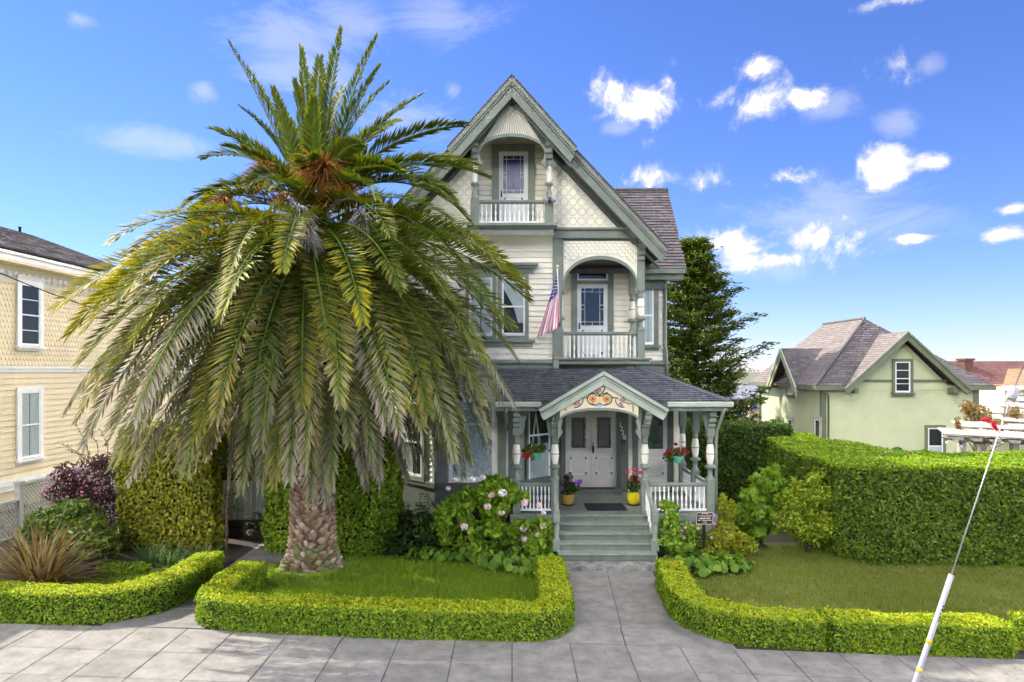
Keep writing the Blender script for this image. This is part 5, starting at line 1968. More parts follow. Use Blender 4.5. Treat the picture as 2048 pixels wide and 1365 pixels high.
LEAF_D = leafmat('dark_leaf', [(0.022, 0.048, 0.010), (0.045, 0.085, 0.014), (0.07, 0.12, 0.018)], 0.25, 0.35)
LEAF_M = leafmat('mid_leaf', [(0.045, 0.10, 0.012), (0.08, 0.15, 0.018), (0.13, 0.20, 0.025)], 0.3, 0.4)
LEAF_L = leafmat('light_leaf', [(0.11, 0.22, 0.015), (0.16, 0.29, 0.025), (0.23, 0.35, 0.04), (0.32, 0.40, 0.05)], 0.35, 0.4)
REDF = leafmat('red_petal', [(0.55, 0.015, 0.012), (0.70, 0.03, 0.02)], 0.2, 0.6)
CRIM = leafmat('crimson_petal', [(0.40, 0.012, 0.05), (0.55, 0.03, 0.09)], 0.2, 0.6)
PINKF = leafmat('hot_pink_petal', [(0.62, 0.06, 0.14), (0.72, 0.10, 0.18)], 0.2, 0.6)
PURF = leafmat('purple_petal', [(0.25, 0.06, 0.50), (0.36, 0.12, 0.62)], 0.2, 0.6)
PALEP = leafmat('pale_pink_petal', [(0.72, 0.52, 0.55), (0.80, 0.66, 0.66), (0.62, 0.36, 0.44)], 0.2, 0.7)
WHITEP = leafmat('white_petal', [(0.80, 0.74, 0.72), (0.84, 0.80, 0.80)], 0.2, 0.7)


def flower_heads(parent, pts, r, n, m, name='flower', petal=0.04):
    for p in pts:
        P, NN = blobs([(p[0], p[1], p[2], r, r, r * 0.85)], n, 0.25)
        leaf_cloud(name, P, NN, petal, petal, m, parent, shape='oval', flat=0.8, kind=None)


def hanging_basket(label, x, y, zrim, zhook, fm, pts, ncol, purple=None):
    t = thing('hanging_basket', label, 'flower basket', (x, y, zrim), 'flower baskets hung under the porch eaves')
    POT = mat('mint_plastic', (0.13, 0.52, 0.36), 0.4, 0.08, 6)
    b = MB().lathe(x, y, [(0.085, zrim - 0.19), (0.11, zrim - 0.17), (0.15, zrim - 0.05), (0.162, zrim - 0.03), (0.165, zrim), (0.15, zrim), (0.14, zrim - 0.03)], 18)
    b.build('pot', POT, t)
    MB().lathe(x, y, [(0.148, zrim - 0.04), (0.0, zrim - 0.035)], 14).build('soil', SOIL, t)
    b = MB()
    for k in range(4):
        a = 2 * pi * k / 4 + 0.5
        b.tube([(x + 0.155 * math.cos(a), y + 0.155 * math.sin(a), zrim - 0.01), (x, y, zhook - 0.12)], 0.006, 5)
    b.tube([(x, y, zhook - 0.12), (x, y, zhook)], 0.007, 5)
    b.build('hanger', WHITE, t)
    P, NN = blobs([(x - 0.06, y, zrim + 0.06, 0.26, 0.2, 0.15), (x - 0.22, y - 0.03, zrim - 0.02, 0.16, 0.14, 0.14), (x + 0.12, y, zrim + 0.12, 0.16, 0.14, 0.14)], 420, 0.7)
    leaf_cloud('foliage', P, NN, 0.075, 0.05, LEAF_M, t, shape='oval', kind='stuff')
    flower_heads(t, pts, 0.05, 26, fm)
    if purple:
        flower_heads(t, purple, 0.035, 14, PURF)
    return t


bx, by = WX(1068, 17.35), 17.35
Zb = lambda y: WZ(y, by)
Xb = lambda x: WX(x, by)
hanging_basket('mint hanging basket spilling bright red geraniums beside the bay window', Xb(1072), by, Zb(905), EZ - 0.17, REDF,
               [(Xb(1050), by - 0.15, Zb(907)), (Xb(1059), by - 0.15, Zb(904)), (Xb(1043), by - 0.1, Zb(912)), (Xb(1064), by - 0.16, Zb(917)), (Xb(1040), by - 0.05, Zb(901)), (Xb(1074), by - 0.12, Zb(902)), (Xb(1054), by - 0.16, Zb(914))], 0,
               [(Xb(1091), by - 0.05, Zb(898)), (Xb(1100), by, Zb(902))])
by = 18.4
hanging_basket('mint hanging basket of crimson flowers in front of the side porch rail', WX(1354, by), by, WZ(912, by), EZ - 0.17, CRIM,
               [(WX(x, by), by - 0.15, WZ(y, by)) for x, y in ((1328, 908), (1340, 905), (1350, 901), (1360, 905), (1358, 908), (1366, 897), (1372, 903), (1349, 888), (1334, 900))], 0)


def potted(name, label, x, y, prof, pm, cs, fm, fpts, n=500, r=0.055, saucer=None):
    t = thing(name, label, 'potted plant', (x, y, FZ))
    MB().lathe(x, y, [(a, FZ + 0.02 + b) for a, b in prof], 20).build('pot', pm, t)
    MB().lathe(x, y, [(saucer, FZ + 0.002), (saucer + 0.02, FZ + 0.025), (saucer, FZ + 0.03)], 18).build('saucer', BLACKM, t)
    top = FZ + 0.02 + prof[-1][1]
    MB().lathe(x, y, [(prof[-1][0] * 0.9, top - 0.03), (0, top - 0.02)], 14).build('soil', SOIL, t)
    P, NN = blobs(cs, n, 0.8)
    leaf_cloud('foliage', P, NN, 0.075, 0.045, LEAF_D, t, shape='oval')
    flower_heads(t, fpts, r, 30, fm)
    return t


py = 18.2
px = WX(1136, py)
potted('flower_pot', 'ochre clay pot of purple flowers left of the front doors', px, py, [(0.10, 0.0), (0.135, 0.04), (0.165, 0.2), (0.175, 0.24), (0.178, 0.27)], mat('ochre_clay', (0.42, 0.27, 0.05), 0.6, 0.2, 12),
       [(px + 0.02, py, FZ + 0.45, 0.3, 0.22, 0.17), (px, py + 0.05, FZ + 0.68, 0.13, 0.12, 0.18)], PURF,
       [(WX(1122, py), py - 0.2, WZ(974, py)), (WX(1137, py), py - 0.22, WZ(947, py)), (WX(1139, py), py - 0.22, WZ(960, py)), (WX(1160, py), py - 0.1, WZ(962, py)), (WX(1157, py), py - 0.15, WZ(966, py)), (WX(1153, py), py - 0.15, WZ(962, py))], saucer=0.16)
px = WX(1267, py)
potted('flower_pot', 'round bright yellow glazed pot of pink geraniums right of the front doors', px, py, [(0.09, 0.0), (0.13, 0.04), (0.165, 0.15), (0.168, 0.24), (0.15, 0.31), (0.16, 0.33)], mat('yellow_glaze', (0.70, 0.58, 0.01), 0.25, 0.06, 5),
       [(px, py, FZ + 0.52, 0.2, 0.2, 0.2), (px + 0.02, py, FZ + 0.68, 0.13, 0.13, 0.13)], PINKF,
       [(WX(1258, py), py - 0.2, WZ(957, py)), (WX(1276, py), py - 0.2, WZ(958, py)), (WX(1264, py), py - 0.2, WZ(937, py)), (WX(1254, py), py - 0.15, WZ(943, py)), (WX(1280, py), py - 0.1, WZ(944, py)), (WX(1266, py), py - 0.22, WZ(945, py))], r=0.06, saucer=0.17)

# historic marker
sy = 15.9
sg = thing('marker_sign', 'dark bronze historic register plaque on a short black stake beside the porch', 'sign', (WX(1408, sy), sy, 0))
q0, q1, qz0, qz1 = WX(1392, sy), WX(1425, sy), WZ(1049, sy), WZ(1023, sy)
Ms = frame((q0, sy, qz0), (1, 0, 0), (0, -1, 0)) @ Matrix.Rotation(R(-14), 4, 'X')
w, h = q1 - q0, qz1 - qz0
plq = MB().box(0, w, -0.015, 0.0, 0, h).build('plaque', mat('dark_bronze', (0.028, 0.026, 0.034), 0.4, 0.2, 20), sg, Ms)
MB().box(0, w, 0.001, 0.012, 0, 0.014).box(0, w, 0.001, 0.012, h - 0.014, h).box(0, 0.014, 0.001, 0.012, 0.0141, h - 0.0141).box(w - 0.014, w, 0.001, 0.012, 0.0141, h - 0.0141).build('rim', mat('tan_rim', (0.55, 0.42, 0.34), 0.5, 0.1, 10), plq, Ms)
MB().box(w / 2 - 0.035, w / 2 + 0.035, -0.06, -0.016, -0.55, 0.1).build('stake', BLACKM, sg, frame((q0, sy, qz0), (1, 0, 0), (0, -1, 0)))
LET = mat('pale_lettering', (0.62, 0.55, 0.48), 0.6, 0.05, 10)
for tx_, fz_, sz_ in (('NATIONAL REGISTER', 0.70, 0.033), ('OF HISTORIC PLACES', 0.60, 0.033)):
    text('lettering', tx_, sz_, Ms @ Matrix.Translation((w / 2, 0.002, h * fz_)) @ Matrix.Rotation(R(90), 4, 'X') @ Matrix.Scale(-1, 4, (0, 0, 1)), LET, plq, depth=0.002)
b = MB()
for fz_, segs in ((0.86, ((0.3, 0.42), (0.45, 0.7))), (0.49, ((0.24, 0.38), (0.42, 0.55), (0.6, 0.78))), (0.43, ((0.12, 0.5), (0.55, 0.62), (0.66, 0.88))), (0.29, ((0.1, 0.24), (0.29, 0.33), (0.38, 0.68), (0.72, 0.92))), (0.14, ((0.4, 0.44), (0.48, 0.64)))):
    for a_, c_ in segs:
        b.box(w * a_, w * c_, 0.001, 0.003, h * fz_, h * fz_ + 0.018)
b.build('worn_lettering', LET, plq, Ms)

# ================================================================== NEIGHBOURS
# yellow house on the left; its long wall runs back from the street
NX = -16.4
yh = thing('yellow_house', 'pale yellow two storey house with white trim and scalloped upper shingles', 'house', (NX - 3, 24, 0))
ya, yb = 15.0, 33.0
yw = MB().box(NX - 9, NX, ya, yb, 0.0, 8.1).build('wall', YELLOW, yh)
MY = frame((NX, ya, 0), (0, 1, 0), (1, 0, 0))
siding(yw, MY @ Matrix.Translation((0, 0, 0.98)), yb - ya, 3.5, 0.19, YELLOW, th=0.036)
MB().box(0, yb - ya, 0.0, 0.07, 0.62, 0.80).box(0, yb - ya, 0.0, 0.12, 0.801, 0.97).build('water_table', WHITE, yh, MY)
MB().box(0, yb - ya, 0.0, 0.06, 4.48, 4.60).box(0, yb - ya, 0.0, 0.11, 4.601, 4.68).build('belt_course', WHITE, yh, MY)
shingles(yw, (NX + 0.004, 20.0, 4.70), (0, 1, 0), (0, 0, 1), [(0, 0), (8.5, 0), (8.5, 2.75), (0, 2.75)], 0.165, 0.175, YELLOW, th=0.022, name='fish_scale_shingles', scallop=True, jit=0.0)
MB().box(0, yb - ya, 0.0, 0.05, 7.40, 7.98).build('frieze', mat('frieze_cream', (0.60, 0.56, 0.45), 0.6, 0.06, 3), yh, MY)
MB().box(0, yb - ya, 0.0, 0.55, 7.981, 8.05).build('soffit', YELLOW, yh, MY)
MB().box(0, yb - ya, 0.42, 0.55, 8.051, 8.22).box(0, yb - ya, 0.45, 0.62, 8.221, 8.40).build('gutter', WHITE, yh, MY, bevel=0.02)
# scroll ornaments along the frieze
oc = MB()
for (sx_, m_) in ((0.0, 1), (0.31, -1)):
    pts = [(sx_ + m_ * 0.11 * (1 - 0.055 * k) * math.cos(R(-30 + 42 * k)) + 0.12, 0.066, 0.11 * (1 - 0.055 * k) * math.sin(R(-30 + 42 * k))) for k in range(13)]
    oc.tube(pts, 0.026, 5)
    oc.tube([(sx_ + 0.0, 0.066, -0.12), (sx_ + 0.08, 0.066, -0.14), (sx_ + 0.2, 0.066, -0.12)], 0.014, 5)
    oc.box(sx_ + 0.08, sx_ + 0.14, 0.052, 0.08, -0.02, 0.03)
oc_me = oc.mesh('scroll_ornament', WHITE)
for k in range(14):
    put('scroll_ornament', oc_me, yh, MY @ Matrix.Translation((5.2 + k * 0.62, 0, 7.70)))
YWZ = lambda y, x: CAM_H + (HOR - y) * (NX * FPX / (x - 1024)) / FPX
for (za, zb, mu) in ((YWZ(692, 56), YWZ(570, 56), (0.25, 0.75)), (YWZ(916, 56), YWZ(784, 56), ())):
    w_ = window(yh, MY @ Matrix.Translation((22.68 - ya, 0.042, za)), 0.92, zb - za, 0.16, WHITE, 0.05, curtain='full' if not mu else None, muntins=mu, head=0.10 if mu else 0.0)
    b = MB()
    for k in range(16):
        b.box(0.06 + k * 0.05, 0.085 + k * 0.05, 0.051, 0.075, -0.165, -0.10)
    b.build('sill_dentils', WHITE, w_, MY @ Matrix.Translation((22.68 - ya, 0.042, za)))
sl = math.atan2(2.4, 4.0)
yr = slab_roof(yh, 'roof', (NX + 0.62, ya - 0.4, 8.42), (NX + 0.62, yb - 1.2, 8.42), (NX - 3.6, yb - 4.6, 10.15), (NX - 3.6, ya - 0.4, 10.15), 0.1, SHINGLE_B)
ln = math.hypot(4.22, 1.73)
shingles(yr, (NX + 0.64, 19.5, 8.425), (0, 1, 0), (-4.22, 0, 1.73), [(0, 0), (12.3, 0), (8.9, ln), (0, ln)], 0.32, 0.15, SHINGLE_B, th=0.022, name='roof_shingles')
slab_roof(yh, 'roof', (NX - 9.4, yb - 1.2, 8.42), (NX - 9.4, ya - 0.4, 8.42), (NX - 3.6, ya - 0.4, 10.15), (NX - 3.6, yb - 4.6, 10.15), 0.1, SHINGLE_B)
MB().add([(NX + 0.62, yb - 1.2, 8.42), (NX - 9.4, yb - 1.2, 8.42), (NX - 3.6, yb - 4.6, 10.15)], [(0, 1, 2)]).build('roof_hip', SHINGLE_B, yh)
MB().lathe(NX - 3.5, 27.6, [(0.05, 10.0), (0.05, 10.3), (0.07, 10.31), (0.07, 10.34)], 8).build('vent_pipe', BLACKM, yh)

# lattice fence
FEN = mat('grey_green_fence_paint', (0.36, 0.37, 0.31), 0.6, 0.15, 4)
fe = thing('lattice_fence', 'grey green lattice fence with square post along the yellow house', 'fence', (-13.4, 18.6, 0))
FXX = -13.4
for y in (16.4, 18.55, 20.9, 23.2):
    MB().box(FXX - 0.07, FXX + 0.07, y - 0.07, y + 0.07, -0.1, 1.48 if y > 17 else 1.05).box(FXX - 0.10, FXX + 0.10, y - 0.10, y + 0.10, 1.481 if y > 17 else 1.051, 1.54 if y > 17 else 1.10).build('fence_post', FEN, fe)
for (y0, y1, zt) in ((16.47, 18.48, 1.02), (18.62, 20.83, 1.42), (20.97, 23.13, 1.42)):
    MB().box(FXX - 0.07, FXX + 0.07, y0, y1, zt, zt + 0.07).build('top_rail', FEN, fe)
    MB().box(FXX - 0.03, FXX + 0.03, y0, y1, zt - 0.95, zt - 0.90).build('bottom_rail', FEN, fe)
    for sgn, xo in ((1, 0.010), (-1, -0.010)):
        step = 0.13
        k = -0.9
        while k < (y1 - y0):
            ya_, yb_ = y0 + max(k, 0), y0 + min(k + 0.9, y1 - y0)
            if yb_ - ya_ > 0.05:
                z_a = zt - 0.9 + (ya_ - y0 - k) if sgn > 0 else zt - (ya_ - y0 - k)
                z_b = zt - 0.9 + (yb_ - y0 - k) if sgn > 0 else zt - (yb_ - y0 - k)
                hw_ = 0.026
                x_ = FXX + xo
                MB().add([(x_ - 0.007, ya_, z_a - hw_), (x_ - 0.007, ya_, z_a + hw_), (x_ - 0.007, yb_, z_b + hw_), (x_ - 0.007, yb_, z_b - hw_), (x_ + 0.007, ya_, z_a - hw_), (x_ + 0.007, ya_, z_a + hw_), (x_ + 0.007, yb_, z_b + hw_), (x_ + 0.007, yb_, z_b - hw_)],
                         [(0, 1, 2, 3), (7, 6, 5, 4), (0, 4, 5, 1), (2, 6, 7, 3), (1, 5, 6, 2), (0, 3, 7, 4)]).build('lattice_slat', FEN, fe)
            k += step

# power line to the house
pts = []
A_, B_ = Vector((WX(-60, 16.0), 16.0, WZ(520, 16.0))), Vector((-3.62, 18.9, 5.2))
for k in range(25):
    t = k / 24
    p_ = A_.lerp(B_, t)
    p_.z -= 0.70 * 4 * t * (1 - t)
    pts.append(p_)
tag(MB().tube(pts, 0.014, 5).build('power_cable', BLACKM, None), 'thin black service cable crossing in front of the yellow house', 'cable')

# green house on the right
gh = thing('green_house', 'pale green house with olive trim, gables and grey brown hipped roof behind the hedge', 'house', (17.5, 34, 0))
gx0, gx1, gy0, gy1, gez = 14.0, 21.0, 30.8, 38.4, 3.85
gw = MB().box(gx0, gx1, gy0, gy1, 0, gez).build('wall', GGREEN, gh)
siding(gw, FRONT(gx0, gy0, 0.3), gx1 - gx0, 3.5, 0.125, GGREEN, th=0.03, kind='stuff')
ML = frame((gx0, gy1, 0), (0, -1, 0), (-1, 0, 0))
siding(gw, ML @ Matrix.Translation((0, 0, 0.3)), gy1 - gy0, 3.5, 0.125, GGREEN, th=0.03, kind='stuff')
MB().box(gx0 - 0.05, gx0 + 0.16, gy0 - 0.05, gy0 + 0.0, 0, gez - 0.1).box(gx0 - 0.05, gx0 - 0.001, gy0 + 0.001, gy0 + 0.14, 0, gez - 0.1).build('corner_board', GTRIM, gh)
MB().box(gx1 - 0.2, gx1 + 0.05, gy0 - 0.05, gy0 + 0.0, 0, gez - 0.1).build('corner_board', GTRIM, gh)
rx_, rya, ryb, rz_ = 17.15, 33.2, 37.6, 7.02
ov = 0.45
e0x, e1x, e0y, e1y = gx0 - ov, gx1 + ov, gy0 - ov, gy1 + ov


def roof_face(parent, pts, m, tw=0.3, rh=0.16, name='roof'):
    """pts: eave-left, eave-right, then the upper points"""
    P_ = [Vector(p) for p in pts]
    U = (P_[1] - P_[0]).normalized()
    Nn = U.cross(P_[2] - P_[0]).normalized()
    V_ = Nn.cross(U).normalized()
    if V_.z < 0:
        V_ = -V_
    poly = [((p - P_[0]).dot(U), (p - P_[0]).dot(V_)) for p in P_]
    b = MB()
    n = len(P_)
    b.add([tuple(p) for p in P_] + [tuple(p - Vector((0, 0, 0.1))) for p in P_], [tuple(range(n)), tuple(range(2 * n - 1, n - 1, -1))] + [(i, (i + 1) % n, (i + 1) % n + n, i + n) for i in range(n)])
    o = b.build(name, m, parent)
    shingles(o, P_[0] + Vector((0, 0, 0.004)), U, V_, poly, tw, rh, m, th=0.02, name='roof_shingles')
    return o


roof_face(gh, [(e0x, e1y, gez), (e0x, e0y, gez), (rx_, rya, rz_), (rx_, ryb, rz_)], SHINGLE_LIT)  # left-facing slopes take the painted-lit shingle
fgx_ = WX(1812, 30.3)
RP = Vector((rx_, rya, rz_))
qL, qR = Vector((fgx_ - 2.45, e0y, gez)), Vector((fgx_ + 2.45, e0y, gez))
tt_ = (gy0 + 0.3 - e0y) / (rya - e0y)
roof_face(gh, [(e0x, e0y, gez), tuple(qL), tuple(RP)], SHINGLE_B)
roof_face(gh, [tuple(qR), (e1x, e0y, gez), tuple(RP)], SHINGLE_B)
roof_face(gh, [tuple(qL.lerp(RP, tt_)), tuple(qR.lerp(RP, tt_)), tuple(RP)], SHINGLE_B)
roof_face(gh, [(e1x, e0y, gez), (e1x, e1y, gez), (rx_, ryb, rz_), (rx_, rya, rz_)], SHINGLE_B)
roof_face(gh, [(e1x, e1y, gez), (e0x, e1y, gez), (rx_, ryb, rz_)], SHINGLE_B)
MB().tube([(e0x, e0y, gez + 0.05), (rx_, rya, rz_ + 0.05), (rx_, ryb, rz_ + 0.05)], 0.07, 6).build('ridge_cap', SHINGLE_B, gh)
# front gable
fgx, fgz, fgw, fgy = WX(1812, 30.3), WZ(664, 30.3), 2.75, 30.15
fez = gez - 0.12
gp = MB().prism([(fgx - 2.35, gez - 0.2), (fgx + 2.35, gez - 0.2), (fgx, fgz - 0.3)], gy0 - 0.06, gy0 + 0.5).build('gable_wall', GGREEN, gh)
bz_ = WZ(762, 30.7)
shingles(gp, (fgx - 2.2, gy0 - 0.064, bz_ + 0.06), (1, 0, 0), (0, 0, 1), [(0.35, 0), (4.05, 0), (2.2, 1.63)], 0.13, 0.12, GGREEN, th=0.016, name='fish_scale_shingles', scallop=True, jit=0.0)
MB().box(fgx - 2.1, fgx + 2.1, gy0 - 0.10, gy0 - 0.061, bz_ - 0.07, bz_ + 0.05).build('gable_band', GTRIM, gh)
for s in (-1, 1):
    roof_face(gh, [(fgx + s * fgw, fgy, fez), (fgx + s * fgw, fgy + 0.6, fez), (fgx, fgy + 3.2, fgz), (fgx, fgy, fgz)] if s > 0 else [(fgx - fgw, fgy + 0.6, fez), (fgx - fgw, fgy, fez), (fgx, fgy, fgz), (fgx, fgy + 3.2, fgz)], SHINGLE_LIT if s < 0 else SHINGLE_B, name='gable_roof')
rake(gh, fgx, fgz + 0.02, fgw + 0.03, fez + 0.0, fgy, [(0.0, 0.10, -0.05, 0.08, GTRIM), (0.10, 0.20, 0.0, 0.10, GTRIM)], 'rake_board', GTRIM)
for x_ in (fgx - 2.2, fgx + 2.2):
    MB().box(x_ - 0.1, x_ + 0.1, fgy + 0.1, gy0 - 0.061, gez - 0.35, gez - 0.1).build('bracket', GTRIM, gh, bevel=0.04)
MB().box(e0x - 0.06, fgx - fgw + 0.1, e0y - 0.06, e0y + 0.06, gez - 0.2, gez - 0.02).box(fgx + fgw - 0.1, e1x + 0.06, e0y - 0.06, e0y + 0.06, gez - 0.2, gez - 0.02).box(e0x - 0.06, e0x + 0.06, e0y + 0.061, 32.3, gez - 0.2, gez - 0.02).box(e0x - 0.06, e0x + 0.06, 35.95, e1y, gez - 0.2, gez - 0.02).build('gutter', GTRIM, gh)
window(gh, FRONT(WX(1787, gy0), gy0 - 0.102, WZ(785, gy0)), WX(1817, gy0) - WX(1787, gy0), WZ(724, gy0) - WZ(785, gy0), 0.13, GTRIM, 0.05, rail=0.45, muntins=(0.28, 0.72), curtain=None)
window(gh, FRONT(WX(1854, gy0), gy0 - 0.035, 0.3), WX(1884, gy0) - WX(1854, gy0), WZ(856, gy0) - 0.3, 0.13, GTRIM, 0.05, rail=0.5, curtain='half')
MB().tube([(e0x + 0.3, e0y, gez - 0.2), (gx0 + 0.24, gy0 - 0.09, gez - 0.45), (gx0 + 0.24, gy0 - 0.09, 0.1)], 0.045, 6).build('downspout', GTRIM, gh)
# side gable on the left wall
dgx, dgy, dgz, dgw = gx0 - 0.55, 34.15, 5.62, 1.85
dez = gez - 0.15
MB().add([(gx0 - 0.03, dgy - 1.5, gez - 0.3), (gx0 - 0.03, dgy + 1.5, gez - 0.3), (gx0 - 0.03, dgy, dgz - 0.2), (gx0 + 0.5, dgy - 1.5, gez - 0.3), (gx0 + 0.5, dgy + 1.5, gez - 0.3), (gx0 + 0.5, dgy, dgz - 0.2)], [(0, 2, 1), (3, 4, 5), (0, 3, 5, 2), (1, 2, 5, 4)]).build('gable_wall', GGREEN, gh)
for s in (-1, 1):
    ye = dgy + s * dgw
    pts = [(dgx, ye, dez), (dgx + 0.75, ye, dez), (dgx + 2.6, dgy, dgz), (dgx, dgy, dgz)]
    roof_face(gh, pts if s < 0 else [pts[1], pts[0], pts[3], pts[2]], SHINGLE_B, name='gable_roof')
    b = MB()
    for (t0, t1, xo) in ((0.0, 0.14, -0.05), (0.14, 0.34, -0.01)):
        vs = []
        for xx_ in (dgx + xo, dgx + xo + 0.06):
            vs += [(xx_, dgy, dgz + 0.02 - t0 * 1.4), (xx_, ye, dez + 0.02 - t0 * 1.4), (xx_, ye - s * 0.05, dez + 0.02 - t1 * 1.4), (xx_, dgy, dgz + 0.02 - t1 * 1.4)]
        b.add(vs, [(0, 1, 2, 3), (7, 6, 5, 4), (0, 4, 5, 1), (1, 5, 6, 2), (2, 6, 7, 3)])
    b.build('rake_board', mat('pale_olive_trim', (0.40, 0.43, 0.28), 0.6, 0.1, 3), gh)
window(gh, ML @ Matrix.Translation((gy1 - dgy - 0.33, 0.04, WZ(790, 34))), 0.66, WZ(735, 34) - WZ(790, 34), 0.10, GTRIM, 0.05, curtain='half')
for x_ in (1558, 1578, 1632):
    Yw = gx0 * FPX / (x_ - 1024) + 0.0
    window(gh, ML @ Matrix.Translation((gy1 - Yw, 0.035, 0.6)), 0.55, WZ(838, Yw) - 0.6, 0.13, mat('pale_olive_trim', (0.40, 0.43, 0.28)), 0.05, curtain=None)
MB().tube([(gx0 - 0.1, gy1 - 0.1, gez - 0.2), (gx0 - 0.1, gy1 - 0.1, 0.0)], 0.06, 6).build('downspout', GTRIM, gh)
# hose reel
hr = thing('hose_reel', 'green garden hose coiled on a reel against the pale green house wall', 'hose', (WX(1797, 30.4), 30.5, 0))
b = MB()
hxx, hzz = WX(1797, 30.4), WZ(912, 30.4)
for k in range(4):
    b.tube([(hxx + (0.36 - 0.06 * k) * math.cos(2 * pi * j / 20), 30.5 + 0.05 * (k % 2), hzz + (0.36 - 0.06 * k) * math.sin(2 * pi * j / 20)) for j in range(21)], 0.035, 5)
b.build('hose_coil', mat('green_hose', (0.03, 0.22, 0.12), 0.4, 0.1, 5), hr)
MB().box(hxx - 0.05, hxx + 0.05, 30.6, 30.78, 0, hzz + 0.1).build('reel_stand', BLACKM, hr)

# far houses
rh_ = thing('red_roof_house', 'distant house with long red brown shingle roof and a vent box', 'house', (46, 55, 0))
RY = 55.0
MB().box(WX(1850, RY), WX(2110, RY), RY, RY + 9, 0, 3.3).build('wall', mat('tan_wall', (0.42, 0.22, 0.07), 0.7, 0.15, 2), rh_)
rf = roof_face(rh_, [(WX(1840, RY), RY - 0.5, WZ(797, RY)), (WX(2200, RY), RY - 0.5, WZ(797, RY)), (WX(2200, RY), RY + 5, WZ(723, RY + 5)), (WX(1780, RY), RY + 5, WZ(723, RY + 5))], SHINGLE_R, 0.4, 0.22)
roof_face(rh_, [(WX(2200, RY), RY + 10.5, 2.5), (WX(1840, RY), RY + 10.5, 2.5), (WX(1780, RY), RY + 5, WZ(723, RY + 5)), (WX(2200, RY), RY + 5, WZ(723, RY + 5))], SHINGLE_R, 0.8, 0.5)
vx = WX(1929, RY + 4)
MB().box(vx - 0.35, vx + 0.35, RY + 3.4, RY + 4.4, 4.2, 5.3).box(vx - 0.45, vx + 0.45, RY + 3.3, RY + 4.5, 5.301, 5.48).build('roof_vent', mat('brown_vent', (0.10, 0.045, 0.03), 0.6, 0.2, 4), rf)
th_ = thing('tan_roof_house', 'cream walled house with tan roof and white gutter behind the pergola', 'house', (34, 42, 0))
TYY = 42.0
MB().box(WX(2010, TYY), WX(2250, TYY), TYY, TYY + 8, 0, WZ(781, TYY)).build('wall', mat('cream_wall', (0.62, 0.55, 0.36), 0.6, 0.05, 2), th_)
roof_face(th_, [(WX(1992, TYY), TYY - 0.6, WZ(770, TYY)), (WX(2260, TYY), TYY - 0.6, WZ(770, TYY)), (WX(2200, TYY), TYY + 4, WZ(738, TYY + 4)), (WX(2110, TYY), TYY + 4, WZ(738, TYY + 4))], mat('tan_shingle', (0.30, 0.19, 0.10), 0.9, 0.2, 5, island=0.15), 0.35, 0.2)
MB().box(WX(1990, TYY), WX(2260, TYY), TYY - 0.7, TYY - 0.58, WZ(777, TYY), WZ(771, TYY)).build('gutter', WHITE, th_)
window(th_, FRONT(WX(2034, TYY), TYY - 0.03, WZ(815, TYY)), 0.7, WZ(806, TYY) - WZ(815, TYY) + 0.5, 0.08, WHITE, 0.05, curtain=None)
bh = thing('blue_house', 'blue grey clapboard house with white window seen past the cypress', 'house', (18, 56, 0))
BY = 56.0
bww = MB().box(WX(1440, BY), WX(1560, BY), BY, BY + 8, 0, WZ(795, BY)).build('wall', mat('blue_grey_siding', (0.20, 0.23, 0.29), 0.7, 0.1, 2), bh)
siding(bww, FRONT(WX(1440, BY), BY, 0.2), WX(1560, BY) - WX(1440, BY), WZ(797, BY) - 0.2, 0.2, MATS['blue_grey_siding'], kind='stuff')
roof_face(bh, [(WX(1425, BY), BY - 0.5, WZ(797, BY)), (WX(1575, BY), BY - 0.5, WZ(797, BY)), (WX(1575, BY), BY + 4, WZ(772, BY + 4)), (WX(1425, BY), BY + 4, WZ(772, BY + 4))], mat('blue_grey_shingle', (0.16, 0.17, 0.21), 0.9, 0.2, 4, island=0.1), 0.5, 0.3)
window(bh, FRONT(WX(1488, BY), BY - 0.05, WZ(834, BY)), WX(1496, BY) - WX(1488, BY), WZ(818, BY) - WZ(834, BY), 0.16, WHITE, 0.06, curtain=None, head=0.15)
# fences near it
PF = mat('new_wood_fence', (0.50, 0.33, 0.13), 0.8, 0.15, 3)
wf = thing('wooden_fence', 'short tan board fence beside the green house far corner', 'fence', (WX(1510, 46), 46, 0))
for k in range(9):
    x_ = WX(1499, 46) + k * 0.125
    MB().box(x_, x_ + 0.115, 46, 46.03, 0.0, WZ(824, 46) - 0.1).build('fence_board', PF, wf)
MB().box(WX(1499, 46), WX(1499, 46) + 1.15, 45.96, 46.06, WZ(824, 46) - 0.099, WZ(824, 46) - 0.0).build('fence_rail', PF, wf)
wfn = thing('white_fence', 'white board fence behind the hedge next to the porch', 'fence', (15, 40, 0))
WFM = mat('cream_fence_paint', (0.72, 0.70, 0.58), 0.6, 0.06, 3)
for k in range(16):
    x_ = 11.2 + k * 0.2
    MB().box(x_, x_ + 0.19, 39.5, 39.53, 0, WZ(833, 39.5) + (0.14 if x_ < 12.9 else 0)).build('fence_board', WFM, wfn)
MB().box(11.1, 14.5, 39.44, 39.498, WZ(842, 39.5), WZ(838, 39.5)).build('fence_rail', WFM, wfn)

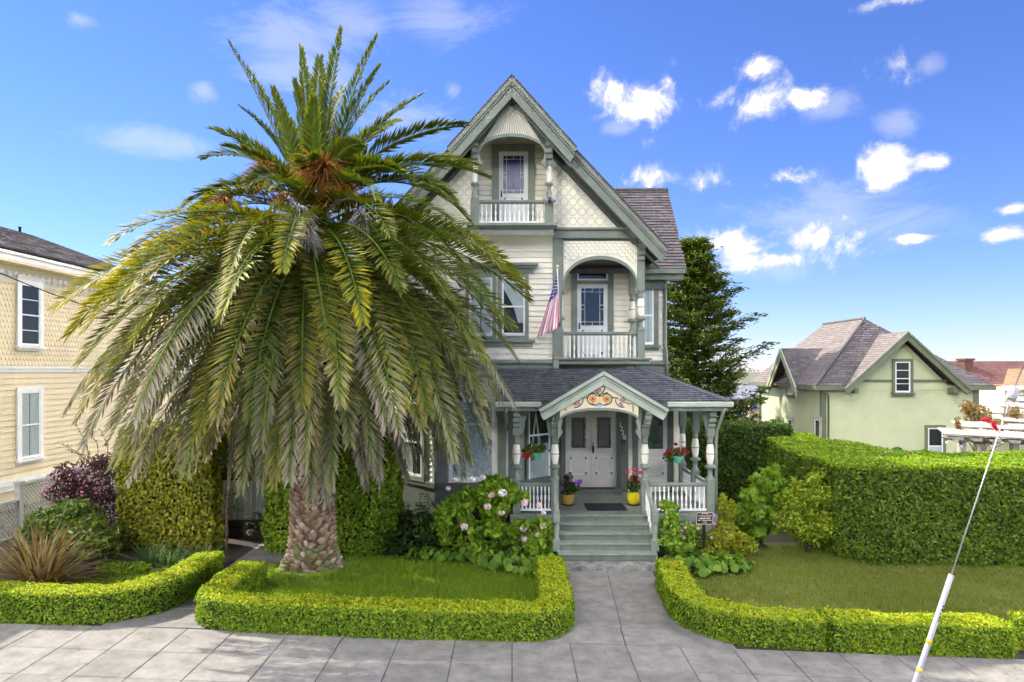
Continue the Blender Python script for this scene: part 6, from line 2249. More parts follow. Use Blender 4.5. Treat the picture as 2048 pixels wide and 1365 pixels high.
# pergola
pg = thing('pergola', 'weathered grey timber pergola of wide planks behind the tall hedge', 'pergola', (WX(2010, 21.5), 22, 0))
pz = WZ(880, 20.6)
for k in range(6):
    y_ = 20.6 + k * 0.66
    x0_ = WX(1890 + k * 27, y_)
    zk = pz + 0.14 + k * 0.17
    Mk = Matrix.Translation((x0_, y_, zk)) @ Matrix.Rotation(R(-9), 4, 'Z') @ Matrix.Rotation(R(2.5), 4, 'Y') @ Matrix.Rotation(R(15), 4, 'X')
    MB().box(0, 5.0, 0, 0.56, 0, 0.05).build('roof_plank', WOODG, pg, Mk, bevel=0.01)
for k in range(5):
    xk = WX(1912 + k * 34, 20.7)
    yk = 20.62 - (xk - 13.07) * 0.158
    zk = pz - (xk - 13.07) * 0.044
    MB().prism([(xk - 0.22, zk + 0.1), (xk - 0.22, zk + 0.06), (xk - 0.12, zk + 0.0), (xk + 0.16, zk - 0.0), (xk + 0.16, zk + 0.1)], yk + 0.02, yk + 0.5).build('rafter', WOODG, pg)
for xk in (1925, 1965, 2030):
    x_ = WX(xk, 20.95)
    MB().box(x_ - 0.09, x_ + 0.09, 20.9, 21.08, 0, pz - 0.031).build('post', WOODG, pg, bevel=0.01)
b = MB()
pts = [(WX(1893 + 30 * k, 20.55), 20.55, pz + 0.08 - 0.12 * math.sin(pi * ((k * 0.5) % 1.0)) - 0.05) for k in range(7)]
b.tube(pts, 0.006, 4)
sl_ = thing('string_lights', 'thin black string of hanging bulbs along the pergola edge', 'string lights', (WX(1900, 20.55), 20.55, pz))
b.build('cord', BLACKM, sl_)
for k in (0, 1, 3, 5):
    p_ = pts[k]
    MB().lathe(p_[0], p_[1], [(0.012, p_[2] - 0.06), (0.03, p_[2] - 0.09), (0.025, p_[2] - 0.13), (0.004, p_[2] - 0.15)], 8).lathe(p_[0], p_[1], [(0.016, p_[2] - 0.061), (0.016, p_[2])], 8, 1).build('bulb', [WHITE, BLACKM], sl_)

# guy wire of a utility pole out of view
gy_ = 7.5
gwz = zg1(4.0, 7.9)
gu = thing('guy_wire', 'steel guy wire with white yellow banded guard sleeve anchored in the sidewalk', 'guy wire', (WX(1759, gy_), gy_, gwz))
SA, SB = Vector((WX(1762, gy_), gy_, WZ(1566, gy_))), Vector((WX(1903, gy_), gy_, WZ(1150, gy_)))
dv = (SB - SA).normalized()
SLV = mat('white_plastic_sleeve', (0.30, 0.295, 0.35), 0.4, 0.05, 5)
STE = mat('galvanised_wire', (0.42, 0.42, 0.42), 0.4, 0.1, 30, metal=0.6)
MB().tube([SA - dv * 0.05, SB], 0.028, 12).build('guard_sleeve', SLV, gu)
YLB = mat('yellow_band', (0.72, 0.42, 0.02), 0.5, 0.05, 5)
for yy in (1283, 1340):
    t = (1566 - yy) / (1566 - 1150)
    p_ = SA.lerp(SB, t)
    MB().tube([p_ - dv * 0.022, p_ + dv * 0.022], 0.0293, 12).build('yellow_band', YLB, gu)
b = MB()
for k, yy in enumerate((1213, 1221, 1228, 1236, 1242)):
    t = (1566 - yy) / (1566 - 1150)
    p_ = SA.lerp(SB, t) + Vector((0.008, -0.028, 0))
    b.tube([p_, p_ + dv * (0.02 + 0.012 * (k % 2))], 0.006, 4)
b.build('printed_marks', BLACKM, gu)
SC_ = Vector((WX(2018, gy_), gy_, WZ(806, gy_)))
MB().tube([SB - dv * 0.1, SC_], 0.007, 6).build('lower_wire', STE, gu)
IA, IB = Vector((WX(2021, gy_), gy_, WZ(800, gy_))), Vector((WX(2029, gy_), gy_, WZ(774, gy_)))
dI = (IB - IA).normalized()
MB().tube([IA, IA + dI * 0.015, IB - dI * 0.015, IB], [0.042, 0.052, 0.052, 0.042], 12).build('insulator', mat('grey_porcelain', (0.36, 0.34, 0.35), 0.3, 0.15, 8), gu)
sdv = Vector((dI.z, 0, -dI.x))
MB().tube([SC_ - dv * 0.18, SC_ + sdv * 0.05, IA.lerp(IB, 0.5) + sdv * 0.055 + Vector((0, -0.02, 0)), IB + sdv * 0.03], 0.006, 5).tube([SC_ - dv * 0.18, SC_ - sdv * 0.04, IA.lerp(IB, 0.6) - sdv * 0.05 + Vector((0, -0.02, 0))], 0.006, 5).build('wire_loop', STE, gu)
UT = Vector((WX(2048, gy_) + 3.3, gy_, WZ(738, gy_) + 8.4))
MB().tube([IB - dI * 0.05, UT], 0.007, 6).build('upper_wire', STE, gu)
up = thing('utility_pole', 'brown timber utility pole at the kerb holding the guy wire', 'utility pole', (UT.x + 0.15, gy_, 0))
MB().tube([(UT.x + 0.15, gy_, -0.4), (UT.x + 0.15, gy_, 14.0)], [0.16, 0.11], 12).build('pole', BARK, up)
MB().box(UT.x - 0.9, UT.x + 1.2, gy_ - 0.06, gy_ + 0.06, 13.2, 13.35).build('crossarm', BARK, up)

# gate in the hedge arch
gt_ = thing('garden_gate', 'tall pale grey board gate under the hedge arch', 'gate', (-7.45, 18.9, 0))
GPM = mat('pale_gate_paint', (0.52, 0.52, 0.44), 0.6, 0.1, 4)
for k in range(9):
    x_ = -8.15 + k * 0.155
    MB().box(x_, x_ + 0.146, 18.9, 18.93, 0.42, 2.0).build('gate_board', GPM, gt_)
MB().box(-8.18, -6.74, 18.935, 18.98, 0.75, 0.87).build('gate_rail', GPM, gt_)
MB().box(-8.18, -6.74, 18.935, 18.98, 1.7, 1.82).build('gate_rail', GPM, gt_)
MB().box(-8.3, -8.17, 18.85, 19.0, 0, 2.1).build('gate_post', GPM, gt_)
MB().box(-6.73, -6.6, 18.85, 19.0, 0, 2.1).build('gate_post', GPM, gt_)
tag(MB().box(-8.1, -6.75, 18.55, 18.84, -0.05, 0.22).box(-8.1, -6.75, 18.7, 18.84, 0.221, 0.44).build('timber_step', BARK, None, bevel=0.01), 'dark timber steps below the pale garden gate', 'step')

# hose by the right bed
b = MB()
b.tube([(5.0 + 0.32 * math.cos(R(a)), 15.95 + 0.22 * math.sin(R(a)), 0.07 + 0.05 * math.sin(R(a * 2))) for a in range(-150, 150, 12)], 0.014, 6)
tag(b.build('garden_hose', mat('green_hose', (0.03, 0.22, 0.12)), None), 'loop of green garden hose poking out beside the round leaved plants', 'hose')

# ================================================================== VEGETATION
HL = leafmat('box_leaf', [(0.065, 0.14, 0.012), (0.13, 0.23, 0.016), (0.23, 0.33, 0.022), (0.36, 0.41, 0.03)], 0.38)
HL_LIT = leafmat('box_lit_top_leaf', [(0.21, 0.30, 0.014), (0.35, 0.41, 0.02), (0.54, 0.52, 0.03)], 0.35)  # sunlight on the low hedge tops painted into the leaf colour
HT_LIT = leafmat('tall_hedge_lit_top_leaf', [(0.09, 0.17, 0.012), (0.17, 0.27, 0.016), (0.30, 0.39, 0.03)], 0.35)  # lit top of the tall hedge put into a brighter leaf colour
HT = leafmat('tall_hedge_leaf', [(0.035, 0.07, 0.010), (0.075, 0.13, 0.015), (0.13, 0.20, 0.018), (0.22, 0.29, 0.02)], 0.35, 0.5, spec=0.25)
HI = leafmat('ivy_hedge_leaf', [(0.09, 0.11, 0.012), (0.18, 0.20, 0.018), (0.28, 0.28, 0.025), (0.38, 0.33, 0.03)], 0.3, 0.4)
CORE = mat('shaded_twig', (0.020, 0.026, 0.008), 0.95, 0.4, 12)
DRYL = leafmat('dry_box_leaf', [(0.16, 0.10, 0.04), (0.22, 0.17, 0.05), (0.10, 0.12, 0.02)], 0.2)
CORE_L = mat('box_twig', (0.035, 0.055, 0.008), 0.95, 0.4, 12)
GRP = 'clipped low box hedges along the sidewalk'
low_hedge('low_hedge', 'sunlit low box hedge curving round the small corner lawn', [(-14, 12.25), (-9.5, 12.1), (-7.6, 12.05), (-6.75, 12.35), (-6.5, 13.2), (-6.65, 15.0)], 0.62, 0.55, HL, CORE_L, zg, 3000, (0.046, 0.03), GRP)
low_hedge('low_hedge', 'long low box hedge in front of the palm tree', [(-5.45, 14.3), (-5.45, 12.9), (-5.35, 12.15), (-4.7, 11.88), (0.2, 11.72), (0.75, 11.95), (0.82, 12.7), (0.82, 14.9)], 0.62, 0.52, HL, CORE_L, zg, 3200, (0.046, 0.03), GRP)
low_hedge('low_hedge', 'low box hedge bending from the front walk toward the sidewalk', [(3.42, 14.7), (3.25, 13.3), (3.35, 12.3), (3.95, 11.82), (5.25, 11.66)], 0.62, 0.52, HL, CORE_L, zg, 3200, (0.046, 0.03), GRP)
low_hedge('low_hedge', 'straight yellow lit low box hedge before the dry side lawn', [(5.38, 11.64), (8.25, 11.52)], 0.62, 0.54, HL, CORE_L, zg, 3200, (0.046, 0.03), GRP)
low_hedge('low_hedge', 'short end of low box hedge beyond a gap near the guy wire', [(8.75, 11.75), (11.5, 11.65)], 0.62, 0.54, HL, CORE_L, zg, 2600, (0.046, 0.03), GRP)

# tall hedges on the right
prism_hedge('tall_hedge', 'massive clipped green hedge enclosing the dry side lawn', [(7.75, 16.4), (8.3, 15.8), (14.5, 15.6), (14.5, 18.4), (10.9, 18.7), (10.2, 21.0), (9.9, 24.0), (8.7, 24.0), (7.9, 19.5)], 0.0, 2.32, HT, CORE, 1300, (0.085, 0.05), 0.09, shaggy=0.06, top_m=HT_LIT)
prism_hedge('tall_hedge', 'dark shaggy hedge behind the porch corner and fig bush', [(6.2, 23.2), (9.3, 22.6), (9.5, 24.6), (6.2, 25.2)], 0.0, 2.7, leafmat('dark_hedge_leaf', [(0.025, 0.055, 0.010), (0.055, 0.10, 0.014), (0.10, 0.155, 0.02)], 0.3), CORE, 900, (0.11, 0.06), 0.16, shaggy=0.14)
# new shoots standing up from the big hedge
P = []
for k in range(60):
    x_, y_ = random.uniform(8.0, 10.4), random.uniform(17, 23.5)
    if k < 10:
        x_, y_ = random.uniform(9.7, 10.1), random.uniform(20.3, 20.8)
    for j in range(5):
        P.append((x_ + random.uniform(-.03, .03), y_, 2.32 + j * 0.045 + (0.1 if k < 10 else 0)))
# tall ivy hedges on the left
prism_hedge('ivy_hedge', 'tall boxy ivy hedge left of the garden gate', [(-9.95, 17.2), (-7.4, 16.75), (-7.25, 17.1), (-8.25, 18.4), (-9.9, 18.7)], 0.0, 3.1, HI, CORE, 900, (0.085, 0.062), 0.10, shaggy=0.06, shape='oval')
prism_hedge('ivy_hedge', 'rounded ivy hedge behind the palm trunk', [(-6.15, 17.0), (-5.4, 16.6), (-3.5, 16.7), (-2.95, 17.2), (-3.0, 18.6), (-3.9, 19.4), (-6.1, 19.3)], 0.0, 3.35, leafmat('ivy_green_leaf', [(0.06, 0.12, 0.008), (0.13, 0.22, 0.014), (0.22, 0.32, 0.02), (0.33, 0.38, 0.03)], 0.3), CORE, 900, (0.085, 0.062), 0.12, rnd=0.5, shaggy=0.06, shape='oval')
prism_hedge('ivy_arch', 'ivy arch joining the two tall hedges above the gate', [(-8.2, 17.7), (-6.05, 17.5), (-6.05, 18.6), (-8.2, 18.6)], 1.75, 3.2, HI, CORE, 900, (0.085, 0.062), 0.10, shape='oval', cat='hedge')
bsx = MB()
bsx.tube([(-7.0, 16.75, -0.05), (-7.02, 16.8, 0.9), (-6.98, 16.85, 2.3)], 0.035, 6)
tl = thing('slender_tree', 'thin dark trunk standing at the edge of the gate path', 'tree', (-7.0, 16.75, 0))
bsx.build('trunk', BARK, tl)
P, NN = blobs([(-6.9, 16.85, 1.5, 0.25, 0.2, 0.12), (-6.85, 16.8, 1.1, 0.2, 0.2, 0.1), (-6.95, 16.9, 2.4, 0.5, 0.4, 0.3)], 400, 0.9)
leaf_cloud('leaves', P, NN, 0.09, 0.04, LEAF_D, tl)


# ------------------------------------------------------------------ strap leaved plants
def strap_plant(name, label, cat, base, n, L, W, m, spread=1.0, e=(25, 85), curl=1.0, group=None, seg=6):
    t = thing(name, label, cat, base, group)
    V, F = [], []
    for i in range(n):
        az_ = random.uniform(0, 2 * pi)
        el_ = R(random.uniform(*e))
        l = L * random.uniform(0.55, 1.1)
        w = W * random.uniform(0.7, 1.2)
        dr = R(random.uniform(20, 75)) * curl
        p = np.array([base[0] + 0.18 * spread * math.cos(az_) * random.random(), base[1] + 0.18 * spread * math.sin(az_) * random.random(), base[2] - 0.02])
        sd = np.array([-math.sin(az_), math.cos(az_), 0])
        k0 = len(V)
        for j in range(seg + 1):
            t_ = j / seg
            a = el_ - dr * t_ ** 1.6
            ww = w * (0.6 + 0.8 * t_) if t_ < 0.5 else w * (1 - (t_ - 0.5) * 1.9)
            V += [p - sd * max(ww, 0.002) / 2, p + sd * max(ww, 0.002) / 2]
            p = p + np.array([math.cos(az_) * math.cos(a), math.sin(az_) * math.cos(a), math.sin(a)]) * l / seg
            p[2] = max(p[2], base[2] + 0.015)
        for j in range(seg):
            F.append((k0 + 2 * j, k0 + 2 * j + 1, k0 + 2 * j + 3, k0 + 2 * j + 2))
    mesh_np('leaf_blades', np.array(V), np.array(F), m, t, smooth=True, kind='stuff')
    return t


FLAX = leafmat('bronze_flax_leaf', [(0.13, 0.06, 0.03), (0.22, 0.12, 0.045), (0.26, 0.24, 0.04), (0.42, 0.27, 0.16), (0.18, 0.22, 0.035)], 0.2, 0.35)
fb = (WX(78, 14.1), 14.1, zg1(-9.8, 14.1))
strap_plant('bronze_flax', 'spiky bronze and yellow flax clump in the corner bed', 'plant', fb, 420, 1.5, 0.042, FLAX, 2.0, (12, 86), 1.35)
IRIS = leafmat('iris_leaf', [(0.05, 0.10, 0.03), (0.09, 0.15, 0.05), (0.13, 0.19, 0.07)], 0.25)
for (x_, y_, lb) in ((-8.45, 15.95, 'dark green strap leaved lily clump beside the lime groundcover'), (-7.9, 15.85, 'blue green strap leaved lily clump at the foot of the boxy ivy hedge'), (-7.2, 15.75, 'strap leaved lily clump by the end of the corner box hedge')):
    strap_plant('lily_clump', lb, 'plant', (x_, y_, zg1(x_, y_)), 90, 0.75, 0.03, IRIS, 1.5, (20, 80), 1.1, 'lily clumps along the ivy hedge')
LIME = leafmat('lime_leaf', [(0.14, 0.24, 0.012), (0.20, 0.31, 0.02), (0.28, 0.36, 0.03)], 0.35)
shrub('lime_groundcover', 'bright lime green low groundcover mound beside the small lawn', (-8.75, 15.2, 0.04), [(-8.8, 15.2, 0.12, 0.42, 0.28, 0.18), (-8.4, 15.3, 0.12, 0.3, 0.25, 0.16), (-9.1, 15.35, 0.12, 0.25, 0.2, 0.12)], 1500, 0.05, 0.04, LIME, 'groundcover', stem=False, shape='oval')
CAM_ = leafmat('camellia_leaf', [(0.04, 0.08, 0.010), (0.08, 0.14, 0.016), (0.14, 0.21, 0.02), (0.28, 0.31, 0.04)], 0.25, 0.3, spec=0.5)
cy_ = 16.2
shrub('camellia_shrub', 'glossy green leafy shrub between bronze flax and lattice fence', (-10.4, 16.4, 0.0), [(WX(150, cy_), 16.3, 0.65, 1.15, 0.8, 0.75), (WX(120, cy_), 16.5, 1.05, 0.75, 0.6, 0.42), (WX(205, cy_), 16.1, 0.5, 0.6, 0.6, 0.5), (WX(90, cy_), 16.3, 0.5, 0.6, 0.5, 0.5)], 4800, 0.105, 0.06, CAM_, shape='oval', clump=12)
LOR = leafmat('purple_leaf', [(0.035, 0.022, 0.02), (0.075, 0.035, 0.036), (0.12, 0.055, 0.06), (0.09, 0.08, 0.04)], 0.25)
ly_ = 17.6
lo_t = shrub('purple_shrub', 'dark purple leaved shrub with small pink flowers beside the lattice', (-10.9, 17.9, 0.0), [(WX(170, ly_), 18.0, 1.55, 1.05, 0.8, 0.75), (WX(195, ly_), 17.8, 0.9, 0.85, 0.7, 0.8), (WX(140, ly_), 17.9, 1.35, 0.6, 0.5, 0.45), (WX(200, ly_), 18.2, 2.0, 0.5, 0.5, 0.5)], 5200, 0.085, 0.045, LOR, shape='oval', clump=10)
PKS = leafmat('mauve_petal', [(0.50, 0.16, 0.28), (0.60, 0.30, 0.40)], 0.25, 0.6)
P, NN = blobs([(WX(150, ly_), 17.5, 1.55, 0.75, 0.5, 0.5)], 260, 0.15)
leaf_cloud('blossom', P + NN * 0.05, NN, 0.06, 0.045, PKS, lo_t, shape='oval')
b = MB()
TW = leafmat('tan_twig_leaf', [(0.22, 0.13, 0.06), (0.28, 0.18, 0.08), (0.18, 0.16, 0.06)], 0.25)
TP = []
for (x0_, x1_, yy) in ((165, 140, 850), (185, 162, 852), (160, 105, 885), (200, 190, 860), (175, 120, 900)):
    a_, c_ = Vector((WX(x0_, ly_), 17.9, 1.9)), Vector((WX(x1_, ly_), 17.8, WZ(yy, ly_)))
    mid = a_.lerp(c_, 0.5) + Vector((0.12, 0, 0.12))
    b.tube([a_, mid, c_], [0.012, 0.009, 0.004], 4)
    for k in range(26):
        t = k / 25
        p_ = (a_.lerp(mid, t * 2) if t < 0.5 else mid.lerp(c_, t * 2 - 1))
        TP.append((p_.x + random.uniform(-.05, .05), p_.y, p_.z + random.uniform(-.05, .05)))
b.build('twig', BARK, lo_t)
TP = np.array(TP)
leaf_cloud('young_leaves', TP, rng.normal(size=TP.shape), 0.075, 0.04, TW, lo_t)


# ------------------------------------------------------------------ fern
def fern(name, label, base, n, L, m, group=None):
    t = thing(name, label, 'fern', base, group)
    P, NN, AX = [], [], []
    for i in range(n):
        az_ = random.uniform(0, 2 * pi)
        el_ = R(random.uniform(30, 75))
        l = L * random.uniform(0.7, 1.1)
        p = Vector(base)
        dr = R(random.uniform(60, 100))
        for j in range(14):
            t_ = j / 13
            a = el_ - dr * t_ ** 1.4
            d = Vector((math.cos(az_) * math.cos(a), math.sin(az_) * math.cos(a), math.sin(a)))
            sd = Vector((-math.sin(az_), math.cos(az_), 0))
            up_ = d.cross(sd)
            for s in (-1, 1):
                wl_ = 0.11 * L * math.sin(pi * min(1, 0.15 + 0.85 * (1 - t_) ** 0.8))
                P.append(p + sd * s * wl_ * 0.5)
                NN.append(up_)
                AX.append((sd * s + d * 0.4) * 6)
            p = p + d * (l / 13)
    P, NN, AX = np.array([tuple(q) for q in P]), np.array([tuple(q) for q in NN]), np.array([tuple(q) for q in AX])
    leaf_cloud('fronds', P, NN, 0.12 * L, 0.035 * L, m, t, axis=AX, flat=0.9)
    return t


FERN = leafmat('fern_leaf', [(0.018, 0.04, 0.010), (0.035, 0.07, 0.015), (0.06, 0.10, 0.02)], 0.3)
for i, (x_, y_, z_, l, lb) in enumerate(((-2.95, 18.2, 0.2, 1.25, 'big dark fern against the angled side of the bay'), (-2.4, 18.0, 0.3, 1.2, 'dark fern under the corner of the bay'), (-2.7, 17.3, 0.1, 1.0, 'dark fern at the corner of the rounded ivy hedge'), (-2.0, 17.6, 0.2, 1.1, 'tall shaded fern under the bay window sill'), (-1.3, 17.9, 0.6, 1.0, 'fern growing up against the bay wall'), (-6.6, 18.6, 0.1, 0.9, 'small dark fern by the garden gate'), (3.75, 16.6, 0.1, 0.8, 'light green fern beside the right stair newel'))):
    fern('fern', lb, (x_, y_, z_), 34, l, FERN if i < 6 else LEAF_L, 'ferns in the shade beds')
shrub('rhododendron', 'dark shaded shrub with a few white flowers below the bay window', (-2.0, 17.2, 0), [(-2.1, 17.2, 0.45, 0.75, 0.4, 0.45), (-1.6, 17.3, 0.7, 0.5, 0.4, 0.4), (-2.7, 17.0, 0.3, 0.5, 0.4, 0.3)], 1300, 0.15, 0.05, LEAF_D)

# hydrangea
hy = 16.4
HYD = leafmat('hydrangea_leaf', [(0.08, 0.17, 0.012), (0.15, 0.27, 0.018), (0.22, 0.35, 0.028), (0.32, 0.42, 0.05)], 0.4, 0.4)
hyd = thing('hydrangea', 'large bright green hydrangea bush with pale pink flower heads left of the steps', 'shrub', (-0.2, 16.6, 0))
CS = [(WX(950, hy), 16.7, 1.0, 0.62, 0.55, 0.62), (WX(1010, hy), 16.6, 0.95, 0.70, 0.55, 0.60), (WX(1065, hy), 16.3, 0.72, 0.62, 0.5, 0.5), (WX(975, hy), 16.9, 1.55, 0.5, 0.4, 0.42), (WX(1005, hy), 17.0, 1.35, 0.5, 0.4, 0.45), (WX(925, hy), 16.6, 0.6, 0.5, 0.45, 0.45), (WX(1090, hy), 16.2, 0.5, 0.45, 0.4, 0.4), (WX(985, hy), 16.2, 0.5, 0.7, 0.4, 0.4), (WX(905, hy), 16.7, 0.9, 0.4, 0.4, 0.5), (WX(930, hy), 16.8, 1.3, 0.4, 0.4, 0.4)]
CS2 = []
for _k in range(120):
    c = CS[_k % len(CS)]
    d_ = Vector((random.gauss(0, 1), random.gauss(-0.3, 0.8), random.gauss(0.2, 1))).normalized()
    rr_ = random.uniform(0.55, 1.05)
    CS2.append((c[0] + d_.x * c[3] * rr_, c[1] + d_.y * c[4] * rr_, c[2] + d_.z * c[5] * rr_, random.uniform(.14, .26), random.uniform(.14, .24), random.uniform(.10, .2)))
P, NN = blobs(CS2, 6400, 0.6)
k = (P[:, 2] > 0.05) & ~((P[:, 0] > 0.98) & (P[:, 1] > 15.9))
leaf_cloud('leaves', P[k], NN[k] + np.array((0, 0, 0.5)), 0.165, 0.078, HYD, hyd, shape='oval', flat=0.48, lift=0.9)
b = MB()
for c in CS:
    b.tube([(-0.2 + (c[0] + 0.2) * 0.4, 16.6, -0.05), ((c[0] - 0.2) / 2, c[1], c[2] * 0.6), (c[0], c[1], c[2] + 0.2)], [0.02, 0.015, 0.01], 5)
b.build('stem', BARK, hyd)
for (x_, y_, big, m_) in ((1005, 986, 1.2, WHITEP), (975, 1014, 1.0, PALEP), (983, 991, 0.9, PALEP), (928, 1054, 1.0, PALEP), (1049, 1006, 1.1, PALEP), (1047, 1058, 1.0, PALEP), (1086, 1052, 1.1, PALEP), (1078, 1010, 0.8, PALEP), (1004, 1026, 0.8, PALEP), (1049, 1078, 0.9, PALEP), (945, 960, 0.8, WHITEP), (896, 977, 0.7, PALEP), (910, 960, 0.7, WHITEP), (1087, 1026, 0.6, PALEP), (966, 955, 0.7, WHITEP), (1075, 1070, 0.7, PALEP)):
    Y_ = 15.95 if y_ > 1000 else 16.25
    flower_heads(hyd, [(WX(x_, Y_), Y_, WZ(y_, Y_))], 0.085 * big, 60, m_, 'flower_head', 0.05)


# bergenia
BER = leafmat('bergenia_leaf', [(0.05, 0.12, 0.012), (0.09, 0.18, 0.018), (0.14, 0.24, 0.03), (0.25, 0.33, 0.05)], 0.3, 0.6, spec=0.15)


def bergenia(label, spots, z=0.02):
    t = thing('bergenia', label, 'plant', (spots[0][0], spots[0][1], z), 'round leaved bergenia clumps edging the beds')
    P, NN, AX = [], [], []
    for (x_, y_) in spots:
        for k in range(18):
            a = random.uniform(0, 2 * pi)
            r_ = random.uniform(0.05, 0.27)
            P.append((x_ + r_ * math.cos(a), y_ + r_ * math.sin(a), z + 0.10 + 0.20 * random.random() * (1 - r_ * 1.8)))
            NN.append((math.cos(a) * 0.75, math.sin(a) * 0.75 - 0.1, 0.75))
            AX.append((math.cos(a) * 3, math.sin(a) * 3, 1.6))
    P, NN, AX = np.array(P), np.array(NN), np.array(AX)
    leaf_cloud('leaves', P, NN, 0.17, 0.155, BER, t, shape='round', axis=AX, flat=0.75, var=0.3)
    b = MB()
    for (x_, y_) in spots:
        for k in range(5):
            a = 1.257 * k
            b.tube([(x_, y_, z - 0.03), (x_ + 0.12 * math.cos(a), y_ + 0.12 * math.sin(a), z + 0.14)], 0.008, 4)
    b.build('stalk', LEAF_M, t)
    return t


bergenia('glossy bergenia edging below the shaded ferns', [(-2.3 + 0.22 * i, 16.35 - 0.02 * i + random.uniform(-.1, .1)) for i in range(8)])
bergenia('bergenia clump under the large hydrangea', [(-0.5 + 0.2 * i, 15.65 - 0.09 * i + random.uniform(-.1, .1)) for i in range(8)] + [(-0.3 + 0.22 * i, 15.95 - 0.06 * i) for i in range(6)] + [(0.85, 15.5), (0.9, 15.9), (0.6, 15.3)])
bergenia('bergenia clump right of the stone step', [(3.55 + 0.2 * i, 15.35 + random.uniform(-.12, .12)) for i in range(9)] + [(3.6 + 0.22 * i, 15.7 + random.uniform(-.1, .1)) for i in range(8)] + [(4.2 + 0.2 * i, 15.1 + 0.1 * i) for i in range(6)] + [(4.4 + 0.2 * i, 15.75) for i in range(4)])

# right of the steps
shrub('leafy_shrub', 'light green leafy shrub against the right stair rail', (3.75, 16.35, 0), [(3.72, 16.4, 0.7, 0.34, 0.3, 0.5), (3.8, 16.4, 1.2, 0.22, 0.2, 0.3), (4.1, 16.3, 0.55, 0.4, 0.3, 0.4), (3.9, 16.2, 0.4, 0.45, 0.3, 0.3)], 1500, 0.12, 0.06, LEAF_L, shape='oval', clump=9)
YG = leafmat('yellow_green_leaf', [(0.16, 0.20, 0.012), (0.24, 0.27, 0.02), (0.34, 0.32, 0.03)], 0.35)
shrub('golden_shrub', 'yellow green golden shrub at the right porch corner', (5.05, 16.6, 0), [(5.15, 16.6, 0.5, 0.5, 0.4, 0.45), (5.3, 17.0, 1.0, 0.26, 0.3, 0.45), (4.8, 16.3, 0.35, 0.4, 0.3, 0.3), (5.45, 16.4, 0.35, 0.35, 0.3, 0.32)], 3200, 0.075, 0.045, YG, shape='oval', clump=12)
PFL = thing('pink_flower_plant', 'loose plant with small mauve pink flowers around the marker sign', 'plant', (4.3, 16.2, 0))
P, NN = blobs([(4.3, 16.3, 0.4, 0.42, 0.3, 0.4), (4.15, 16.2, 0.3, 0.35, 0.3, 0.3)], 700, 0.8)
leaf_cloud('leaves', P, NN, 0.09, 0.035, LEAF_M, PFL)
flower_heads(PFL, [(WX(x_, 15.85), 15.85, WZ(y_, 15.85)) for x_, y_ in ((1370, 1055), (1380, 1045), (1396, 1058), (1369, 1075), (1427, 1030), (1430, 1047), (1363, 1062), (1423, 1076))], 0.035, 12, leafmat('mauve_flower', [(0.5, 0.16, 0.42), (0.62, 0.3, 0.5)], 0.2), 'flower', 0.04)

# fig like shrub + round shrub
FIG = leafmat('fig_leaf', [(0.09, 0.18, 0.014), (0.15, 0.26, 0.022), (0.23, 0.34, 0.035)], 0.4)
shrub('fig_shrub', 'big lobed leaf fig bush before the dark hedge corner', (6.5, 17.9, 0), [(6.35, 17.9, 1.0, 0.62, 0.5, 0.75), (6.75, 17.9, 1.6, 0.5, 0.4, 0.48), (6.1, 17.8, 0.5, 0.5, 0.4, 0.45), (6.95, 17.9, 1.15, 0.5, 0.45, 0.6), (6.5, 17.6, 0.7, 0.5, 0.4, 0.5)], 1150, 0.22, 0.19, FIG, shape='lobed', lift=0.3, clump=9, flat=0.5)
RND = leafmat('round_shrub_leaf', [(0.09, 0.15, 0.01), (0.17, 0.25, 0.016), (0.27, 0.34, 0.025), (0.38, 0.41, 0.04)], 0.3)
shrub('round_shrub', 'round yellowish green small leaved shrub beside the tall clipped hedge', (7.3, 16.9, 0), [(7.3, 16.9, 1.35, 0.62, 0.5, 0.72), (7.45, 16.8, 0.65, 0.68, 0.5, 0.62), (7.0, 16.8, 0.85, 0.5, 0.45, 0.6), (7.7, 16.7, 1.0, 0.45, 0.4, 0.6)], 6500, 0.085, 0.045, RND, shape='oval', clump=16)

# climbing rose on the pergola
ros = thing('climbing_rose', 'climbing rose with bronze leaves and red blooms over the pergola', 'shrub', (WX(1950, 21.5), 21.8, 0))
RL = leafmat('rose_leaf', [(0.10, 0.11, 0.02), (0.22, 0.13, 0.05), (0.30, 0.18, 0.07), (0.16, 0.17, 0.03)], 0.3)
rp = []
for (x_, y_, Y_, a_, c_, d_) in ((1955, 830, 22, 0.45, 0.3, 0.35), (1990, 850, 21.6, 0.4, 0.3, 0.2), (1935, 815, 22, 0.25, 0.2, 0.25), (2025, 835, 22.2, 0.35, 0.3, 0.4), (2040, 870, 21.2, 0.35, 0.3, 0.25), (1965, 880, 21.0, 0.6, 0.3, 0.12), (1915, 850, 21.0, 0.1, 0.1, 0.25)):
    rp.append((WX(x_, Y_), Y_, WZ(y_, Y_), a_, c_, d_))
P, NN = blobs(rp, 2600, 0.9)
leaf_cloud('leaves', P, NN, 0.095, 0.055, RL, ros, shape='oval')
b = MB()
for c in rp:
    b.tube([(WX(1965, 21.5), 21.8, -0.05), (WX(1965, 21.5), 21.7, 1.8), (c[0], c[1], c[2])], [0.03, 0.02, 0.008], 5)
b.build('cane', BARK, ros)
flower_heads(ros, [(WX(x_, 20.9), 20.9, WZ(y_, 20.9)) for x_, y_ in ((1976, 842), (1966, 840), (1974, 838), (1989, 852), (1991, 857), (1986, 848))], 0.065, 26, leafmat('rose_red_petal', [(0.50, 0.01, 0.04), (0.65, 0.03, 0.07)], 0.2), 'bloom', 0.06)

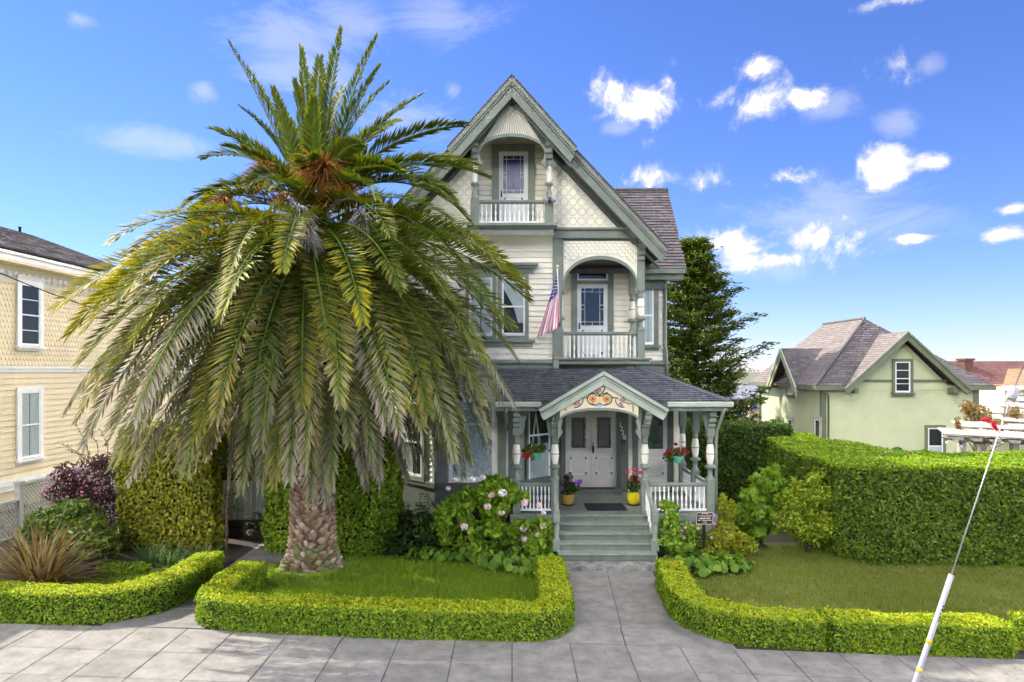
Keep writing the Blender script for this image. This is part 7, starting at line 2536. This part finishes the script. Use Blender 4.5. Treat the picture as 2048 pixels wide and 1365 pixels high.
# ------------------------------------------------------------------ cypress
ct = thing('cypress_tree', 'tall layered dark green cypress behind the right side of the house', 'tree', (9.2, 35, 0))
TX, TYc = 9.2, 35.0
b = MB()
b.tube([(TX, TYc, -0.1), (TX + 0.1, TYc, 4), (TX, TYc, 8), (TX - 0.1, TYc, 11)], [0.38, 0.3, 0.18, 0.05], 10)
b.build('trunk', BARK, ct)
lim = MB()
P, NN, AX = [], [], []
rr = random.Random(5)
for i in range(130):
    h = 1.6 + 10.0 * (i / 130)
    a = i * 2.39996 + rr.uniform(-.2, .2)
    env = 3.55 * (1 - ((h - 2.2) / 9.8) ** 1.6 if h > 2.2 else 0.9) * rr.uniform(0.35, 1.15) + 0.35
    if abs(((a + pi) % (2 * pi)) - pi) < 0.5 and 5.2 < h < 7.6:
        env *= 1.1
    d = Vector((math.cos(a), math.sin(a), 0))
    p0 = Vector((TX, TYc, h - 0.4))
    p1 = p0 + d * env * 0.6 + Vector((0, 0, 0.05 * env))
    p2 = p0 + d * env + Vector((0, 0, 0.28 * env))
    lim.tube([p0, p1, p2], [0.05, 0.03, 0.01], 4)
    for j in range(9):
        t = 0.30 + 0.70 * (j + rr.random()) / 9
        c = (p0.lerp(p1, t / 0.6) if t < 0.6 else p1.lerp(p2, (t - 0.6) / 0.4))
        sz = 0.30 + 0.22 * (1 - t)
        for k in range(34):
            o_ = Vector((rr.gauss(0, 1) * sz * 0.75, rr.gauss(0, 1) * sz * 0.75, rr.gauss(0, 1) * sz * 0.16))
            P.append(tuple(c + o_))
            NN.append((rr.gauss(0, .4), rr.gauss(0, .4), 1))
            AX.append((d.x + o_.x, d.y + o_.y, 0.55 + rr.gauss(0, .2)))
lim.build('limb', BARK, ct)
CYP = leafmat('cypress_leaf', [(0.022, 0.042, 0.008), (0.045, 0.075, 0.012), (0.085, 0.12, 0.014), (0.15, 0.175, 0.02)], 0.25)
leaf_cloud('foliage', np.array(P), np.array(NN), 0.27, 0.07, CYP, ct, axis=np.array(AX), flat=0.7)

# ------------------------------------------------------------------ the palm
PXc, PYc = -4.42, 15.15
pm = thing('date_palm', 'huge drooping canary date palm with yellowing fronds in front of the house', 'palm tree', (PXc, PYc, 0))
PF_ = leafmat('palm_frond', None, 0.25, 0.6, attr=True, spec=0.12)
TRK = mat('palm_trunk', (0.11, 0.065, 0.035), 0.95, 0.4, 6, 0.9, 20)
prof = [(0.84, -0.1), (0.78, 0.05), (0.66, 0.22), (0.55, 0.5), (0.49, 0.8), (0.465, 1.3), (0.46, 2.0), (0.46, 2.6), (0.48, 2.8), (0.45, 3.1), (0.45, 4.0), (0.46, 6.0), (0.5, 7.2), (0.4, 8.0), (0.15, 8.5)]


def trunk_r(z):
    for i in range(len(prof) - 1):
        if prof[i][1] <= z <= prof[i + 1][1]:
            t = (z - prof[i][1]) / (prof[i + 1][1] - prof[i][1])
            return prof[i][0] * (1 - t) + prof[i + 1][0] * t
    return 0.45


MB().lathe(PXc, PYc, [(r_ * 0.94, z) for r_, z in prof], 28).build('trunk', TRK, pm)
# leaf-base scales in spirals
V, F, Cc = [], [], []
z = 0.08
i = 0
while z < 7.4:
    a = i * 2.39996
    rt = trunk_r(z)
    a += random.gauss(0, 0.12)
    w_ = 0.19 * random.uniform(0.6, 1.3)
    h_ = 0.12 * random.uniform(0.6, 1.4)
    out_ = (0.045 if z < 2.65 else 0.085) * random.uniform(0.6, 1.4)
    aw = w_ / rt / 2
    ca = lambda q, r_: (PXc + r_ * math.cos(a + q), PYc + r_ * math.sin(a + q))
    tl_ = random.uniform(-0.03, 0.03)
    q0 = (*ca(-aw, rt * 0.93), z + tl_)
    q1 = (*ca(aw, rt * 0.93), z - tl_)
    q2 = (*ca(0, rt * 0.95), z - h_ * 0.75)
    q3 = (*ca(0.02, rt + out_), z + h_ * 0.35)
    q4 = (*ca(-aw * 0.55, rt + out_ * 0.7), z + h_ * 0.42)
    q5 = (*ca(aw * 0.55, rt + out_ * 0.7), z + h_ * 0.42)
    q6 = (*ca(0, rt * 0.93), z + h_ * 0.6)
    k0 = len(V)
    V += [q0, q1, q2, q3, q4, q5, q6]
    F += [(k0, k0 + 2, k0 + 3), (k0, k0 + 3, k0 + 4), (k0 + 2, k0 + 1, k0 + 3), (k0 + 1, k0 + 5, k0 + 3), (k0 + 4, k0 + 3, k0 + 6), (k0 + 3, k0 + 5, k0 + 6), (k0, k0 + 4, k0 + 6), (k0 + 5, k0 + 1, k0 + 6)]
    v_ = random.uniform(0.7, 1.25)
    if z < 2.65:
        c_ = np.array((0.24, 0.165, 0.105)) * v_
        if random.random() < 0.25:
            c_ = np.array((0.34, 0.28, 0.22)) * v_
        if z < 0.75 and random.random() < 0.4:
            c_ = np.array((0.14, 0.15, 0.06)) * v_
    else:
        c_ = np.array((0.13, 0.075, 0.038)) * v_
    Cc += [c_ * 0.8, c_ * 0.8, c_ * 0.7, c_ * 1.15, c_ * 1.05, c_ * 1.05, c_ * 0.5]
    i += 1
    z += (0.0035 if z < 0.5 else 0.0056) if z < 2.9 else 0.009
bs = mat('leaf_base_bark', (0.2, 0.15, 0.1), 0.95)
nb_ = bs.node_tree
at_ = nb_.nodes.new('ShaderNodeAttribute')
at_.attribute_name = 'Col'
nb_.links.new(at_.outputs['Color'], nb_.nodes['Principled BSDF'].inputs['Base Color'])
mesh_np('leaf_bases', np.array(V), np.array(F), bs, pm, cols=np.array(Cc), kind='stuff')
# grass tuft and roots at the foot
X = PXc + rng.normal(size=5200) * 0.62
Y = PYc - 0.35 + rng.normal(size=5200) * 0.48
d_ = np.hypot(X - PXc, Y - PYc)
k = (d_ > 0.8) & (d_ < 1.6)
X, Y, d_ = X[k], Y[k], d_[k]
Zm = np.maximum(0.0, 0.45 - 0.32 * d_) + zg(X, Y)
B = np.column_stack([X, Y, Zm])
n = len(X)
ax = np.column_stack([rng.normal(size=n) * 0.35 + (X - PXc) * 0.4, rng.normal(size=n) * 0.35 + (Y - PYc) * 0.4, np.full(n, 0.5)])
ax = unit(ax) * (0.08 + 0.1 * rng.random(n))[:, None]
sd = unit(np.column_stack([rng.normal(size=n), rng.normal(size=n), np.zeros(n)])) * 0.008
mesh_np('foot_grass', np.stack([B - sd, B + sd, B + ax], 1).reshape(-1, 3), np.arange(3 * n).reshape(n, 3), GR1, pm, kind='stuff')
mesh_np('foot_mound', np.array([(PXc + r_ * math.cos(a), PYc - 0.1 + r_ * math.sin(a), z_ + zg1(PXc, PYc)) for (r_, z_) in ((0.6, 0.26), (0.95, 0.10), (1.5, 0.0)) for a in np.linspace(0, 2 * pi, 24, endpoint=False)]),
        np.array([(j * 24 + k, j * 24 + (k + 1) % 24, (j + 1) * 24 + (k + 1) % 24, (j + 1) * 24 + k) for j in range(2) for k in range(24)]), LAWNM, pm, smooth=True)

prg = np.random.default_rng(21)
C_GREEN = np.array((0.075, 0.115, 0.020))
C_DEEP = np.array((0.040, 0.072, 0.010))
C_OLIVE = np.array((0.105, 0.160, 0.018))
C_YEL = np.array((0.50, 0.34, 0.008))
C_GREY = np.array((0.40, 0.34, 0.30))
C_BROWN = np.array((0.17, 0.10, 0.055))


def frond(base, azm, e0, L, droop, age, yellow, width=0.50, pw=1.15, nl=100, twist=0.0, phis=(66, 56, 46, 24), lw=0.025):
    n = 22
    t = np.linspace(0, 1, n)
    ang = e0 - droop * t ** pw
    azs = azm + twist * t
    T = np.column_stack([np.cos(azs) * np.cos(ang), np.sin(azs) * np.cos(ang), np.sin(ang)])
    pos = np.array(base) + np.vstack([np.zeros(3), np.cumsum(T[:-1] * L / (n - 1), axis=0)])
    S = np.column_stack([-np.sin(azs), np.cos(azs), np.zeros(n)])
    roll = prg.normal() * 0.36
    fv = prg.uniform(0.62, 1.3)
    U = np.cross(T, S)
    U = -U if U[0, 2] < 0 and e0 < 1.4 and U[n // 4, 2] < 0 else U
    S2 = S * math.cos(roll) + U * math.sin(roll)
    U2 = U * math.cos(roll) - S * math.sin(roll)
    V, F3, Cl = [], [], []
    # midrib
    rr_ = np.interp(t, [0, 0.1, 1], [0.055, 0.030, 0.006])
    rc = C_OLIVE * 1.35 if age < 0.85 else C_GREY * 0.8
    for i in range(n):
        V += [pos[i] + S2[i] * rr_[i], pos[i] - S2[i] * rr_[i], pos[i] - U2[i] * rr_[i], pos[i] + U2[i] * rr_[i] * 0.4]
        Cl += [rc] * 4
    for i in range(n - 1):
        for (a, b_) in ((0, 3), (3, 1), (1, 2), (2, 0)):
            F3 += [(4 * i + a, 4 * i + b_, 4 * i + 4 + b_), (4 * i + a, 4 * i + 4 + b_, 4 * i + 4 + a)]
    k0 = len(V)
    ti = np.linspace(0.09, 0.995, nl) ** 0.93
    ti = np.repeat(ti, 2) + prg.normal(size=2 * nl) * 0.003
    ti = np.clip(ti, 0.05, 0.999)
    sg = np.tile([-1.0, 1.0], nl)

    def ip(A):
        return np.column_stack([np.interp(ti, t, A[:, j]) for j in range(3)])
    p, tt, ss, uu = ip(pos), unit(ip(T)), unit(ip(S2)), unit(ip(U2))
    ln = width * np.minimum(1.0, 0.40 + ti * 3.0) * (1 - 0.55 * np.clip((ti - 0.5) / 0.5, 0, 1) ** 1.8) * prg.uniform(0.85, 1.12, 2 * nl)
    phi = np.radians(np.interp(ti, [0, 0.3, 0.8, 1], phis) + prg.normal(size=2 * nl) * 5)
    beta = np.radians(np.where(age > 0.8, -15, 24) + prg.normal(size=2 * nl) * 9)
    d = tt * np.cos(phi)[:, None] + (ss * (sg * np.cos(beta))[:, None] + uu * np.sin(beta)[:, None]) * np.sin(phi)[:, None]
    sag = 0.10 + 0.55 * max(0, age - 0.55)
    wv_ = unit(tt - d * np.sum(tt * d, axis=1, keepdims=True)) * math.cos(0.3) + uu * math.sin(0.3)
    wd_ = lw * prg.uniform(0.8, 1.2, 2 * nl)
    if age > 0.8:
        wd_ = wd_ * 0.75
    mid = p + d * (ln * 0.5)[:, None]
    mid[:, 2] -= sag * ln * 0.15
    tip = p + d * ln[:, None]
    tip[:, 2] -= sag * ln * 0.65
    LV = np.stack([p, mid - wv_ * wd_[:, None], tip, mid + wv_ * wd_[:, None]], 1).reshape(-1, 3)
    m2 = 2 * nl
    q = np.arange(m2) * 4 + k0
    LF = np.vstack([np.column_stack([q, q + 1, q + 2]), np.column_stack([q, q + 2, q + 3])])
    # colours of the living, yellowing and dead leaflets; yellow also holds painted sunlight
    g_ = prg.random(m2)[:, None]
    base_c = C_DEEP * (1 - g_) + C_OLIVE * g_ if age > 0.3 else C_GREEN * (1 - g_) + C_OLIVE * 0.9 * g_
    yv = np.clip(yellow * (0.25 + 1.2 * ti) + prg.normal(size=m2) * 0.20, 0, 1)[:, None]
    c1 = base_c * (1 - yv * 0.7) + C_YEL * yv * 0.7
    c2 = base_c * (1 - yv) + C_YEL * yv
    gv = np.clip((age - 0.48) * 2.9 * np.clip(ti - 0.35 + 0.9 * (age - 0.7), 0, 1) * 1.5 + prg.normal(size=m2) * 0.12, 0, 1)[:, None]
    if age < 0.45:
        gv = gv * 0
    dead = C_GREY * (1 - g_ * 0.55) + C_BROWN * g_ * 0.55
    c1 = c1 * (1 - gv * 0.8) + dead * gv * 0.8
    c2 = c2 * (1 - gv) + dead * gv
    if age > 0.45:
        c2 = c2 * 0.85 + dead * 0.15
    LC = np.stack([base_c, c1, c2, c1], 1).reshape(-1, 3) * fv
    V = np.vstack([np.array(V), LV])
    F3 = np.vstack([np.array(F3), LF])
    Cl = np.vstack([np.array(Cl), LC])
    mesh_np('frond', V, F3, PF_, pm, cols=Cl)


fi = [0]


def ring(n, e, L, dr, age, zb, rb, yel, width=0.5, pw=1.15, jit=0.25):
    for k in range(n):
        fi[0] += 1
        a = 2 * pi * (k + 0.5 * (fi[0] % 2)) / n + prg.normal() * jit * 2 * pi / n * 2
        e0 = R(prg.uniform(*e))
        rs = 1 + 0.16 * math.cos(a) if e0 > R(18) else 1.0
        lft = 0.5 - 0.6 * math.cos(a)          # sunlight from the left painted in as extra yellow
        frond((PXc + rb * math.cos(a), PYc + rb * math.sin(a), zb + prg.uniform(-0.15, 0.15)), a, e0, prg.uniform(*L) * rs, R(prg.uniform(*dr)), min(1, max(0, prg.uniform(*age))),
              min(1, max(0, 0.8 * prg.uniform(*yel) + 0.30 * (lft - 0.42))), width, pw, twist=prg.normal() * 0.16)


def aimed(x_, y_, dy, droop, width, yel=0.05, age=0.1, bz=8.25):
    """a crown frond whose tip stands at a given height and side, dy metres nearer or farther than the trunk"""
    Y_ = PYc + dy
    tip = Vector((WX(x_, Y_), Y_, WZ(y_, Y_)))
    hx, hy = tip.x - PXc, tip.y - PYc
    a = math.atan2(hy, hx)
    base = Vector((PXc + 0.16 * math.cos(a), PYc + 0.16 * math.sin(a), bz))
    ch = tip - base
    ec = math.atan2(ch.z, math.hypot(ch.x, ch.y))
    dr = R(droop)
    frond(tuple(base), a, ec + dr * 0.5, ch.length * (1 + 0.045 * dr * dr), dr, age, yel, width * 1.25, 1.1, nl=140, phis=(54, 44, 36, 20), lw=0.028)


for q in ((455, 88, -0.4, 10, 0.36), (500, 150, 0.8, 14, 0.34), (545, 180, -0.9, 6, 0.28), (600, 98, 0.3, 8, 0.30), (588, 165, -1.2, 10, 0.28), (628, 200, -1.6, 14, 0.30), (685, 62, -0.2, 8, 0.34), (757, 75, 0.4, 12, 0.30),
          (762, 138, -0.5, 22, 0.32), (782, 172, 0.8, 30, 0.34), (845, 198, -0.5, 34, 0.38), (800, 250, 1.6, 40, 0.38), (932, 262, -0.4, 48, 0.42), (972, 372, -0.7, 62, 0.46), (958, 345, 0.9, 60, 0.44), (900, 420, -1.4, 80, 0.46),
          (424, 266, -0.3, 42, 0.38), (478, 222, 0.7, 34, 0.36), (366, 432, -0.6, 78, 0.42), (400, 330, 1.2, 60, 0.40), (450, 300, -1.3, 50, 0.38), (560, 230, 2.2, 30, 0.36), (690, 180, 2.0, 28, 0.36), (640, 120, 1.4, 14, 0.34),
          (610, 330, -2.4, 60, 0.40), (720, 300, -2.2, 55, 0.40), (500, 380, -2.0, 70, 0.40), (820, 380, -1.9, 75, 0.44), (380, 480, 0.8, 92, 0.46), (940, 470, 0.6, 92, 0.48)):
    aimed(*q)
ring(9, (24, 42), (2.5, 3.1), (60, 84), (0.2, 0.35), 7.9, 0.3, (0.0, 0.2), 0.42, 1.0)
ring(24, (6, 22), (4.0, 4.5), (56, 72), (0.25, 0.45), 7.65, 0.38, (0.1, 0.5), 0.52, 1.0)
ring(32, (-6, 8), (4.5, 5.0), (52, 66), (0.35, 0.52), 7.4, 0.42, (0.1, 0.55), 0.54, 1.0)
ring(36, (-22, -6), (4.8, 5.4), (46, 58), (0.42, 0.62), 7.2, 0.44, (0.1, 0.5), 0.54, 0.95)
ring(36, (-38, -22), (5.0, 5.6), (36, 50), (0.52, 0.74), 7.0, 0.44, (0.0, 0.4), 0.52, 0.95)
ring(26, (-28, -8), (5.3, 5.9), (50, 62), (0.62, 0.86), 7.1, 0.44, (0.0, 0.3), 0.50, 0.9)
ring(30, (-54, -38), (4.8, 5.3), (24, 38), (0.62, 0.88), 6.8, 0.44, (0.0, 0.3), 0.48, 0.95)
ring(22, (-68, -52), (4.2, 4.8), (12, 26), (0.8, 1.0), 6.6, 0.44, (0.0, 0.2), 0.42, 0.95)

# fruit stalks
OST = mat('orange_fruit_stalk', (0.36, 0.14, 0.022), 0.6, 0.25, 12)
GST = mat('dead_fruit_stalk', (0.42, 0.38, 0.37), 0.8, 0.25, 12)


def stalks(x_, y_, Y_, n, L, m_, up):
    c = Vector((WX(x_, Y_), Y_, WZ(y_, Y_)))
    rt_ = Vector((PXc, PYc - 0.2, c.z - 0.2 * up))
    b = MB()
    b.tube([rt_, c], [0.04, 0.025], 5)
    for k in range(n):
        d = Vector((random.gauss(0, 1), random.gauss(-0.5, 0.8), random.gauss(0.4 * up, 0.7))).normalized()
        l = L * random.uniform(0.5, 1.1)
        p1 = c + d * l * 0.5 + Vector((0, 0, 0.02))
        p2 = c + d * l + Vector((0, 0, -0.20 * l - 0.1))
        b.tube([c + d * 0.03, p1, p2], [0.009, 0.007, 0.005], 3)
    b.build('fruit_stalk', m_, pm)


for (x_, y_, Y_, n_, l_) in ((650, 345, 13.9, 190, 0.68), (690, 385, 14.0, 130, 0.55), (525, 345, 14.2, 110, 0.5), (450, 410, 14.3, 90, 0.5), (620, 330, 14.1, 110, 0.5), (745, 400, 14.8, 60, 0.45), (570, 400, 14.6, 70, 0.45)):
    stalks(x_, y_, Y_, n_, l_, OST, 1)
for (x_, y_, Y_, n_, l_) in ((598, 425, 13.2, 120, 0.42), (614, 470, 13.0, 130, 0.42), (725, 435, 13.5, 80, 0.4), (530, 440, 14.5, 50, 0.35)):
    stalks(x_, y_, Y_, n_, l_, GST, -0.3)

# fallen leaves along the hedge feet and on the walk
n = 420
X = rng.uniform(-10, 9, n)
Y = 11.35 - 0.04 * X - np.abs(rng.normal(size=n)) * 0.55
X2 = rng.uniform(1.15, 3.0, 70)
Y2 = rng.uniform(11.8, 15.3, 70)
X, Y = np.concatenate([X, X2]), np.concatenate([Y, Y2])
P = np.column_stack([X, Y, zg(X, Y) + 0.026])
leaf_cloud('leaf_litter', P, np.tile((0, 0, 1.0), (len(P), 1)), 0.045, 0.025, leafmat('fallen_leaf', [(0.10, 0.06, 0.03), (0.20, 0.13, 0.05), (0.12, 0.12, 0.04), (0.26, 0.12, 0.04)], 0.1), None, flat=0.93)
